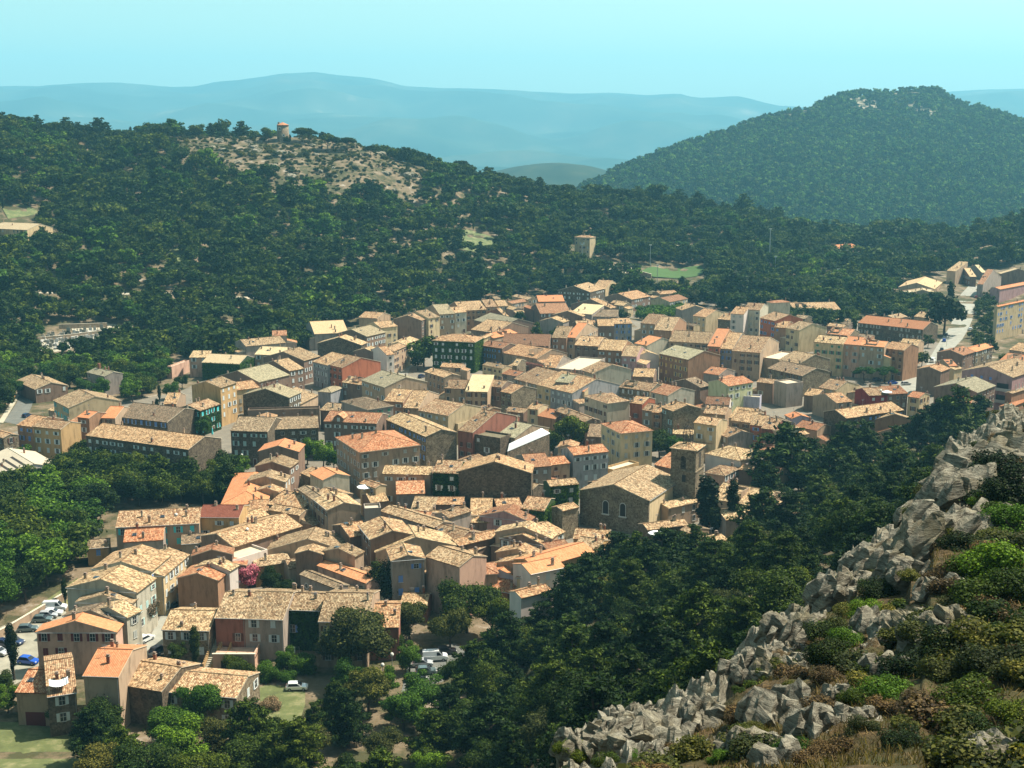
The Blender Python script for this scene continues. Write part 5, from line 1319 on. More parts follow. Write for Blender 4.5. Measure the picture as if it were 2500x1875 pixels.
m.box(-R_*.75, -R_*.5, Hm-.5, -R_*.45, -R_*.2, Hm+7*k, 1)
m.build('roof', [ROOF['o'], M_CHIM], mill)
for (x, z, w_, h_) in ((-.35, .66, 2.2, 2.6), (.3, .3, 2.0, 1.9)):
    yy = -math.sqrt(max(0, R_*R_*1.05-(x*R_)**2)); m = MB(); m.box(-w_/2, -.3, 0, w_/2, .1, h_, 0); m.box(-w_/2+.4, -.35, .4, w_/2-.4, -.3, h_-.4, 1)
    place_mesh('window', m.mesh('window', [M_FRAME, M_PANE]), mill, (x*R_, yy, z*Hm), 0)
FOOT.append((p.x, p.y, 0, R_+1, R_+1))
# ------------------------------------------------------------------ hotel lettering
for h in HOUSES:
    if h['label'].startswith('pale yellow hotel'):
        cu = bpy.data.curves.new('lettering', 'FONT'); cu.body = 'HOTEL  RESTAURANT'; cu.size = 1.0; cu.extrude = .02; cu.align_x = 'CENTER'
        o = bpy.data.objects.new('lettering', cu); COL.objects.link(o); dg = bpy.context.evaluated_depsgraph_get()
        me_ = bpy.data.meshes.new_from_object(o.evaluated_get(dg)); bpy.data.objects.remove(o)
        me_.materials.clear(); me_.materials.append(plain('faded_red_paint', (.30, .14, .10), .9))
        o = link(bpy.data.objects.new('lettering', me_), h['o']); o.location = (0, -h['D']/2-.04, h['H']-6.3); o.rotation_euler = (math.pi/2, 0, 0)
        s_ = min(1.0, (h['L']-1)/11.0); o.scale = (s_, s_, 1)
    if h['label'].startswith('dark stone cottage with a roof terrace'):
        o = h['o']; m = MB(); n_ = 8
        cx, cy = -h['L']/2+1.9, -h['D']/2+1.2; z0 = h['H']+1.7
        for i in range(n_):
            for j in range(n_):
                def pt(a_, b_): 
                    sag = .55*(1-(2*a_/n_-1)**2)*(1-.2*(2*b_/n_-1)**2)
                    return (cx-1.5+3.0*a_/n_, cy-1.1+2.2*b_/n_, z0-sag+.25*b_/n_)
                m.face([pt(i, j), pt(i+1, j), pt(i+1, j+1), pt(i, j+1)])
        aw = m.build('awning', ROOF['W'], None, smooth=True); aw.parent = None
        aw.matrix_world = Matrix.Translation(o.location) @ Matrix.Rotation(h['th'], 4, 'Z')
        sl = aw.modifiers.new('thickness', 'SOLIDIFY'); sl.thickness = .03
        tag(aw, 'white cloth awning stretched over the roof terrace of the dark stone cottage', 'awning')
# ------------------------------------------------------------------ long shed with a white sheet roof
lo = [on_plane(1239, 1101, 11.5), on_plane(1343, 1057, 11.5)]; up = [on_plane(1243, 1083, 13.4), on_plane(1322, 1045, 13.4)]
o = empty('shed', (lo[0].x, lo[0].y, 0)); off = Vector((lo[0].x, lo[0].y, 0)); q = [p_-off for p_ in (lo[0], lo[1], up[1], up[0])]
m = MB(); m.face(q); d_ = Vector((0, 0, -.2)); m.face([p_+d_ for p_ in q][::-1])
for i in range(4): m.face([q[i]+d_, q[(i+1) % 4]+d_, q[(i+1) % 4], q[i]])
m.build('roof', ROOF['W'], o); m = MB()
k_ = [p_*.985+Vector((0, 0, -.25)) for p_ in q]
for i in range(4): m.face([Vector((k_[i].x, k_[i].y, -.5)), Vector((k_[(i+1) % 4].x, k_[(i+1) % 4].y, -.5)), k_[(i+1) % 4], k_[i]])
m.build('wall', WALL['S'], o); tag(o, 'long dark shed with a bright white sheet roof in the middle of the village', 'shed')
# ------------------------------------------------------------------ streets and squares laid on the ground
def sheet(name, px, m_, dz=.03, z=None, kind='structure', dens=3.0):
    """flat sheet through ground points given as pixels, draped on the terrain"""
    import bmesh
    pts = [ray_hit(u, v, 0) for u, v in px]
    bm = bmesh.new(); vs = [bm.verts.new((p.x, p.y, 0)) for p in pts]; f = bm.faces.new(vs)
    bmesh.ops.triangulate(bm, faces=[f])
    for _ in range(7):
        es = [e for e in bm.edges if e.calc_length() > dens]
        if not es or len(bm.verts) > 20000: break
        bmesh.ops.subdivide_edges(bm, edges=es, cuts=1)
        bmesh.ops.triangulate(bm, faces=[f for f in bm.faces if len(f.verts) > 3])
    for v_ in bm.verts: v_.co.z = (ground(v_.co.x, v_.co.y) if z is None else z)+dz
    bm.normal_update()
    if sum(f.normal.z for f in bm.faces) < 0: bmesh.ops.reverse_faces(bm, faces=bm.faces[:])
    me_ = bpy.data.meshes.new(name); bm.to_mesh(me_); bm.free(); me_.materials.append(m_)
    return tag(link(bpy.data.objects.new(name, me_)), kind=kind)
def asphalt(name, c):
    m_, nt, b = mat(name); P_ = wpos(nt)
    nt.links.new(ramp(nt, noisen(nt, P_, .35, 6, .65), [(.3, tuple(x*.72 for x in c)), (.55, c), (.75, tuple(x*1.2 for x in c))]), b.inputs['Base Color'])
    b.inputs['Roughness'].default_value = .9; return m_
M_ASPH = asphalt('sun_bleached_asphalt', (.24, .235, .19)); M_ASPH2 = asphalt('asphalt', (.11, .112, .095)); M_PAVE = asphalt('pale_paving', (.36, .33, .24)); M_YARD = asphalt('village_floor', (.15, .13, .095))
M_GRAVEL = asphalt('pale_gravel', (.25, .235, .175))
sheet('street_floor', [(300, 1760), (650, 1600), (760, 1500), (1250, 1470), (1480, 1390), (1750, 1330), (1900, 1230), (2000, 1150), (2400, 1010), (2560, 960), (2560, 905), (2380, 880), (2250, 820), (2100, 780), (1880, 720), (1600, 730), (1400, 720), (1250, 735), (1050, 760), (900, 800), (740, 850), (560, 900), (430, 960), (180, 1000), (20, 1060), (10, 1180), (250, 1110), (560, 1130), (560, 1240), (440, 1300), (290, 1350), (190, 1480), (220, 1600)], M_YARD, .02, dens=12)
sheet('street', [(322, 1640), (395, 1500), (430, 1430), (470, 1400), (440, 1470), (410, 1540), (420, 1600), (400, 1680), (330, 1700)], M_ASPH, .05)
sheet('pavement', [(345, 1560), (395, 1480), (432, 1412), (420, 1405), (380, 1470), (330, 1560)], M_PAVE, .12)
sheet('main_street', [(985, 945), (1000, 900), (1052, 860), (1080, 835), (1058, 830), (1010, 860), (960, 905), (900, 925)], M_ASPH, .05)
sheet('road', [(2255, 905), (2272, 870), (2300, 825), (2330, 775), (2345, 720), (2365, 698), (2385, 685), (2398, 687), (2382, 735), (2374, 780), (2350, 828), (2312, 868), (2292, 905)], M_ASPH, .06)
sheet('village_road', [(10, 1030), (40, 985), (62, 935), (75, 925), (86, 930), (90, 960), (70, 1010), (55, 1040)], M_ASPH2, .05)
sheet('road_edge', [(-5, 1032), (25, 985), (58, 932), (64, 932), (36, 987), (8, 1033)], M_PAVE, .09)
sheet('car_park', [(-60, 1600), (-30, 1545), (60, 1505), (150, 1480), (165, 1500), (95, 1560), (95, 1640), (-20, 1700)], M_GRAVEL, .04)
sheet('square', [(2150, 945), (2205, 925), (2250, 915), (2262, 990), (2215, 985), (2160, 960)], M_ASPH, .05)
sheet('lower_car_park', [(1000, 1600), (1110, 1570), (1150, 1600), (1080, 1665), (980, 1690)], M_ASPH2, .05)
def lawn(name, c):
    m_, nt, b = mat(name); P_ = wpos(nt)
    nt.links.new(ramp(nt, noisen(nt, P_, .25, 6, .7), [(.3, tuple(x*.6 for x in c)), (.5, c), (.68, (.20, .18, .085))]), b.inputs['Base Color']); b.inputs['Roughness'].default_value = .95; return m_
M_LAWN = lawn('dry_lawn', (.085, .10, .028)); M_PITCH = plain('watered_turf', (.045, .09, .02), .95)
sheet('meadow', [(-80, 1900), (-60, 1760), (60, 1765), (160, 1785), (240, 1790), (260, 1850), (200, 1900)], M_LAWN, .04)
sheet('lawn', [(600, 1690), (650, 1672), (745, 1680), (745, 1720), (720, 1800), (640, 1810), (600, 1760)], M_LAWN, .04)
sheet('grass_bank', [(60, 1500), (150, 1440), (190, 1410), (180, 1470), (130, 1500)], M_LAWN, .04)
sheet('football_pitch', [(1556, 668), (1592, 652), (1712, 649), (1724, 664), (1700, 676), (1600, 678)], M_PITCH, .45, dens=6)
# pale tracks and clearings in the forest
M_TRACK = asphalt('pale_track', (.36, .32, .23)); M_CLEAR = lawn('clearing_grass', (.09, .115, .035))
CLEAR = [[(410, 612), (450, 600), (462, 640), (455, 665), (410, 660)], [(0, 500), (60, 498), (100, 520), (20, 535)], [(120, 575), (185, 574), (190, 590), (125, 592)],
         [(1000, 570), (1140, 560), (1230, 590), (1200, 620), (1110, 605)], [(170, 795), (260, 790), (330, 800), (300, 818), (180, 812)], [(1480, 650), (1540, 640), (1560, 655), (1550, 668), (1490, 664)]]
for k, cl in enumerate(CLEAR): sheet('clearing', cl, M_CLEAR if k < 4 else M_TRACK, .15, dens=8)
sheet('forest_track', [(0, 716), (110, 712), (300, 715), (480, 720), (640, 728), (640, 733), (480, 726), (300, 720), (110, 717), (0, 721)], M_TRACK, .2, dens=8)
sheet('cemetery_ground', [(85, 830), (270, 805), (335, 815), (240, 842), (120, 862), (70, 880), (60, 850)], M_PAVE, .12, dens=8)
# ------------------------------------------------------------------ trees and shrubs
def lobes_for(kind, rng):
    """ellipsoid lobes (centre, radii) of a crown of height about 1 with its foot at z = 0"""
    L_ = []
    if kind == 'broad':
        for i in range(16):
            a = rng.uniform(0, 6.28); z = rng.uniform(.34, .86); r = .36*math.sqrt(max(.05, 1-((z-.55)/.42)**2))*rng.uniform(.55, 1.0)
            q = rng.uniform(.08, .21); L_.append(((r*math.cos(a)*rng.uniform(.8, 1.2), r*math.sin(a), z*rng.uniform(.93, 1.08)), (q, q, q*.8)))
        L_.append(((0, 0, .6), (.24, .24, .24)))
    elif kind == 'pine':
        lean = rng.uniform(-.06, .06)
        for i in range(11):
            z = .16+.74*i/10; R0 = (.33*(1-((z-.1)/.95)**1.4)+.03)*rng.uniform(.75, 1.15)
            for j in range(6 if i < 8 else 4):
                if rng.random() < .18: continue
                a = j*1.05+i*.7+rng.uniform(-.3, .3); r1 = R0*rng.uniform(.6, 1.2); q = .035+.045*(1-z)
                for t in (.45, .95):
                    L_.append(((r1*t*math.cos(a)+lean*z, r1*t*math.sin(a), z+r1*t*.30), (q*1.25, q*1.25, q*.60)))
        L_.append(((lean, 0, .93), (.028, .028, .07))); L_.append(((lean, 0, .84), (.05, .05, .06)))
    elif kind == 'umbrella':
        for i in range(15):
            a = rng.uniform(0, 6.28); r = .42*math.sqrt(rng.random()); z = .80-.22*(r/.42)**2+rng.uniform(-.04, .04)
            q = rng.uniform(.12, .17); L_.append(((r*math.cos(a), r*math.sin(a), z), (q, q, q*.55)))
    elif kind == 'cypress':
        for i in range(20):
            z = .06+.9*(i/19.0); r = .085*math.sin(math.pi*min(1, (1.02-z)*1.1+.02)**.7)+.012
            a = rng.uniform(0, 6.28); L_.append(((.02*math.cos(a), .02*math.sin(a), z), (r, r, .07)))
    elif kind == 'shrub':
        for i in range(12):
            a = rng.uniform(0, 6.28); r = .42*math.sqrt(rng.random()); z = rng.uniform(.15, .68)*(1-r*.6)
            q = rng.uniform(.17, .27); L_.append(((r*math.cos(a), r*math.sin(a), z), (q, q, q*.9)))
    return L_
def crown_quads(kind, n, size, seed, aspect=1.0):
    rng = np.random.default_rng(seed); pr = random.Random(seed); L_ = lobes_for(kind, pr)
    wts = np.array([r[0]*r[1]+r[0]*r[2] for _, r in L_]); wts /= wts.sum()
    k = rng.choice(len(L_), n, p=wts); C = np.array([c for c, _ in L_])[k]; R = np.array([r for _, r in L_])[k]
    d = rng.normal(size=(n, 3)); d /= np.linalg.norm(d, axis=1)[:, None]
    rad = rng.random(n)**.33; rad = np.where(rng.random(n) < .72, .78+.26*rng.random(n), rad); rad = np.where(rng.random(n) < .10, 1.0+.42*rng.random(n), rad)
    p = C+d*R*rad[:, None]
    nn = d+rng.normal(size=(n, 3))*.55; nn[:, 2] += .25; nn /= np.linalg.norm(nn, axis=1)[:, None]
    a = np.cross(nn, rng.normal(size=(n, 3))); a /= np.linalg.norm(a, axis=1)[:, None]; b = np.cross(nn, a)
    s = size*(.55+.9*rng.random(n))[:, None]
    if kind in ('pine',): a *= 1.5; b *= .62
    V = np.stack([p-a*s*.5-b*s*.35, p+a*s*.5-b*s*.5, p+a*s*.35+b*s*.5, p-a*s*.5+b*s*.5], 1).reshape(-1, 3)
    V[:, :2] *= aspect
    return V.astype(np.float32)
def trunk_mesh(kind, seed):
    r = random.Random(seed); m = MB()
    if kind == 'cypress': m.tube([(0, 0, -.03), (0, 0, .15), (0, 0, .8)], [.025, .02, .006], 6)
    elif kind == 'shrub':
        for i in range(5):
            a = r.uniform(0, 6.28); m.tube([(0, 0, -.08), (.1*math.cos(a), .1*math.sin(a), .2), (.28*math.cos(a), .28*math.sin(a), .5)], [.03, .02, .008], 5)
    else:
        top = .9 if kind == 'pine' else .62; w_ = r.uniform(-.04, .04)
        m.tube([(0, 0, -.06), (w_*.3, 0, .12), (w_, w_, .35), (w_*1.4, 0, top)], [.032, .025, .018, .006], 7)
        for i in range(9 if kind != 'umbrella' else 7):
            z = r.uniform(.25, .75) if kind == 'pine' else r.uniform(.24, .5); a = i*2.4; l = .26*(1.1-z) if kind == 'pine' else .28
            m.tube([(w_, 0, z), (w_+l*.5*math.cos(a), l*.5*math.sin(a), z+.08), (w_+l*math.cos(a), l*math.sin(a), z+(.06 if kind == 'pine' else .22))], [.012, .008, .003], 5)
    return m.mesh('trunk', M_BARK)
PROTO = {}
def proto(kind, mt, lod, var):
    k = (kind, mt.name, lod, var)
    if k not in PROTO:
        n, sz = {'r': (14000, .020), 'n': (15000, .021), 'm': (5000, .033), 'f': (950, .068), 'x': (170, .15)}[lod]
        if kind == 'cypress': n = int(n*.5); sz *= .7
        if kind == 'shrub': n = int(n*.7); sz *= 1.25
        if kind == 'pine': sz *= .95
        asp = 1.0
        V = crown_quads(kind, n, sz, hash_seed(kind, mt.name, var), asp)
        PROTO[k] = (quads_mesh('crown', V, mt), trunk_mesh(kind, var))
    return PROTO[k]
def hash_seed(*a):
    h = 17
    for ch in '|'.join(map(str, a)): h = (h*31+ord(ch)) % 1000003
    return h
SPOTS = []
NAMES = {'broad': 'broadleaf_tree', 'pine': 'pine_tree', 'umbrella': 'umbrella_pine', 'cypress': 'cypress_tree', 'shrub': 'shrub'}
def inside_foot(x, y, pad=1.0):
    for (cx, cy, th, hl, hd) in FOOT:
        dx, dy = x-cx, y-cy
        if abs(dx) > 40 or abs(dy) > 40: continue
        a_ = dx*math.cos(th)+dy*math.sin(th); b_ = -dx*math.sin(th)+dy*math.cos(th)
        if abs(a_) < hl+pad and abs(b_) < hd+pad: return True
    return False
def tree(x, y, h, kind, mt, label, group, lod=None, z=None, wid=None, name=None):
    if lod is None: lod = 'n' if y < 260 else 'm' if y < 520 else 'f'
    var = rnd.randrange(4); cm, tm = proto(kind, mt, lod, var)
    if z is None: z = ground(x, y)
    nm = name or ({M_OAK.name: 'oak_tree', M_PINE.name: 'cedar_tree', M_OLIVE.name: 'olive_tree'}.get(mt.name, NAMES[kind]) if kind == 'broad' else NAMES[kind])
    o = empty(nm, (x, y, z), rnd.uniform(0, 6.28)); wd = h*(wid or 1.0)*rnd.uniform(.9, 1.15)
    o.scale = (wd, wd, h)
    link(bpy.data.objects.new('crown', cm), o)
    if kind != 'shrub' or y < 130: link(bpy.data.objects.new('trunk', tm), o)
    SPOTS.append((x, y)); return tag(o, label, 'shrub' if kind == 'shrub' else 'tree', group)
def tree_px(u, v, h, kind, mt, label, group='trees among the village houses', wid=None, name=None):
    p = ray_hit(u, v, 0); return tree(p.x, p.y, h, kind, mt, label, group, wid=wid, name=name)
def scatter(poly, spacing, mk, tries=4000, pad=1.2, only=None):
    wp = [ray_hit(u, min(v, 1900), 0) if v <= 1900 else on_plane(u, v, 10) for u, v in poly]
    x0, x1 = min(p.x for p in wp), max(p.x for p in wp); y0, y1 = min(p.y for p in wp), max(p.y for p in wp); mine = []
    for _ in range(tries):
        x, y = rnd.uniform(x0, x1), rnd.uniform(y0, y1)
        pr = project((x, y, ground(x, y)))
        if pr is None or not poly_in(poly, *pr): continue
        if any((x-a)**2+(y-b)**2 < spacing**2*rnd.uniform(.7, 1.2) for a, b in mine): continue
        if inside_foot(x, y, pad): continue
        mine.append((x, y)); mk(x, y)
    return len(mine)
# single trees among the houses: u, v of the foot, height, kind, leaves, label
TL = '''
571,878 13 cypress C tall slim cypress in front of the wooded slope above the pale yellow roofed ivy wall
1722,1316 15.5 cypress C tallest of the church garden cypresses, nearest the bell tower
1745,1318 8 cypress C short cypress leaning on the tallest church garden cypress
1787,1306 13.5 cypress C slim cypress in the middle of the church garden
1840,1290 8 cypress C small cypress beside the chimney right of the church garden
35,1660 11 cypress C lone narrow cypress at the lower left car park
478,1640 9 cypress C dark narrow cypress beside the outdoor staircases
160,1478 6 cypress C small dark cypress against the ivy walled terrace end
2130,900 5 shrub B clipped bright shrub between the two plane trees and the square
2110,935 8 umbrella B left bushy plane tree in front of the tall shuttered row
2160,935 8 umbrella B right bushy plane tree in front of the tall shuttered row
2305,818 22 broad C huge dark tree beside the uphill road
2318,760 17 cypress C dark pointed cypress inside the huge tree by the uphill road
1035,895 15 broad P big dark cedar beside the ivy mansion
1020,905 10 broad P lower dark tree at the foot of the cedar by the ivy mansion
1390,1102 13 broad O large leafy tree right of the white sheet roof
1350,1110 9 broad O smaller leafy tree touching the white sheet roof
1610,1120 9 broad O garden tree left of the bell tower roof
1650,1125 8 broad B second garden tree close behind the bell tower
1580,1110 9 broad O garden tree right of the yellowish corner house
1265,800 9 broad O round tree among the far left roofs
1310,835 10 pine O dark ragged pine among the far roofs
1350,835 7 broad O low dark tree beside the ragged pine
1690,750 12 broad Y bare grey brown tree beside the cream villa
1700,762 8 cypress C thin cypress below the bare grey tree
1520,790 8 broad P dark round tree behind the vivid blue shuttered house
790,1145 9 broad B bright plane tree left of the beige mansion
750,1135 8 broad B second bright plane tree left of the beige mansion
815,1150 7 broad B third bright plane tree close to the mansion corner
580,1195 7 broad B light green tree beside the stepped terrace
555,1205 7 broad B lower light green tree beside the stepped terrace
595,1160 6 broad B small light green tree above the stepped terrace
440,1085 5 shrub O small dark bush beside the long stone terrace building
205,1130 8 broad P dark tree at the corner of the long stone terrace building
500,1065 7 broad B leafy climbing plant beside the turquoise shuttered house
385,1020 7 cypress C small dark cypress left of the ivy clad house
600,1440 6.5 broad K pink flowering oleander in the walled garden
625,1425 5 shrub O green garden shrub behind the pink oleander
660,1450 6 broad O shaded garden tree in the walled oleander garden
700,1455 5 shrub O dark bush in the corner of the walled garden
350,1535 6.5 broad Q dusty pink oleander at the street terrace
310,1575 4.5 shrub Y brownish green bush above the cream three storey house
20,995 6 broad Q pinkish oleander left of the village road
435,1625 5 broad O bush beside the stone cottage with blue white shutters
565,1640 4.5 shrub O dark garden bush right of the staircases
590,1650 4 shrub O second garden bush right of the staircases
940,1480 12 broad C dark conifer in front of the grey blue shuttered house
990,1480 8.5 broad B green round tree right of the dark conifer
1095,1450 7 broad Y olive tree under the little red awning
1140,1545 12 broad O dense oak beside the striped brick shed
1200,1560 10 broad O oak in front of the low red ribbed roof
1100,1590 9 broad L light green acacia above the lower car park
1000,1560 9 broad L light green acacia behind the parked white van
890,1650 14 broad Y big grey green tree before the beige house
830,1640 9 broad Y lower left side of the big grey green tree
1000,1640 6 broad B round green bush left of the white van
950,1600 7 broad O tree between the big grey green tree and the car park
700,1650 5.5 broad B dark green hedge tree below the washing line
735,1640 5 shrub B hedge shrub below the washing line
660,1660 4.5 shrub B hedge shrub above the white hatchback
700,1668 3.5 shrub B low hedge right behind the white hatchback
655,1735 3.5 shrub Q reddish bush beside the barn gable
670,1790 3.5 shrub O low bush on the lawn below the reddish bush
900,1740 9 broad L yellow green flowering tree below the street globe lamp
850,1700 7 broad B round green tree under the globe lamp
945,1710 6 broad B small round tree right of the globe lamp
140,1765 4.5 broad B fig tree in front of the dark stone cottage
20,1740 5 broad B bush left of the beige garage house
5,1700 5 broad O darker bush behind the garage house corner
265,1745 7 pine O young pine before the cream three storey house
95,1110 9 broad B bright tree in front of the pale roofed barn
60,1150 8 broad B second bright tree before the pale roofed barn
250,975 8 broad B fig like tree above the yellow gabled house
200,965 7 broad B fig like tree beside the low white windowed house
350,960 8 broad O dark tree right of the grey villa
330,925 6 broad B pale green bush right of the grey villa
390,985 7 cypress C small cypress above the ivy clad house
445,950 6 broad O rounded tree before the low pink house
420,975 7 broad B bright bush before the mauve pink house
85,855 12 cypress C dark cypress at the left end of the cemetery
62,860 12 broad P blue green cedar at the left end of the cemetery
165,822 4 shrub C small round dark bush in the cemetery
2085,830 11 cypress C cypress in the dark clump left of the orange barn
2100,820 10 cypress C second cypress of the clump left of the orange barn
2050,815 12 pine P tall pine of the clump left of the orange barn
2065,810 12 pine P bushy pine behind the cypress clump
1830,745 12 cypress C dark cypress behind the white tower house
1780,740 11 cypress C dark cypress left of the white tower house
2265,850 7 broad O ivy tangle beside the orange roofed barn
2250,895 7 broad O leafy tree beside the tall shuttered row gable
2400,840 4 shrub O hedge below the apartment block drive
2440,905 4 shrub O dark hedge under the apartment block
2425,860 5 broad O dark garden tree at the foot of the apartment block
2400,815 5 broad O garden tree between the uphill road and the apartment block
2415,785 6 broad O taller garden tree between the uphill road and the apartment block
2408,740 6 broad B bright garden tree below the grey building
2450,880 4 shrub O clipped dark shrub under the apartment block
2410,760 5 shrub O garden shrub by the uphill road parking
2405,790 5 shrub O second garden shrub by the uphill road parking
2420,745 6 broad O small tree before the grey building
1160,1050 5 shrub O climbing greenery under the rubble gable
1140,905 5 shrub B potted palm at the foot of the ivy mansion
'''
MK = {'C': M_CYP, 'P': M_PINE, 'O': M_OAK, 'B': M_BRIGHT, 'Y': M_OLIVE, 'L': M_YEL, 'K': M_PINK, 'Q': M_DRY}
M_DUSK = foliage('faded_oleander', (.06, .055, .03), (.16, .12, .08), (.34, .20, .17)); MK['Q'] = M_DUSK
for ln in TL.strip().split('\n'):
    t = ln.split(None, 4); u, v = map(float, t[0].split(','))
    kd = t[2]; wid = None
    if 'church garden cypress' in t[4]: wid = 1.7
    if kd == 'umbrella': wid = 1.15
    tree_px(u, v, float(t[1]), kd, MK[t[3]], t[4], wid=wid, name='oleander_bush' if t[3] in 'KQ' else 'olive_tree' if t[4].startswith('olive') else None)
# groves
def grove(poly, spacing, kinds, label, group, tries=3000, pad=1.2):
    def mk(x, y):
        kd, mt, h0, h1, wid = rnd.choices([k[:5] for k in kinds], [k[5] for k in kinds])[0]
        tree(x, y, rnd.uniform(h0, h1), kd, mt, label.replace('KIND', {'broad': 'broadleaf tree', 'pine': 'pine', 'shrub': 'shrub', 'umbrella': 'umbrella pine', 'cypress': 'cypress'}[kd]), group+(' (pines)' if kd == 'pine' else ''), wid=wid)
    return scatter(poly, spacing, mk, tries, pad)
B_ = lambda mt, a, b, w_=1.15, p=1: ('broad', mt, a, b, w_, p)
grove([(-80, 1290), (0, 1240), (200, 1240), (255, 1275), (215, 1310), (195, 1350), (190, 1385), (140, 1420), (60, 1500), (0, 1520), (-90, 1540)], 7.0,
      [B_(M_BRIGHT, 8, 12, 1.2, 4), B_(M_OAK, 8, 12, 1.2, 2)], 'large leafy KIND in the park left of the street terrace', 'park trees left of the village')
grove([(0, 1190), (120, 1180), (200, 1150), (330, 1165), (470, 1150), (555, 1175), (560, 1225), (480, 1235), (300, 1235), (180, 1235), (0, 1240)], 6.2,
      [('broad', M_PINE, 8, 12, 1.1, 3), B_(M_OAK, 7, 11, 1.2, 3), ('pine', M_PINE, 9, 12, 1.2, 1)], 'dark KIND in the grove between the park and the maroon roofed house', 'dark grove in the left middle')
grove([(110, 905), (200, 880), (310, 880), (420, 880), (400, 940), (330, 985), (270, 955), (180, 930), (170, 960), (110, 935)], 6.5,
      [B_(M_BRIGHT, 6, 9, 1.2, 2), B_(M_OAK, 6, 10, 1.2, 2)], 'green KIND between the villas at the upper left of the village', 'garden trees of the upper left villas')
grove([(-160, 900), (60, 880), (70, 925), (35, 985), (-10, 1030), (-160, 1060)], 7, [B_(M_OAK, 8, 12, 1.2, 2), B_(M_BRIGHT, 7, 11, 1.2, 1)], 'tall KIND left of the village road', 'trees left of the village road')
grove([(560, 890), (620, 870), (740, 830), (770, 840), (700, 870), (640, 890)], 6, [B_(M_OAK, 7, 10)], 'KIND squeezed behind the pale yellow roofs', 'trees behind the yellow roofs')
grove([(1560, 770), (1660, 750), (1660, 775), (1560, 785)], 5, [B_(M_BRIGHT, 4, 6, 1.3)], 'KIND in front of the cream villas', 'trees before the villas')
grove([(1880, 790), (1960, 765), (2090, 770), (2085, 800), (1960, 800)], 5, [B_(M_OAK, 5, 8, 1.2)], 'KIND behind the tall shuttered row', 'trees behind the tall row')
grove([(2400, 700), (2425, 700), (2425, 860), (2385, 860), (2370, 830)], 4.2, [B_(M_OAK, 3, 5, 1.2), ('shrub', M_OAK, 2, 3.5, 1.3, 1)], 'garden KIND between the uphill road and the apartment block', 'garden plants by the uphill road')
grove([(2090, 760), (2200, 735), (2290, 745), (2280, 780), (2190, 790)], 6, [B_(M_OAK, 6, 9, 1.2)], 'KIND between the barn and the modern building', 'trees by the modern building')
# the slope between the ridge and the village
def crest_y(s):
    for (u, v, c) in RIDGE:
        if s <= s_of(u, v): return c
    return 112
pine_n = [0]; oak_n = [0]
def slope_mk(x, y):
    pr = project((x, y, ground(x, y)+5))
    if pr is None: return
    u, v = pr
    pine = rnd.random() < (.15 if u < 760 else .55 if u < 1150 else .7)
    h = rnd.uniform(7, 10.5) if u < 760 else rnd.uniform(5.5, 11)
    zone = 'below the stone barn and lawn' if u < 760 else 'below the lower car park' if u < 1180 else 'on the slope under the church cypresses' if u < 1850 else 'behind the upper rocky ridge'
    if pine: tree(x, y, h*1.12, 'pine', M_PINE if rnd.random() < .7 else M_OAK, 'tall ragged pine '+zone, 'pines '+zone, wid=1.25)
    else: tree(x, y, h*.85, 'broad', rnd.choice([M_OAK, M_OAK, M_BRIGHT if u < 1100 else M_OAK, M_OLIVE]), 'dense evergreen oak '+zone, 'oaks '+zone, wid=1.2, name='holm_oak')
SL = [(235, 2300), (225, 1890), (235, 1800), (330, 1772), (440, 1778), (560, 1790), (640, 1845), (700, 1840), (760, 1800), (800, 1740), (880, 1755), (980, 1730), (1050, 1700), (1120, 1650),
      (1210, 1610), (1260, 1580), (1330, 1565), (1420, 1520), (1500, 1470), (1620, 1430), (1690, 1425), (1760, 1400), (1830, 1365), (1900, 1320), (1940, 1280), (1990, 1225), (2040, 1185), (2120, 1150), (2240, 1110), (2330, 1075), (2600, 1020), (2700, 1500), (2500, 2300)]
mine = []
for _ in range(9000):
    y = rnd.uniform(98, 330); s = rnd.uniform(-.46, .5); x = s*y
    if rnd.random() > y/330: continue
    if y < crest_y(s)+9: continue
    if in_ridge(x, y) and y < crest_y(s)+14: continue
    pr = project((x, y, ground(x, y)))
    if not poly_in(SL, *pr): continue
    # is its top hidden by the ridge or outside the picture?
    tp = project((x, y, ground(x, y)+11))
    if tp[1] > 1885 or not -60 < tp[0] < 2560: continue
    if s > s_of(1400, 1787):
        yc = crest_y(s); zc = tz(s*yc, yc); los = CAMZ+(zc-CAMZ)/yc*y
        if ground(x, y)+10 < los: continue
    sp = 6.0+y*.005
    if any((x-a)**2+(y-b)**2 < sp*sp for a, b in mine): continue
    if inside_foot(x, y, 1.5): continue
    mine.append((x, y)); slope_mk(x, y)
# big dark pines that stand out against the village
for (u, v, h) in ((1920, 1205, 21), (1985, 1180, 14), (2060, 1150, 16), (2105, 1140, 15), (2330, 1090, 20), (2285, 1095, 17), (2240, 1110, 15), (2385, 1060, 14), (1870, 1240, 13), (2020, 1200, 13), (1500, 1425, 12), (1545, 1440, 13), (1620, 1440, 13), (1440, 1500, 13), (1400, 1520, 12), (1860, 1310, 12), (1240, 1640, 12), (2180, 1130, 12), (1690, 1400, 11)):
    p = ray_hit(u, v, 0); tree(p.x, p.y, h, 'pine', M_PINE, 'big dark pine standing out against the roofs at the slope edge', 'big pines at the slope edge', wid=1.3)
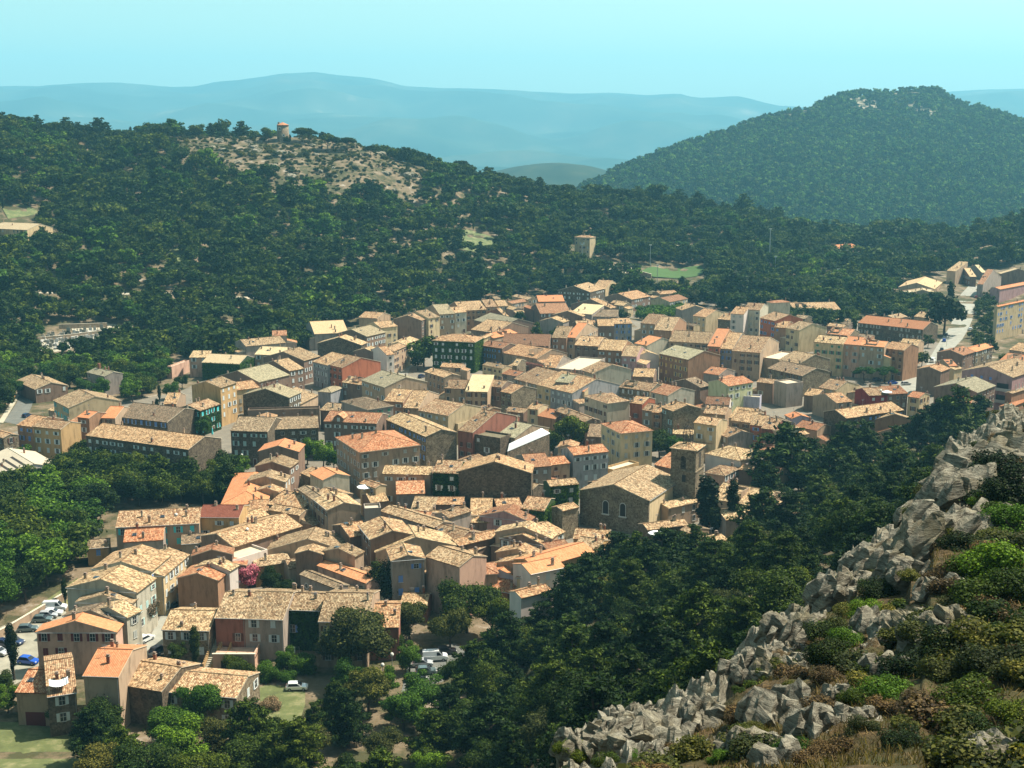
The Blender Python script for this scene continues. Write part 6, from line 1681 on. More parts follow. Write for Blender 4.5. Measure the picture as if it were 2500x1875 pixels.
# scrub on the rocky ridge: u, v, size
for (u, v, h, mt, kd) in ((2455, 1170, 5.0, M_CYP, 0), (2490, 1215, 5.0, M_CYP, 0), (2425, 1235, 4.2, M_CYP, 0), (2395, 1215, 3.4, M_CYP, 0), (2470, 1120, 3.2, M_OAK, 0), (2340, 1345, 2.6, M_CYP, 0), (2130, 1460, 2.6, M_CYP, 0), (2040, 1610, 2.6, M_CYP, 0), (2280, 1600, 3.2, M_CYP, 0), (2200, 1660, 2.6, M_CYP, 0), (2400, 1240, 2.2, M_BRIGHT, 0), (2480, 1290, 3.4, M_BRIGHT, 0), (2330, 1110, 1.5, M_OLIVE, 0), (2440, 1400, 4.2, M_BRIGHT, 0), (2370, 1430, 3.4, M_OAK, 0), (2490, 1460, 3.6, M_OAK, 0),
     (2250, 1330, 2.2, M_OAK, 0), (2300, 1420, 2.2, M_DRY, 0), (2170, 1440, 2.0, M_OAK, 0), (2120, 1500, 2.3, M_BRIGHT, 0), (1980, 1480, 1.6, M_YEL, 0), (2080, 1500, 1.8, M_YEL, 0), (2010, 1560, 2.6, M_CYP, 0), (2060, 1580, 2.4, M_BRIGHT, 0),
     (2250, 1545, 3.0, M_OLIVE, 0), (2360, 1600, 3.6, M_OLIVE, 0), (2450, 1640, 3.6, M_OLIVE, 0), (2300, 1660, 3.0, M_OLIVE, 0), (2400, 1720, 2.8, M_OAK, 0), (2120, 1640, 1.8, M_OAK, 0), (2160, 1700, 2.2, M_BRIGHT, 0), (2090, 1720, 1.6, M_OAK, 0),
     (2240, 1740, 1.8, M_DRY, 0), (1950, 1690, 1.2, M_YEL, 0), (1860, 1700, 1.2, M_DRY, 0), (2020, 1660, 1.6, M_DRY, 0), (1800, 1760, 1.3, M_DRY, 0), (1940, 1840, 1.6, M_BRIGHT, 0), (2010, 1840, 1.3, M_DRY, 0), (1700, 1830, 1.2, M_OAK, 0), (1640, 1850, 1.2, M_DRY, 0),
     (2190, 1820, 1.6, M_CYP, 0), (2290, 1840, 1.8, M_OAK, 0), (2380, 1800, 1.8, M_OAK, 0), (2330, 1770, 1.6, M_OLIVE, 0), (1390, 1840, 1.3, M_OAK, 0), (1480, 1860, 1.1, M_OAK, 0), (1550, 1850, 1.0, M_BRIGHT, 0), (1760, 1860, 1.1, M_BRIGHT, 0),
     (1880, 1650, 1.6, M_OAK, 0), (2200, 1560, 1.6, M_DRY, 0), (2490, 1560, 2.6, M_OAK, 0), (2480, 1750, 2.2, M_OAK, 0), (2100, 1790, 1.4, M_OLIVE, 0), (1850, 1790, 1.0, M_OLIVE, 0), (1600, 1790, .9, M_OAK, 0), (1500, 1800, .8, M_YEL, 0), (2420, 1500, 2.5, M_DRY, 0), (2340, 1500, 2.2, M_OLIVE, 0),
     (1740, 1720, 1.0, M_OAK, 0), (1680, 1770, .9, M_OLIVE, 0), (2130, 1410, 1.3, M_OLIVE, 0), (2260, 1230, 1.2, M_YEL, 0), (2060, 1420, 1.3, M_OAK, 0)):
    p = ridge_hit(u, v); nm_ = {M_CYP.name: 'very dark', M_BRIGHT.name: 'bright green', M_OLIVE.name: 'grey green', M_OAK.name: 'dark green', M_DRY.name: 'dry brown', M_YEL.name: 'yellow green'}[mt.name]
    size = 'big' if h > 2.6 else 'medium' if h > 1.4 else 'small'
    where = 'near the bottom edge' if v > 1740 else 'halfway up the ridge' if v > 1450 else 'near the top of the ridge'
    side = 'right' if u > 2200 else 'middle' if u > 1800 else 'left'
    tree(p.x, p.y, h*.62, 'shrub', mt, f'{size} {nm_} shrub on the rocky slope, {side} part, {where}', f'{size} {nm_} shrubs {side} {where}', lod='r', z=p.z-.12*h, wid=1.3)
for i in range(460):
    y = 33+78*rnd.random(); s_ = rnd.uniform(.03, .60); x = s_*y
    if y > crest_y(s_)+1: continue
    z = ridge_pt(x, y); u, v = project((x, y, z))
    if not (1350 < u < 2560 and v < 1960): continue
    if rock_mask(x, y)[0] > .25 and rnd.random() < .75: continue
    mt, w_ = rnd.choice([(M_OLIVE, 'grey green'), (M_DRY, 'dry brown'), (M_OAK, 'dark green'), (M_OLIVE, 'grey green'), (M_DRY, 'dry brown'), (M_YEL, 'yellow green')])
    h = rnd.uniform(.3, 1.2)*(1.35 if u > 2250 else 1)
    pt = 'bottom' if v > 1700 else 'middle' if v > 1420 else 'top'
    tree(x, y, h, 'shrub', mt, f'low {w_} tuft of scrub at the {pt} of the rocky ridge', f'low {w_} scrub at the {pt} of the ridge', lod='m', z=z-.08, wid=1.5)
# dry grass tufts and low broom over the rocky ground: nobody could count them
rg = np.random.default_rng(3); V = []
for _ in range(60000):
    y = 30+85*rg.random()**1.1; s = rg.uniform(.0, .62); x = s*y
    if y > crest_y(s)+3: continue
    if rock_mask(x, y)[0] > .12 or noise.noise((x*.25, y*.25, 6)) < -.12: continue
    z = ridge_pt(x, y); a = rg.uniform(0, 6.28); h = rg.uniform(.10, .32); w_ = .022
    dx, dy = math.cos(a)*w_, math.sin(a)*w_; lx, ly = rg.normal(0, .12), rg.normal(0, .12)
    V += [(x-dx, y-dy, z-.05), (x+dx, y+dy, z-.05), (x+dx*.3+lx, y+dy*.3+ly, z+h), (x-dx*.3+lx, y-dy*.3+ly, z+h*.95)]
M_GRASS = foliage('dry_grass', (.06, .045, .018), (.14, .10, .042), (.22, .155, .07), trans=.2)
tag(link(bpy.data.objects.new('dry_grass', quads_mesh('dry_grass', np.array(V, np.float32), M_GRASS))), 'dry yellow grass tufts between the foreground rocks', 'grass', kind='stuff')
# ------------------------------------------------------------------ the forest hills
EDGE = [(-400, 905), (0, 895), (110, 880), (210, 875), (330, 872), (420, 862), (560, 868), (600, 830), (690, 815), (760, 775), (870, 765), (960, 755), (1100, 732), (1200, 712), (1300, 692), (1480, 686),
        (1500, 712), (1600, 700), (1700, 712), (1790, 735), (1900, 722), (2100, 735), (2190, 690), (2240, 668), (2320, 652), (2420, 642), (2470, 636), (2600, 600), (3000, 590)]
EU, EV = [e[0] for e in EDGE], [e[1] for e in EDGE]
pts = []; cell = {}
def far_ok(x, y, sp):
    k = (int(x//8), int(y//8))
    for i in (-1, 0, 1):
        for j in (-1, 0, 1):
            for (a, b) in cell.get((k[0]+i, k[1]+j), ()):
                if (a-x)**2+(b-y)**2 < sp*sp: return False
    return True
MILL = (mill.location.x, mill.location.y)
CL2 = CLEAR+[[(0, 708), (640, 722), (640, 738), (0, 726)], [(85, 830), (270, 805), (335, 815), (240, 842), (120, 862), (70, 880), (60, 850)], [(1548, 716), (1548, 648), (1730, 648), (1730, 716)], [(1600, 624), (1600, 600), (1715, 596), (1715, 624)], [(-20, 520), (90, 520), (95, 600), (-20, 605)], [(85, 895), (80, 800), (330, 795), (345, 815), (250, 872), (120, 895)],
           [(-20, 530), (75, 530), (80, 575), (-20, 580)], [(1395, 600), (1450, 600), (1450, 632), (1395, 632)], [(1380, 610), (1450, 625), (1560, 650), (1560, 668), (1480, 660), (1380, 640)], [(2035, 610), (2110, 605), (2110, 630), (2035, 632)], [(2320, 615), (2450, 608), (2450, 632), (2320, 636)]]
for _ in range(60000):
    y = rnd.uniform(540, 1180); s = rnd.uniform(-.56, .56); x = s*y
    if rnd.random() > y/1180: continue
    z = ground(x, y); u, v = project((x, y, z))
    if v > lin(EU, EV, u)+(34 if 560 < u < 2150 else 14): continue
    if any(poly_in(c, u, v) for c in CL2): continue
    if inside_foot(x, y, 2.5): continue
    dm = math.hypot((x-MILL[0]-22)/96, (y-MILL[1]+42)/80)
    bare = dm < 1+.55*noise.noise((x*.03, y*.03, 0)); sp = 6.4
    if bare:
        sp = 2.3
    elif noise.noise((x*.018, y*.018, 12)) > .33 and rnd.random() < .6: continue
    if not far_ok(x, y, sp): continue
    cell.setdefault((int(x//8), int(y//8)), []).append((x, y))
    pts.append((x, y, z, bare, u, v))
pts.sort(key=lambda q: q[1])
FK = [('broad', M_OAK, 1.2), ('broad', M_BRIGHT, 1.25), ('pine', M_PINE, 1.35), ('broad', M_PINE, 1.2), ('umbrella', M_PINE, 1.2), ('shrub', M_OLIVE, 1.3), ('cypress', M_CYP, 1.0), ('pine', M_OAK, 1.3)]
IND = 110; stuff = []
for i, (x, y, z, bare, u, v) in enumerate(pts):
    nz = noise.noise((x*.01, y*.01, 20))
    if bare: k = 5 if rnd.random() < .8 else 0; h = rnd.uniform(1.0, 3.0)*(1.7 if rnd.random() < .2 else 1)
    else:
        k = rnd.choices([0, 1, 2, 3, 4, 6, 7], [4, 3 if nz < -.1 else .6, 3.5 if nz > .05 else .6, 1.8 if nz > 0 else .7, 1.3, .3, 1.6])[0]
        h = rnd.uniform(6, 12.5)*(1.15 if k in (2, 4, 7) else 1)*(1.45 if rnd.random() < .12 else 1)
    if i < IND and not bare:
        kd, mt, wd = FK[k]; part = ('left of the cemetery' if u < 80 else 'above the upper left villas' if u < 560 else 'behind the far left roofs' if u < 1250 else 'behind the far roofs in the middle' if u < 1900 else 'behind the uphill road')
        tree(x, y, h, kd, mt, f'{ {"broad": "rounded tree", "pine": "pine", "umbrella": "umbrella pine", "cypress": "cypress", "shrub": "shrub"}[kd] } at the forest edge {part}', f'forest edge {kd} trees {part}', lod='f', z=z-.3, wid=wd)
    else: stuff.append((x, y, z-.3, h, FK[k][2]*h*rnd.uniform(.85, 1.15), k))
# trees round the mill
for (u, v, h, kd) in ((655, 322, 12, 'broad'), (738, 326, 14, 'umbrella'), (755, 330, 13, 'umbrella'), (800, 340, 15, 'umbrella'), (815, 345, 13, 'umbrella'), (848, 352, 12, 'umbrella'), (905, 372, 10, 'umbrella'), (700, 335, 6, 'broad'), (708, 331, 7, 'cypress')):
    yy = 985 if u < 770 else 970; x = s_of(u, v)*yy
    tree(x, yy, h, kd, M_PINE, {'broad': 'dark crooked tree close beside the windmill tower', 'umbrella': 'flat topped pine on the crest right of the windmill tower', 'cypress': 'small rounded cypress at the foot of the windmill tower'}[kd], 'trees on the windmill crest', lod='m')
def forest(name, items, lod, label, kinds):
    n = len(items); me_ = bpy.data.meshes.new(name); me_.vertices.add(n)
    A_ = np.array(items, np.float32); me_.vertices.foreach_set('co', A_[:, :3].reshape(-1))
    for nm, typ_, dat in (('ht', 'FLOAT', A_[:, 3]), ('wd', 'FLOAT', A_[:, 4]), ('kd', 'INT', A_[:, 5].astype(np.int32)), ('rz', 'FLOAT', np.random.default_rng(1).random(n).astype(np.float32)*6.28)):
        at_ = me_.attributes.new(nm, typ_, 'POINT'); at_.data.foreach_set('value', dat)
    o = link(bpy.data.objects.new(name, me_)); tag(o, label, 'forest', kind='stuff')
    ng = bpy.data.node_groups.new(name+'_nodes', 'GeometryNodeTree')
    ng.interface.new_socket('Geometry', in_out='INPUT', socket_type='NodeSocketGeometry'); ng.interface.new_socket('Geometry', in_out='OUTPUT', socket_type='NodeSocketGeometry')
    gi, go = ng.nodes.new('NodeGroupInput'), ng.nodes.new('NodeGroupOutput')
    jo = ng.nodes.new('GeometryNodeJoinGeometry'); srcs = []
    for ob in kinds:
        oi = ng.nodes.new('GeometryNodeObjectInfo'); oi.inputs['Object'].default_value = ob; oi.transform_space = 'ORIGINAL'; oi.inputs['As Instance'].default_value = True; srcs.append(oi)
    for s_ in reversed(srcs): ng.links.new(s_.outputs['Geometry'], jo.inputs[0])
    ip = ng.nodes.new('GeometryNodeInstanceOnPoints'); ip.inputs['Pick Instance'].default_value = True
    def attr(nm, dt):
        a_ = ng.nodes.new('GeometryNodeInputNamedAttribute'); a_.data_type = dt; a_.inputs['Name'].default_value = nm; return a_.outputs[0]
    cs = ng.nodes.new('ShaderNodeCombineXYZ'); w1 = attr('wd', 'FLOAT'); ng.links.new(w1, cs.inputs[0]); ng.links.new(w1, cs.inputs[1]); ng.links.new(attr('ht', 'FLOAT'), cs.inputs[2])
    cr = ng.nodes.new('ShaderNodeCombineXYZ'); ng.links.new(attr('rz', 'FLOAT'), cr.inputs[2])
    ng.links.new(gi.outputs[0], ip.inputs['Points']); ng.links.new(jo.outputs[0], ip.inputs['Instance']); ng.links.new(attr('kd', 'INT'), ip.inputs['Instance Index'])
    ng.links.new(cr.outputs[0], ip.inputs['Rotation']); ng.links.new(cs.outputs[0], ip.inputs['Scale']); ng.links.new(ip.outputs[0], go.inputs[0])
    md = o.modifiers.new('trees', 'NODES'); md.node_group = ng
    return o
# the crowns that the forest repeats are those of real trees standing at its edge
KO = []
fe = [(ray_hit(u, v, 0)) for u, v in ((520, 790), (760, 740), (900, 700), (1150, 660), (1350, 660), (1000, 640), (1780, 690), (1950, 690))]
for (kd, mt, wd), p in zip(FK, fe):
    t_ = tree(p.x, p.y, 9 if kd != 'shrub' else 3, kd, mt, 'forest tree', 'x', lod='f', wid=wd)
    t_['label'] = f'{NAMES[kd].replace("_", " ")} standing in the lower forest, {mt.name.replace("_", " ")}'; t_['group'] = 'single trees of the lower forest'
    KO.append(t_.children[0] if t_.children else [c for c in bpy.data.objects if c.parent == t_][0])
if stuff: forest('forest', stuff, 'f', 'evergreen forest covering the hill below the windmill tower', KO)
# the wood on the far right hill
KX = []
hp = []
for _ in range(60000):
    y = rnd.uniform(1500, 2760); s = rnd.uniform(-.2, .56); x = s*y
    if rnd.random() > (y/2760): continue
    if y > lin(HS, HY, s)+60: continue
    z = hill2(x, y)
    if z < -60 and rnd.random() < .3: continue
    if z > 128 and noise.noise((x*.012, y*.012, 3)) > -.05+abs(z-160)/90 and rnd.random() < .85: continue
    hp.append((x, y, z-1.0, rnd.uniform(8, 14), rnd.uniform(10, 15), rnd.randrange(3)))
for k, (kd, mt) in enumerate((('broad', M_OAK), ('broad', M_BRIGHT), ('pine', M_PINE))):
    y = 1700+k*40; x = s_of(1500+k*60, 560)*y
    t_ = tree(x, y, 12, kd, mt, f'{kd.replace("broad", "round")} tree in the valley before the far wooded hill, {mt.name.replace("_", " ")}', 'valley trees before the far hill', lod='x', z=hill2(x, y))
    KX.append([c for c in t_.children if c.name.startswith('crown')][0] if t_.children else [c for c in bpy.data.objects if c.parent == t_ and c.name.startswith('crown')][0])
forest('distant_wood', hp, 'x', 'dense wood covering the far hill on the right', KX)
# the same woods and scrub carry on to both sides of the view
side = []; scr = []; cell.clear()
for _ in range(30000):
    y = rnd.uniform(60, 1000); s_ = rnd.choice((-1, 1))*rnd.uniform(.30, 1.05); x = s_*y
    if rnd.random() > .15+y/1000: continue
    z = ground(x, y); pr = project((x, y, z+12)); pr0 = project((x, y, z))
    if pr is None or (-90 < pr[0] < 2590 and pr[1] < 1960): continue
    if x > 0 and y < crest_y(s_)+12: continue
    if inside_foot(x, y, 3) or not far_ok(x, y, 6.5): continue
    cell.setdefault((int(x//8), int(y//8)), []).append((x, y)); h = rnd.uniform(6, 12); side.append((x, y, z-.3, h, h*1.25, rnd.choice([0, 0, 1, 2, 3, 7])))
for _ in range(4200):
    y = rnd.uniform(14, 118); s_ = rnd.uniform(-.2, 1.1); x = s_*y; z = ridge_pt(x, y) if in_ridge(x, y) else ground(x, y); pr = project((x, y, z+1))
    if pr is None or (-20 < pr[0] < 2540 and pr[1] < 1920) or math.hypot(x, y) < 10: continue
    h = rnd.uniform(.5, 1.8); scr.append((x, y, z-.15, h, h*1.6, 5))
forest('side_wood', side, 'f', 'evergreen wood continuing beside the village', KO)
forest('scrub', scr, 'f', 'low scrub covering the ridge round the viewpoint', KO)
print('slope trees', len(mine), 'far pts', len(pts), 'hill', len(hp))
# ------------------------------------------------------------------ vehicles
PAINT = {}
def paint(c):
    if c not in PAINT:
        m_, nt, b = mat('car_paint'); b.inputs['Base Color'].default_value = (*c, 1); b.inputs['Roughness'].default_value = .28; b.inputs['Metallic'].default_value = .25; b.inputs['Coat Weight'].default_value = .6
        PAINT[c] = m_
    return PAINT[c]
M_TYRE = plain('tyre', (.02, .02, .02), .9); M_LAMP = plain('lamp_glass', (.7, .7, .65), .2); M_RED = plain('tail_lamp', (.35, .02, .02), .3)
CARM = {}
def car_meshes(kind):
    if kind in CARM: return CARM[kind]
    if kind == 'van': low = [(-2.5, .35), (-2.5, 1.0), (-2.45, 1.15), (1.6, 1.15), (2.35, .95), (2.5, .7), (2.5, .35)]; cab = [(-2.45, 1.15), (-2.4, 2.0), (-2.2, 2.08), (.7, 2.08), (1.55, 1.15)]; g = [(.3, 1.2), (.3, 1.85), (.72, 1.85), (1.35, 1.2)]; W_ = .92; wb = 1.55
    else:
        low = [(-1.95, .32), (-2.0, .7), (-1.92, .88), (.85, .92), (1.7, .80), (1.95, .62), (1.98, .32)]
        cab = [(-1.9, .88), (-1.55, 1.42), (-1.2, 1.48), (.1, 1.46), (.95, .92)]; g = [(-1.6, .92), (-1.38, 1.36), (.05, 1.38), (.72, .93)]; W_ = .84; wb = 1.25
    m = MB(); n = len(low)
    for sy in (-1, 1):
        p = [(x, sy*W_, z) for x, z in low]; m.face(p if sy < 0 else p[::-1])
        p = [(x, sy*(W_-.05-(z-cab[0][1])*.22), z) for x, z in cab]; m.face(p[::-1] if sy < 0 else p)
    for P_, off in ((low, 0), (cab, 1)):
        for i in range(len(P_)):
            (x0, z0), (x1, z1) = P_[i], P_[(i+1) % len(P_)]
            if off and i == len(P_)-1: continue
            w0 = W_ if not off else W_-.05-(z0-cab[0][1])*.22; w1 = W_ if not off else W_-.05-(z1-cab[0][1])*.22
            m.face([(x0, -w0, z0), (x0, w0, z0), (x1, w1, z1), (x1, -w1, z1)])
    body = m
    m2 = MB()
    for sy in (-1, 1):
        p = [(x, sy*(W_-.03-(z-cab[0][1])*.22), z) for x, z in g]; m2.face(p[::-1] if sy < 0 else p)
    zf = cab[-1][1]; xt, zt = cab[-2]; xb, zb = cab[-1]
    k = lambda t: (xt+(xb-xt)*t+.03, zt+(zb-zt)*t+.03)
    for (t0, t1, a, b_) in ((.12, .92, 1, 1),):
        x0, z0 = k(t0); x1, z1 = k(t1); w0, w1 = W_-.15-(z0-zf)*.22, W_-.15-(z1-zf)*.22; m2.face([(x0, -w0, z0), (x0, w0, z0), (x1, w1, z1), (x1, -w1, z1)])
    (x0, z0), (x1, z1) = cab[0], cab[1]; w0, w1 = W_-.2, W_-.3
    m2.face([(x0-.03+(x1-x0)*.2, -w0, z0+(z1-z0)*.2+.02), (x0-.03+(x1-x0)*.9, -w1, z0+(z1-z0)*.9+.02), (x0-.03+(x1-x0)*.9, w1, z0+(z1-z0)*.9+.02), (x0-.03+(x1-x0)*.2, w0, z0+(z1-z0)*.2+.02)])
    wm = MB(); wm.tube([(0, -.11, 0), (0, .11, 0)], .31, 14, 0); wm.tube([(0, -.12, 0), (0, .12, 0)], .18, 10, 1)
    hl = MB(); hl.box(-.05, -.17, -.08, .05, .17, .08)
    CARM[kind] = (body, m2.mesh('window', M_PANE), wm.mesh('wheel', [M_TYRE, M_METAL]), hl.mesh('headlight', M_LAMP), hl.mesh('tail_light', M_RED), W_, wb, low); return CARM[kind]
def car(u, v, rz, c, kind, label, name=None):
    p = ray_hit(u, v, 0); o = empty(name or ('parked_van' if kind == 'van' else 'parked_car'), p+Vector((0, 0, .06)), math.radians(rz))
    body, win, wh, hl, tl, W_, wb, low = car_meshes(kind)
    k = ('body', kind, c)
    if k not in CARM: CARM[k] = body.mesh('body', paint(c))
    bd = link(bpy.data.objects.new('body', CARM[k]), o); bv = bd.modifiers.new('soft_edges', 'BEVEL'); bv.width = .09; bv.segments = 2; bv.limit_method = 'ANGLE'
    link(bpy.data.objects.new('window', win), o)
    for sx in (-1, 1):
        for sy in (-1, 1): place_mesh('wheel', wh, o, (sx*wb, sy*(W_-.1), .31), 0)
    for sy in (-1, 1): place_mesh('headlight', hl, o, (low[-1][0]-.03, sy*(W_-.25), .66), 0); place_mesh('tail_light', tl, o, (low[0][0]+.02, sy*(W_-.22), .78), 0)
    tag(o, label, 'van' if kind == 'van' else 'car', 'vehicles parked in the village'); FOOT.append((p.x, p.y, math.radians(rz), 2.2, 1.0))
WH, SV, DK, NB, BL, GR, RD = (.75, .77, .76), (.42, .44, .45), (.02, .02, .025), (.02, .035, .09), (.01, .08, .45), (.10, .14, .14), (.30, .03, .03)
for a in ((725, 1684, 4, WH, 'car', 'white hatchback parked on the lawn beside the hedge'),
          (1062, 1612, 8, WH, 'van', 'white van in the lower car park behind the big trees'),
          (1032, 1626, 6, SV, 'car', 'silver estate car in front of the white van'),
          (1040, 1645, 8, GR, 'car', 'dark grey car half hidden below the silver estate car'),
          (1015, 1662, 12, DK, 'car', 'black car at the lower edge of the small car park'),
          (1090, 1596, 10, DK, 'car', 'black car in the shade behind the white van'),
          (68, 1541, 8, GR, 'car', 'dark green estate car parked above the other cars in the left car park'),
          (104, 1518, 5, GR, 'car', 'grey green car just behind the pink house chimney'),
          (118, 1508, 5, SV, 'car', 'silver car beside the retaining wall'),
          (130, 1502, 5, WH, 'car', 'white car in the upper row by the retaining wall'),
          (134, 1490, 5, WH, 'van', 'pale van at the far end of the left car park'),
          (70, 1620, -12, BL, 'car', 'bright blue car next to the lone narrow cypress'),
          (14, 1578, -20, NB, 'car', 'navy blue car at the left edge of the car park'),
          (36, 1572, -20, NB, 'car', 'dark blue car right of the navy blue car'),
          (-2, 1598, -20, SV, 'car', 'silver car cut off by the left picture edge'),
          (355, 1566, 62, WH, 'car', 'white car driving up the shaded street by the brown bush'),
          (388, 1592, 62, NB, 'car', 'navy car at the cottage wall in the shaded street'),
          (378, 1612, 62, DK, 'car', 'black car nearest the cream three storey house chimney'),
          (425, 1484, 62, DK, 'car', 'black car parked at the foot of the plum brown gable'),
          (156, 1138, 0, WH, 'van', 'white van beside the tall ochre house'),
          (66, 1018, 75, NB, 'car', 'dark blue car on the village road at the left'),
          (734, 1146, 20, NB, 'car', 'navy car under the bright plane trees'),
          (740, 1166, 20, SV, 'car', 'pale silver car below the navy car by the plane trees'),
          (1030, 922, 60, NB, 'car', 'dark blue car in the main street near the curved terrace'),
          (2380, 768, 80, DK, 'car', 'black car in the shade on the uphill road'),
          (2368, 806, 80, WH, 'car', 'white car parked on the uphill road by a globe lamp'),
          (2310, 820, 70, DK, 'car', 'black car under the huge dark tree'),
          (2305, 834, 70, BL, 'car', 'blue car parked at the foot of the uphill road'),
          (2299, 856, 70, DK, 'car', 'black car below the blue car on the uphill road'),
          (2380, 742, 80, DK, 'car', 'dark car in the shadow of the grey building'),
          (2382, 727, 80, RD, 'car', 'dark red car highest on the uphill road'),
          (2277, 884, 60, WH, 'van', 'white van at the street bend above the dark mauve gable'),
          (2180, 938, 20, BL, 'car', 'blue car under the plane trees of the square'),
          (2212, 940, 10, SV, 'car', 'silver car on the square beside the tall stone gable'),
          (2142, 930, 20, NB, 'car', 'navy car under the left plane tree of the square'),
          (385, 913, 5, WH, 'car', 'white car in front of the forest left of the low pink house'),
          (1715, 614, 5, WH, 'car', 'white car beside the flat roofed modern building')):
    car(*a)
# ------------------------------------------------------------------ lamps, masts, dishes, parasols, washing
def lamp_post(u, v, h, label, globe=True):
    p = ray_hit(u, v, 0); o = empty('street_lamp', p); m = MB(); m.tube([(0, 0, -.2), (0, 0, h)], [.09, .06], 8); m.build('pole', M_METAL, o)
    m = MB(); r = .38
    m.tube([(0, 0, h-.3), (0, 0, h-.2), (0, 0, h+.1), (0, 0, h+.4), (0, 0, h+.45)], [.1, .3, r, .22, .05], 12); m.build('lamp_shade', M_FRAME, o, smooth=True)
    tag(o, label, 'street lamp', 'street lamps with round heads')
for a in ((958, 1660, 5, 'globe lamp on a pole between the green bushes by the lower car park'), (935, 1680, 4.5, 'globe lamp in front of the yellow green flowering tree'),
          (885, 1745, 4.5, 'globe lamp lowest among the dark trees'), (2383, 822, 4.5, 'globe lamp beside the white car on the uphill road'), (2311, 845, 4.5, 'globe lamp beside the blue car on the uphill road'), (2403, 850, 4.5, 'globe lamp at the apartment hedge'),
          (592, 1150, 5, 'globe lamp against the dark stone house above the stepped terrace'), (993, 1560, 5, 'pole lamp in front of the brick red shed'), (3, 905, 5, 'globe lamp at the left picture edge by the oleander')): lamp_post(*a)
def mast(u, v, h, label, r=.16):
    p = ray_hit(u, v, 0); o = empty('floodlight_mast', p); m = MB(); m.tube([(0, 0, -1), (0, 0, h)], [r*1.4, r], 8); m.build('pole', M_METAL, o)
    m = MB(); m.box(-.9, -.15, h-.2, .9, .15, h+.5); m.box(-1.0, -.05, h+.5, 1.0, .05, h+.6); m.build('floodlight', M_FRAME, o); tag(o, label, 'mast', 'floodlight masts')
for a in ((1421, 655, 16, 'mast in front of the square cream tower like house'), (1587, 655, 16, 'mast at the left corner of the football pitch'), (1878, 640, 24, 'tall mast rising from the woods right of the pitch', .3),
          (2479, 640, 14, 'mast among the houses at the far right'), (1604, 700, 14, 'mast below the football pitch'), (1892, 670, 12, 'mast between trees above the tallest white house'), (2045, 690, 9, 'thin mast near the modern building trees')): mast(*a)
def parasol(u, v, h, r, label, c=WH):
    p = ray_hit(u, v, 0); o = empty('parasol', p+Vector((0, 0, 0))); z = 0
    m = MB(); m.tube([(0, 0, h-3.0), (0, 0, h)], .04, 6); m.build('pole', M_METAL, o)
    m = MB(); n_ = 8
    for i in range(n_):
        a0, a1 = 2*math.pi*i/n_, 2*math.pi*(i+1)/n_
        m.face([(r*math.cos(a0), r*math.sin(a0), h-.6), (r*math.cos(a1), r*math.sin(a1), h-.6), (0, 0, h)])
        m.face([(r*math.cos(a0), r*math.sin(a0), h-.82), (r*math.cos(a1), r*math.sin(a1), h-.82), (r*math.cos(a1), r*math.sin(a1), h-.6), (r*math.cos(a0), r*math.sin(a0), h-.6)])
    m.build('canopy', plain('parasol_cloth', c, .8), o); tag(o, label, 'parasol')
parasol(1600, 1345, 5.2, 1.9, 'white parasol among the pines in front of the church')
parasol(893, 1262, 9.0, 2.2, 'white domed parasol on the roof terrace beside the metal clad box')
parasol(2161, 1030, 11.5, 1.8, 'white parasol on the roof terrace of the brown gable')
p = ray_hit(519, 1066, 0); o = empty('closed_parasol', p); m = MB(); m.tube([(0, 0, 0), (0, 0, 1.0)], .04, 6); m.build('pole', M_METAL, o); m = MB(); m.tube([(0, 0, .8), (0, 0, 1.1), (0, 0, 2.6), (0, 0, 3.2)], [.3, .34, .16, .03], 10); m.build('canopy', SHUT['t'], o); tag(o, 'closed turquoise parasol beside the ivy clad house', 'parasol')
def dish(hkey, x, y, dz, label):
    for h in HOUSES:
        if h['label'].startswith(hkey):
            o = empty('satellite_dish', h['o'].location+Vector((x*math.cos(h['th'])-y*math.sin(h['th']), x*math.sin(h['th'])+y*math.cos(h['th']), h['H']+dz)), h['th'])
            m = MB(); m.tube([(0, 0, -1.5), (0, 0, 0)], .04, 6); m.build('pole', M_METAL, o)
            m = MB(); m.tube([(0, -.25, .1), (0, -.12, .05), (0, 0, 0)], [.45, .38, .05], 14); m.build('reflector', M_FRAME, o, smooth=True); tag(o, label, 'satellite dish')
dish('brown house with amber', -6, -4, 1.6, 'left of two white satellite dishes near the amber shuttered house'); dish('brown house with amber', -4.5, -4, 1.4, 'right of two white satellite dishes near the amber shuttered house')
dish('maroon red walled', 2, -3, 1.0, 'satellite dish on the maroon house'); dish('long beige house with brown', 4, -3, 1.2, 'satellite dish on the long beige house'); dish('long low house with brown', -3, -2, 1.4, 'satellite dish on the long low climbing roof')
p = ray_hit(706, 1602, 0); o = empty('washing_line', p); m = MB(); m.tube([(-2, 0, 1.9), (2, 0, 1.9)], .015, 4); m.tube([(-2, 0, 0), (-2, 0, 2)], .04, 6); m.tube([(2, 0, 0), (2, 0, 2)], .04, 6); m.build('line', M_METAL, o)
m = MB(); m.box(-1.9, -.02, .9, -.9, .02, 1.9); m.build('cloth', SHUT['w'], o); m = MB(); m.box(-.6, -.02, .7, 1.2, .02, 1.92); m.build('cloth', ROOF['W'], o); tag(o, 'washing line with white sheets before the ivy house front', 'washing line')
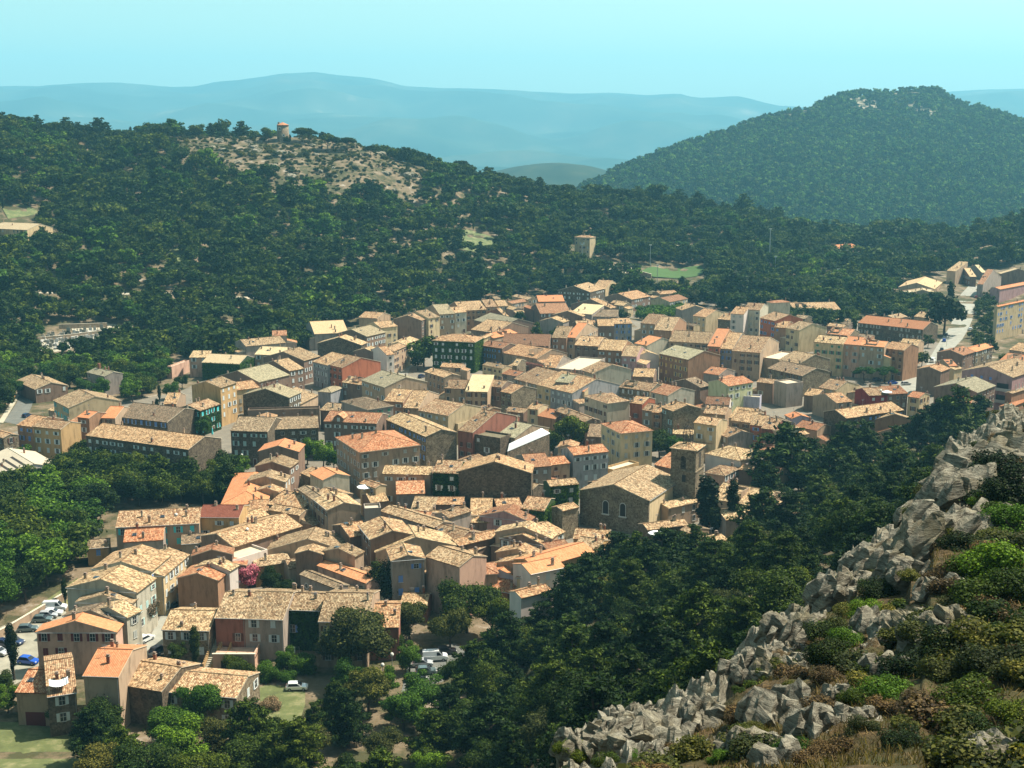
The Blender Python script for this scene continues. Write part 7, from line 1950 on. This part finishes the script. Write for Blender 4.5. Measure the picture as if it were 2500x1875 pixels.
# outdoor staircases and terrace beside the stone cottage
def stairs(u, v, rz, n_, w_, mt, label):
    p = ray_hit(u, v, 0); o = empty('outdoor_staircase', p, rz); m = MB()
    for i in range(n_): m.box(-w_/2, i*.42, -.3, w_/2, (i+1)*.42, .2*(i+1), 0)
    m.build('steps', mt, o)
    for sx in (-1, 1):
        m = MB(); x0 = sx*(w_/2+.2); b = len(m.v); L_ = n_*.42
        m.prism([(x0-.18, -.2), (x0+.18, -.2), (x0+.18, 0.0), (x0-.18, 0.0)], -.3, 1.0)
        for q in range(n_): m.box(x0-.15, q*.42, -.3, x0+.15, (q+1)*.42+.002, .2*(q+1)+.85)
        m.build('parapet', WALL['o'], o)
    tag(o, label, 'staircase'); return o
stairs(507, 1632, -.12, 16, 1.3, M_PAVE, 'left outdoor staircase with grey steps below the brick pink house')
stairs(532, 1634, -.12, 15, 1.5, ROOF['M'], 'right outdoor staircase with red steps below the brick pink house')
p = ray_hit(572, 1636, 0); o = empty('terrace', p); m = MB(); m.box(-4, 0, -.5, 4, .3, 3.2); m.box(-4, .3, 2.1, 4, 6, 2.4); m.box(3.7, .3, -.5, 4, 6, 3.2); m.build('wall', WALL['p'], o)
m = MB(); m.box(-4.1, -.1, 3.2, 4.1, .4, 3.32); m.build('coping', M_CREAM, o); m = MB(); m.box(-2.5, -.03, 0, 2.5, -.001, 1.9); m.build('opening', M_DARK, o); tag(o, 'raised pink garden terrace beside the red staircase', 'terrace')
# retaining walls
def long_wall(px, h, t, mt, label, name='garden_wall', cap=True):
    P_ = [ray_hit(u, v, 0) for u, v in px]; o = empty(name, P_[0]); m = MB(); m2 = MB()
    for a, b in zip(P_[:-1], P_[1:]):
        d = (b-a); d.z = 0; n_ = Vector((-d.y, d.x, 0)).normalized()*t/2; a2, b2 = a-P_[0], b-P_[0]
        for mm, z0, z1, k in ((m, -.6, h, 1.0), (m2, h, h+.12, 1.25)):
            q = [a2-n_*k, b2-n_*k, b2+n_*k, a2+n_*k]; lo = [Vector((p.x, p.y, p.z+z0)) for p in q]; hi = [Vector((p.x, p.y, p.z+z1)) for p in q]
            mm.face(hi); mm.face(lo[::-1])
            for i in range(4): mm.face([lo[i], lo[(i+1) % 4], hi[(i+1) % 4], hi[i]])
    m.build('masonry', mt, o)
    if cap: m2.build('coping', M_CREAM, o)
    tag(o, label, 'wall')
long_wall([(-40, 1578), (20, 1548), (70, 1518), (120, 1488), (150, 1470), (188, 1452)], 1.7, .4, WALL['b'], 'pale retaining wall with railing behind the left car park')
long_wall([(300, 1580), (322, 1562), (345, 1552)], 1.0, .35, WALL['b'], 'low curved wall at the brown bush by the street')
long_wall([(144, 803), (262, 799)], 2.2, .5, WALL['b'], 'rear wall of the cemetery terrace', 'cemetery_wall')
long_wall([(90, 834), (150, 829), (240, 818), (335, 813)], 2.0, .5, WALL['b'], 'long front wall of the cemetery terrace', 'cemetery_wall')
long_wall([(1385, 640), (1450, 652), (1530, 662), (1590, 678)], 2.5, .6, WALL['b'], 'pale bank wall left of the football pitch', 'bank_wall')
# cemetery tombs
TM = []
for k in range(3):
    m = MB(); m.box(-.5, -1.1, 0, .5, 1.1, .6); m.box(-.55, 1.0, 0, .55, 1.2, 1.5+.3*k); m.box(-.08, 1.05, 1.5+.3*k, .08, 1.15, 2.3+.3*k); m.box(-.3, 1.05, 1.9+.3*k, .3, 1.15, 2.05+.3*k); TM.append(m.mesh('tombstone', plain('pale_marble', (.42-.1*k, .41-.1*k, .37-.1*k), .6)))
for i in range(48):
    row = i//12; u = 96+(i % 12)*12.5+rnd.uniform(-3, 3)+row*3; v = 856-row*8.5-(i % 12)*1.5+(-4 if row > 1 else 0)
    p = ray_hit(u, v, 0); o = bpy.data.objects.new('tombstone', TM[i % 3]); o.location = p+Vector((0, 0, .15)); o.rotation_euler = (0, 0, rnd.uniform(-.2, .2)); link(o); sc = rnd.uniform(1.0, 1.7); o.scale = (sc, sc, sc)
    tag(o, 'pale tomb in the terraced cemetery at the left', 'tombstone', 'tombs of the cemetery')
p = ray_hit(68, 868, 0); o = empty('monument', p); m = MB(); m.box(-1.5, -1.5, 0, 1.5, 1.5, 1.2); m.box(-1.0, -1.0, 1.2, 1.0, 1.0, 2.4); m.build('base', M_FRAME, o); m = MB(); m.tube([(0, 0, 2.4), (0, 0, 5.5), (0, 0, 6.2)], [.5, .3, .05], 8); m.build('column', M_FRAME, o); tag(o, 'white stepped monument at the left end of the cemetery', 'monument')
# rocks on the mill hill
for i in range(44):
    a = rnd.uniform(0, 6.28); r_ = math.sqrt(rnd.random()); x = MILL[0]+20+92*r_*math.cos(a); y = MILL[1]-40+72*r_*math.sin(a)
    if inside_foot(x, y, 2): continue
    if i % 10 == 0:
        import bmesh
        bm = bmesh.new(); bmesh.ops.create_icosphere(bm, subdivisions=3, radius=1)
        for q in bm.verts: q.co *= 1+.45*noise.noise(q.co*1.8+Vector((i, 0, 0)))+.2*noise.noise(q.co*5)
        me_ = bpy.data.meshes.new('boulder'); bm.to_mesh(me_); bm.free(); me_.materials.append(M_MROCK if 'M_MROCK' in globals() else M_CRAG)
    o = bpy.data.objects.new('boulder', me_); o.location = (x, y, ground(x, y)); s_ = rnd.uniform(1.0, 3.4); o.scale = (s_*1.5, s_, s_*.7); o.rotation_euler = (0, 0, a); link(o)
    tag(o, 'pale boulder on the bare hillside below the windmill tower', 'rock', 'boulders below the windmill tower')
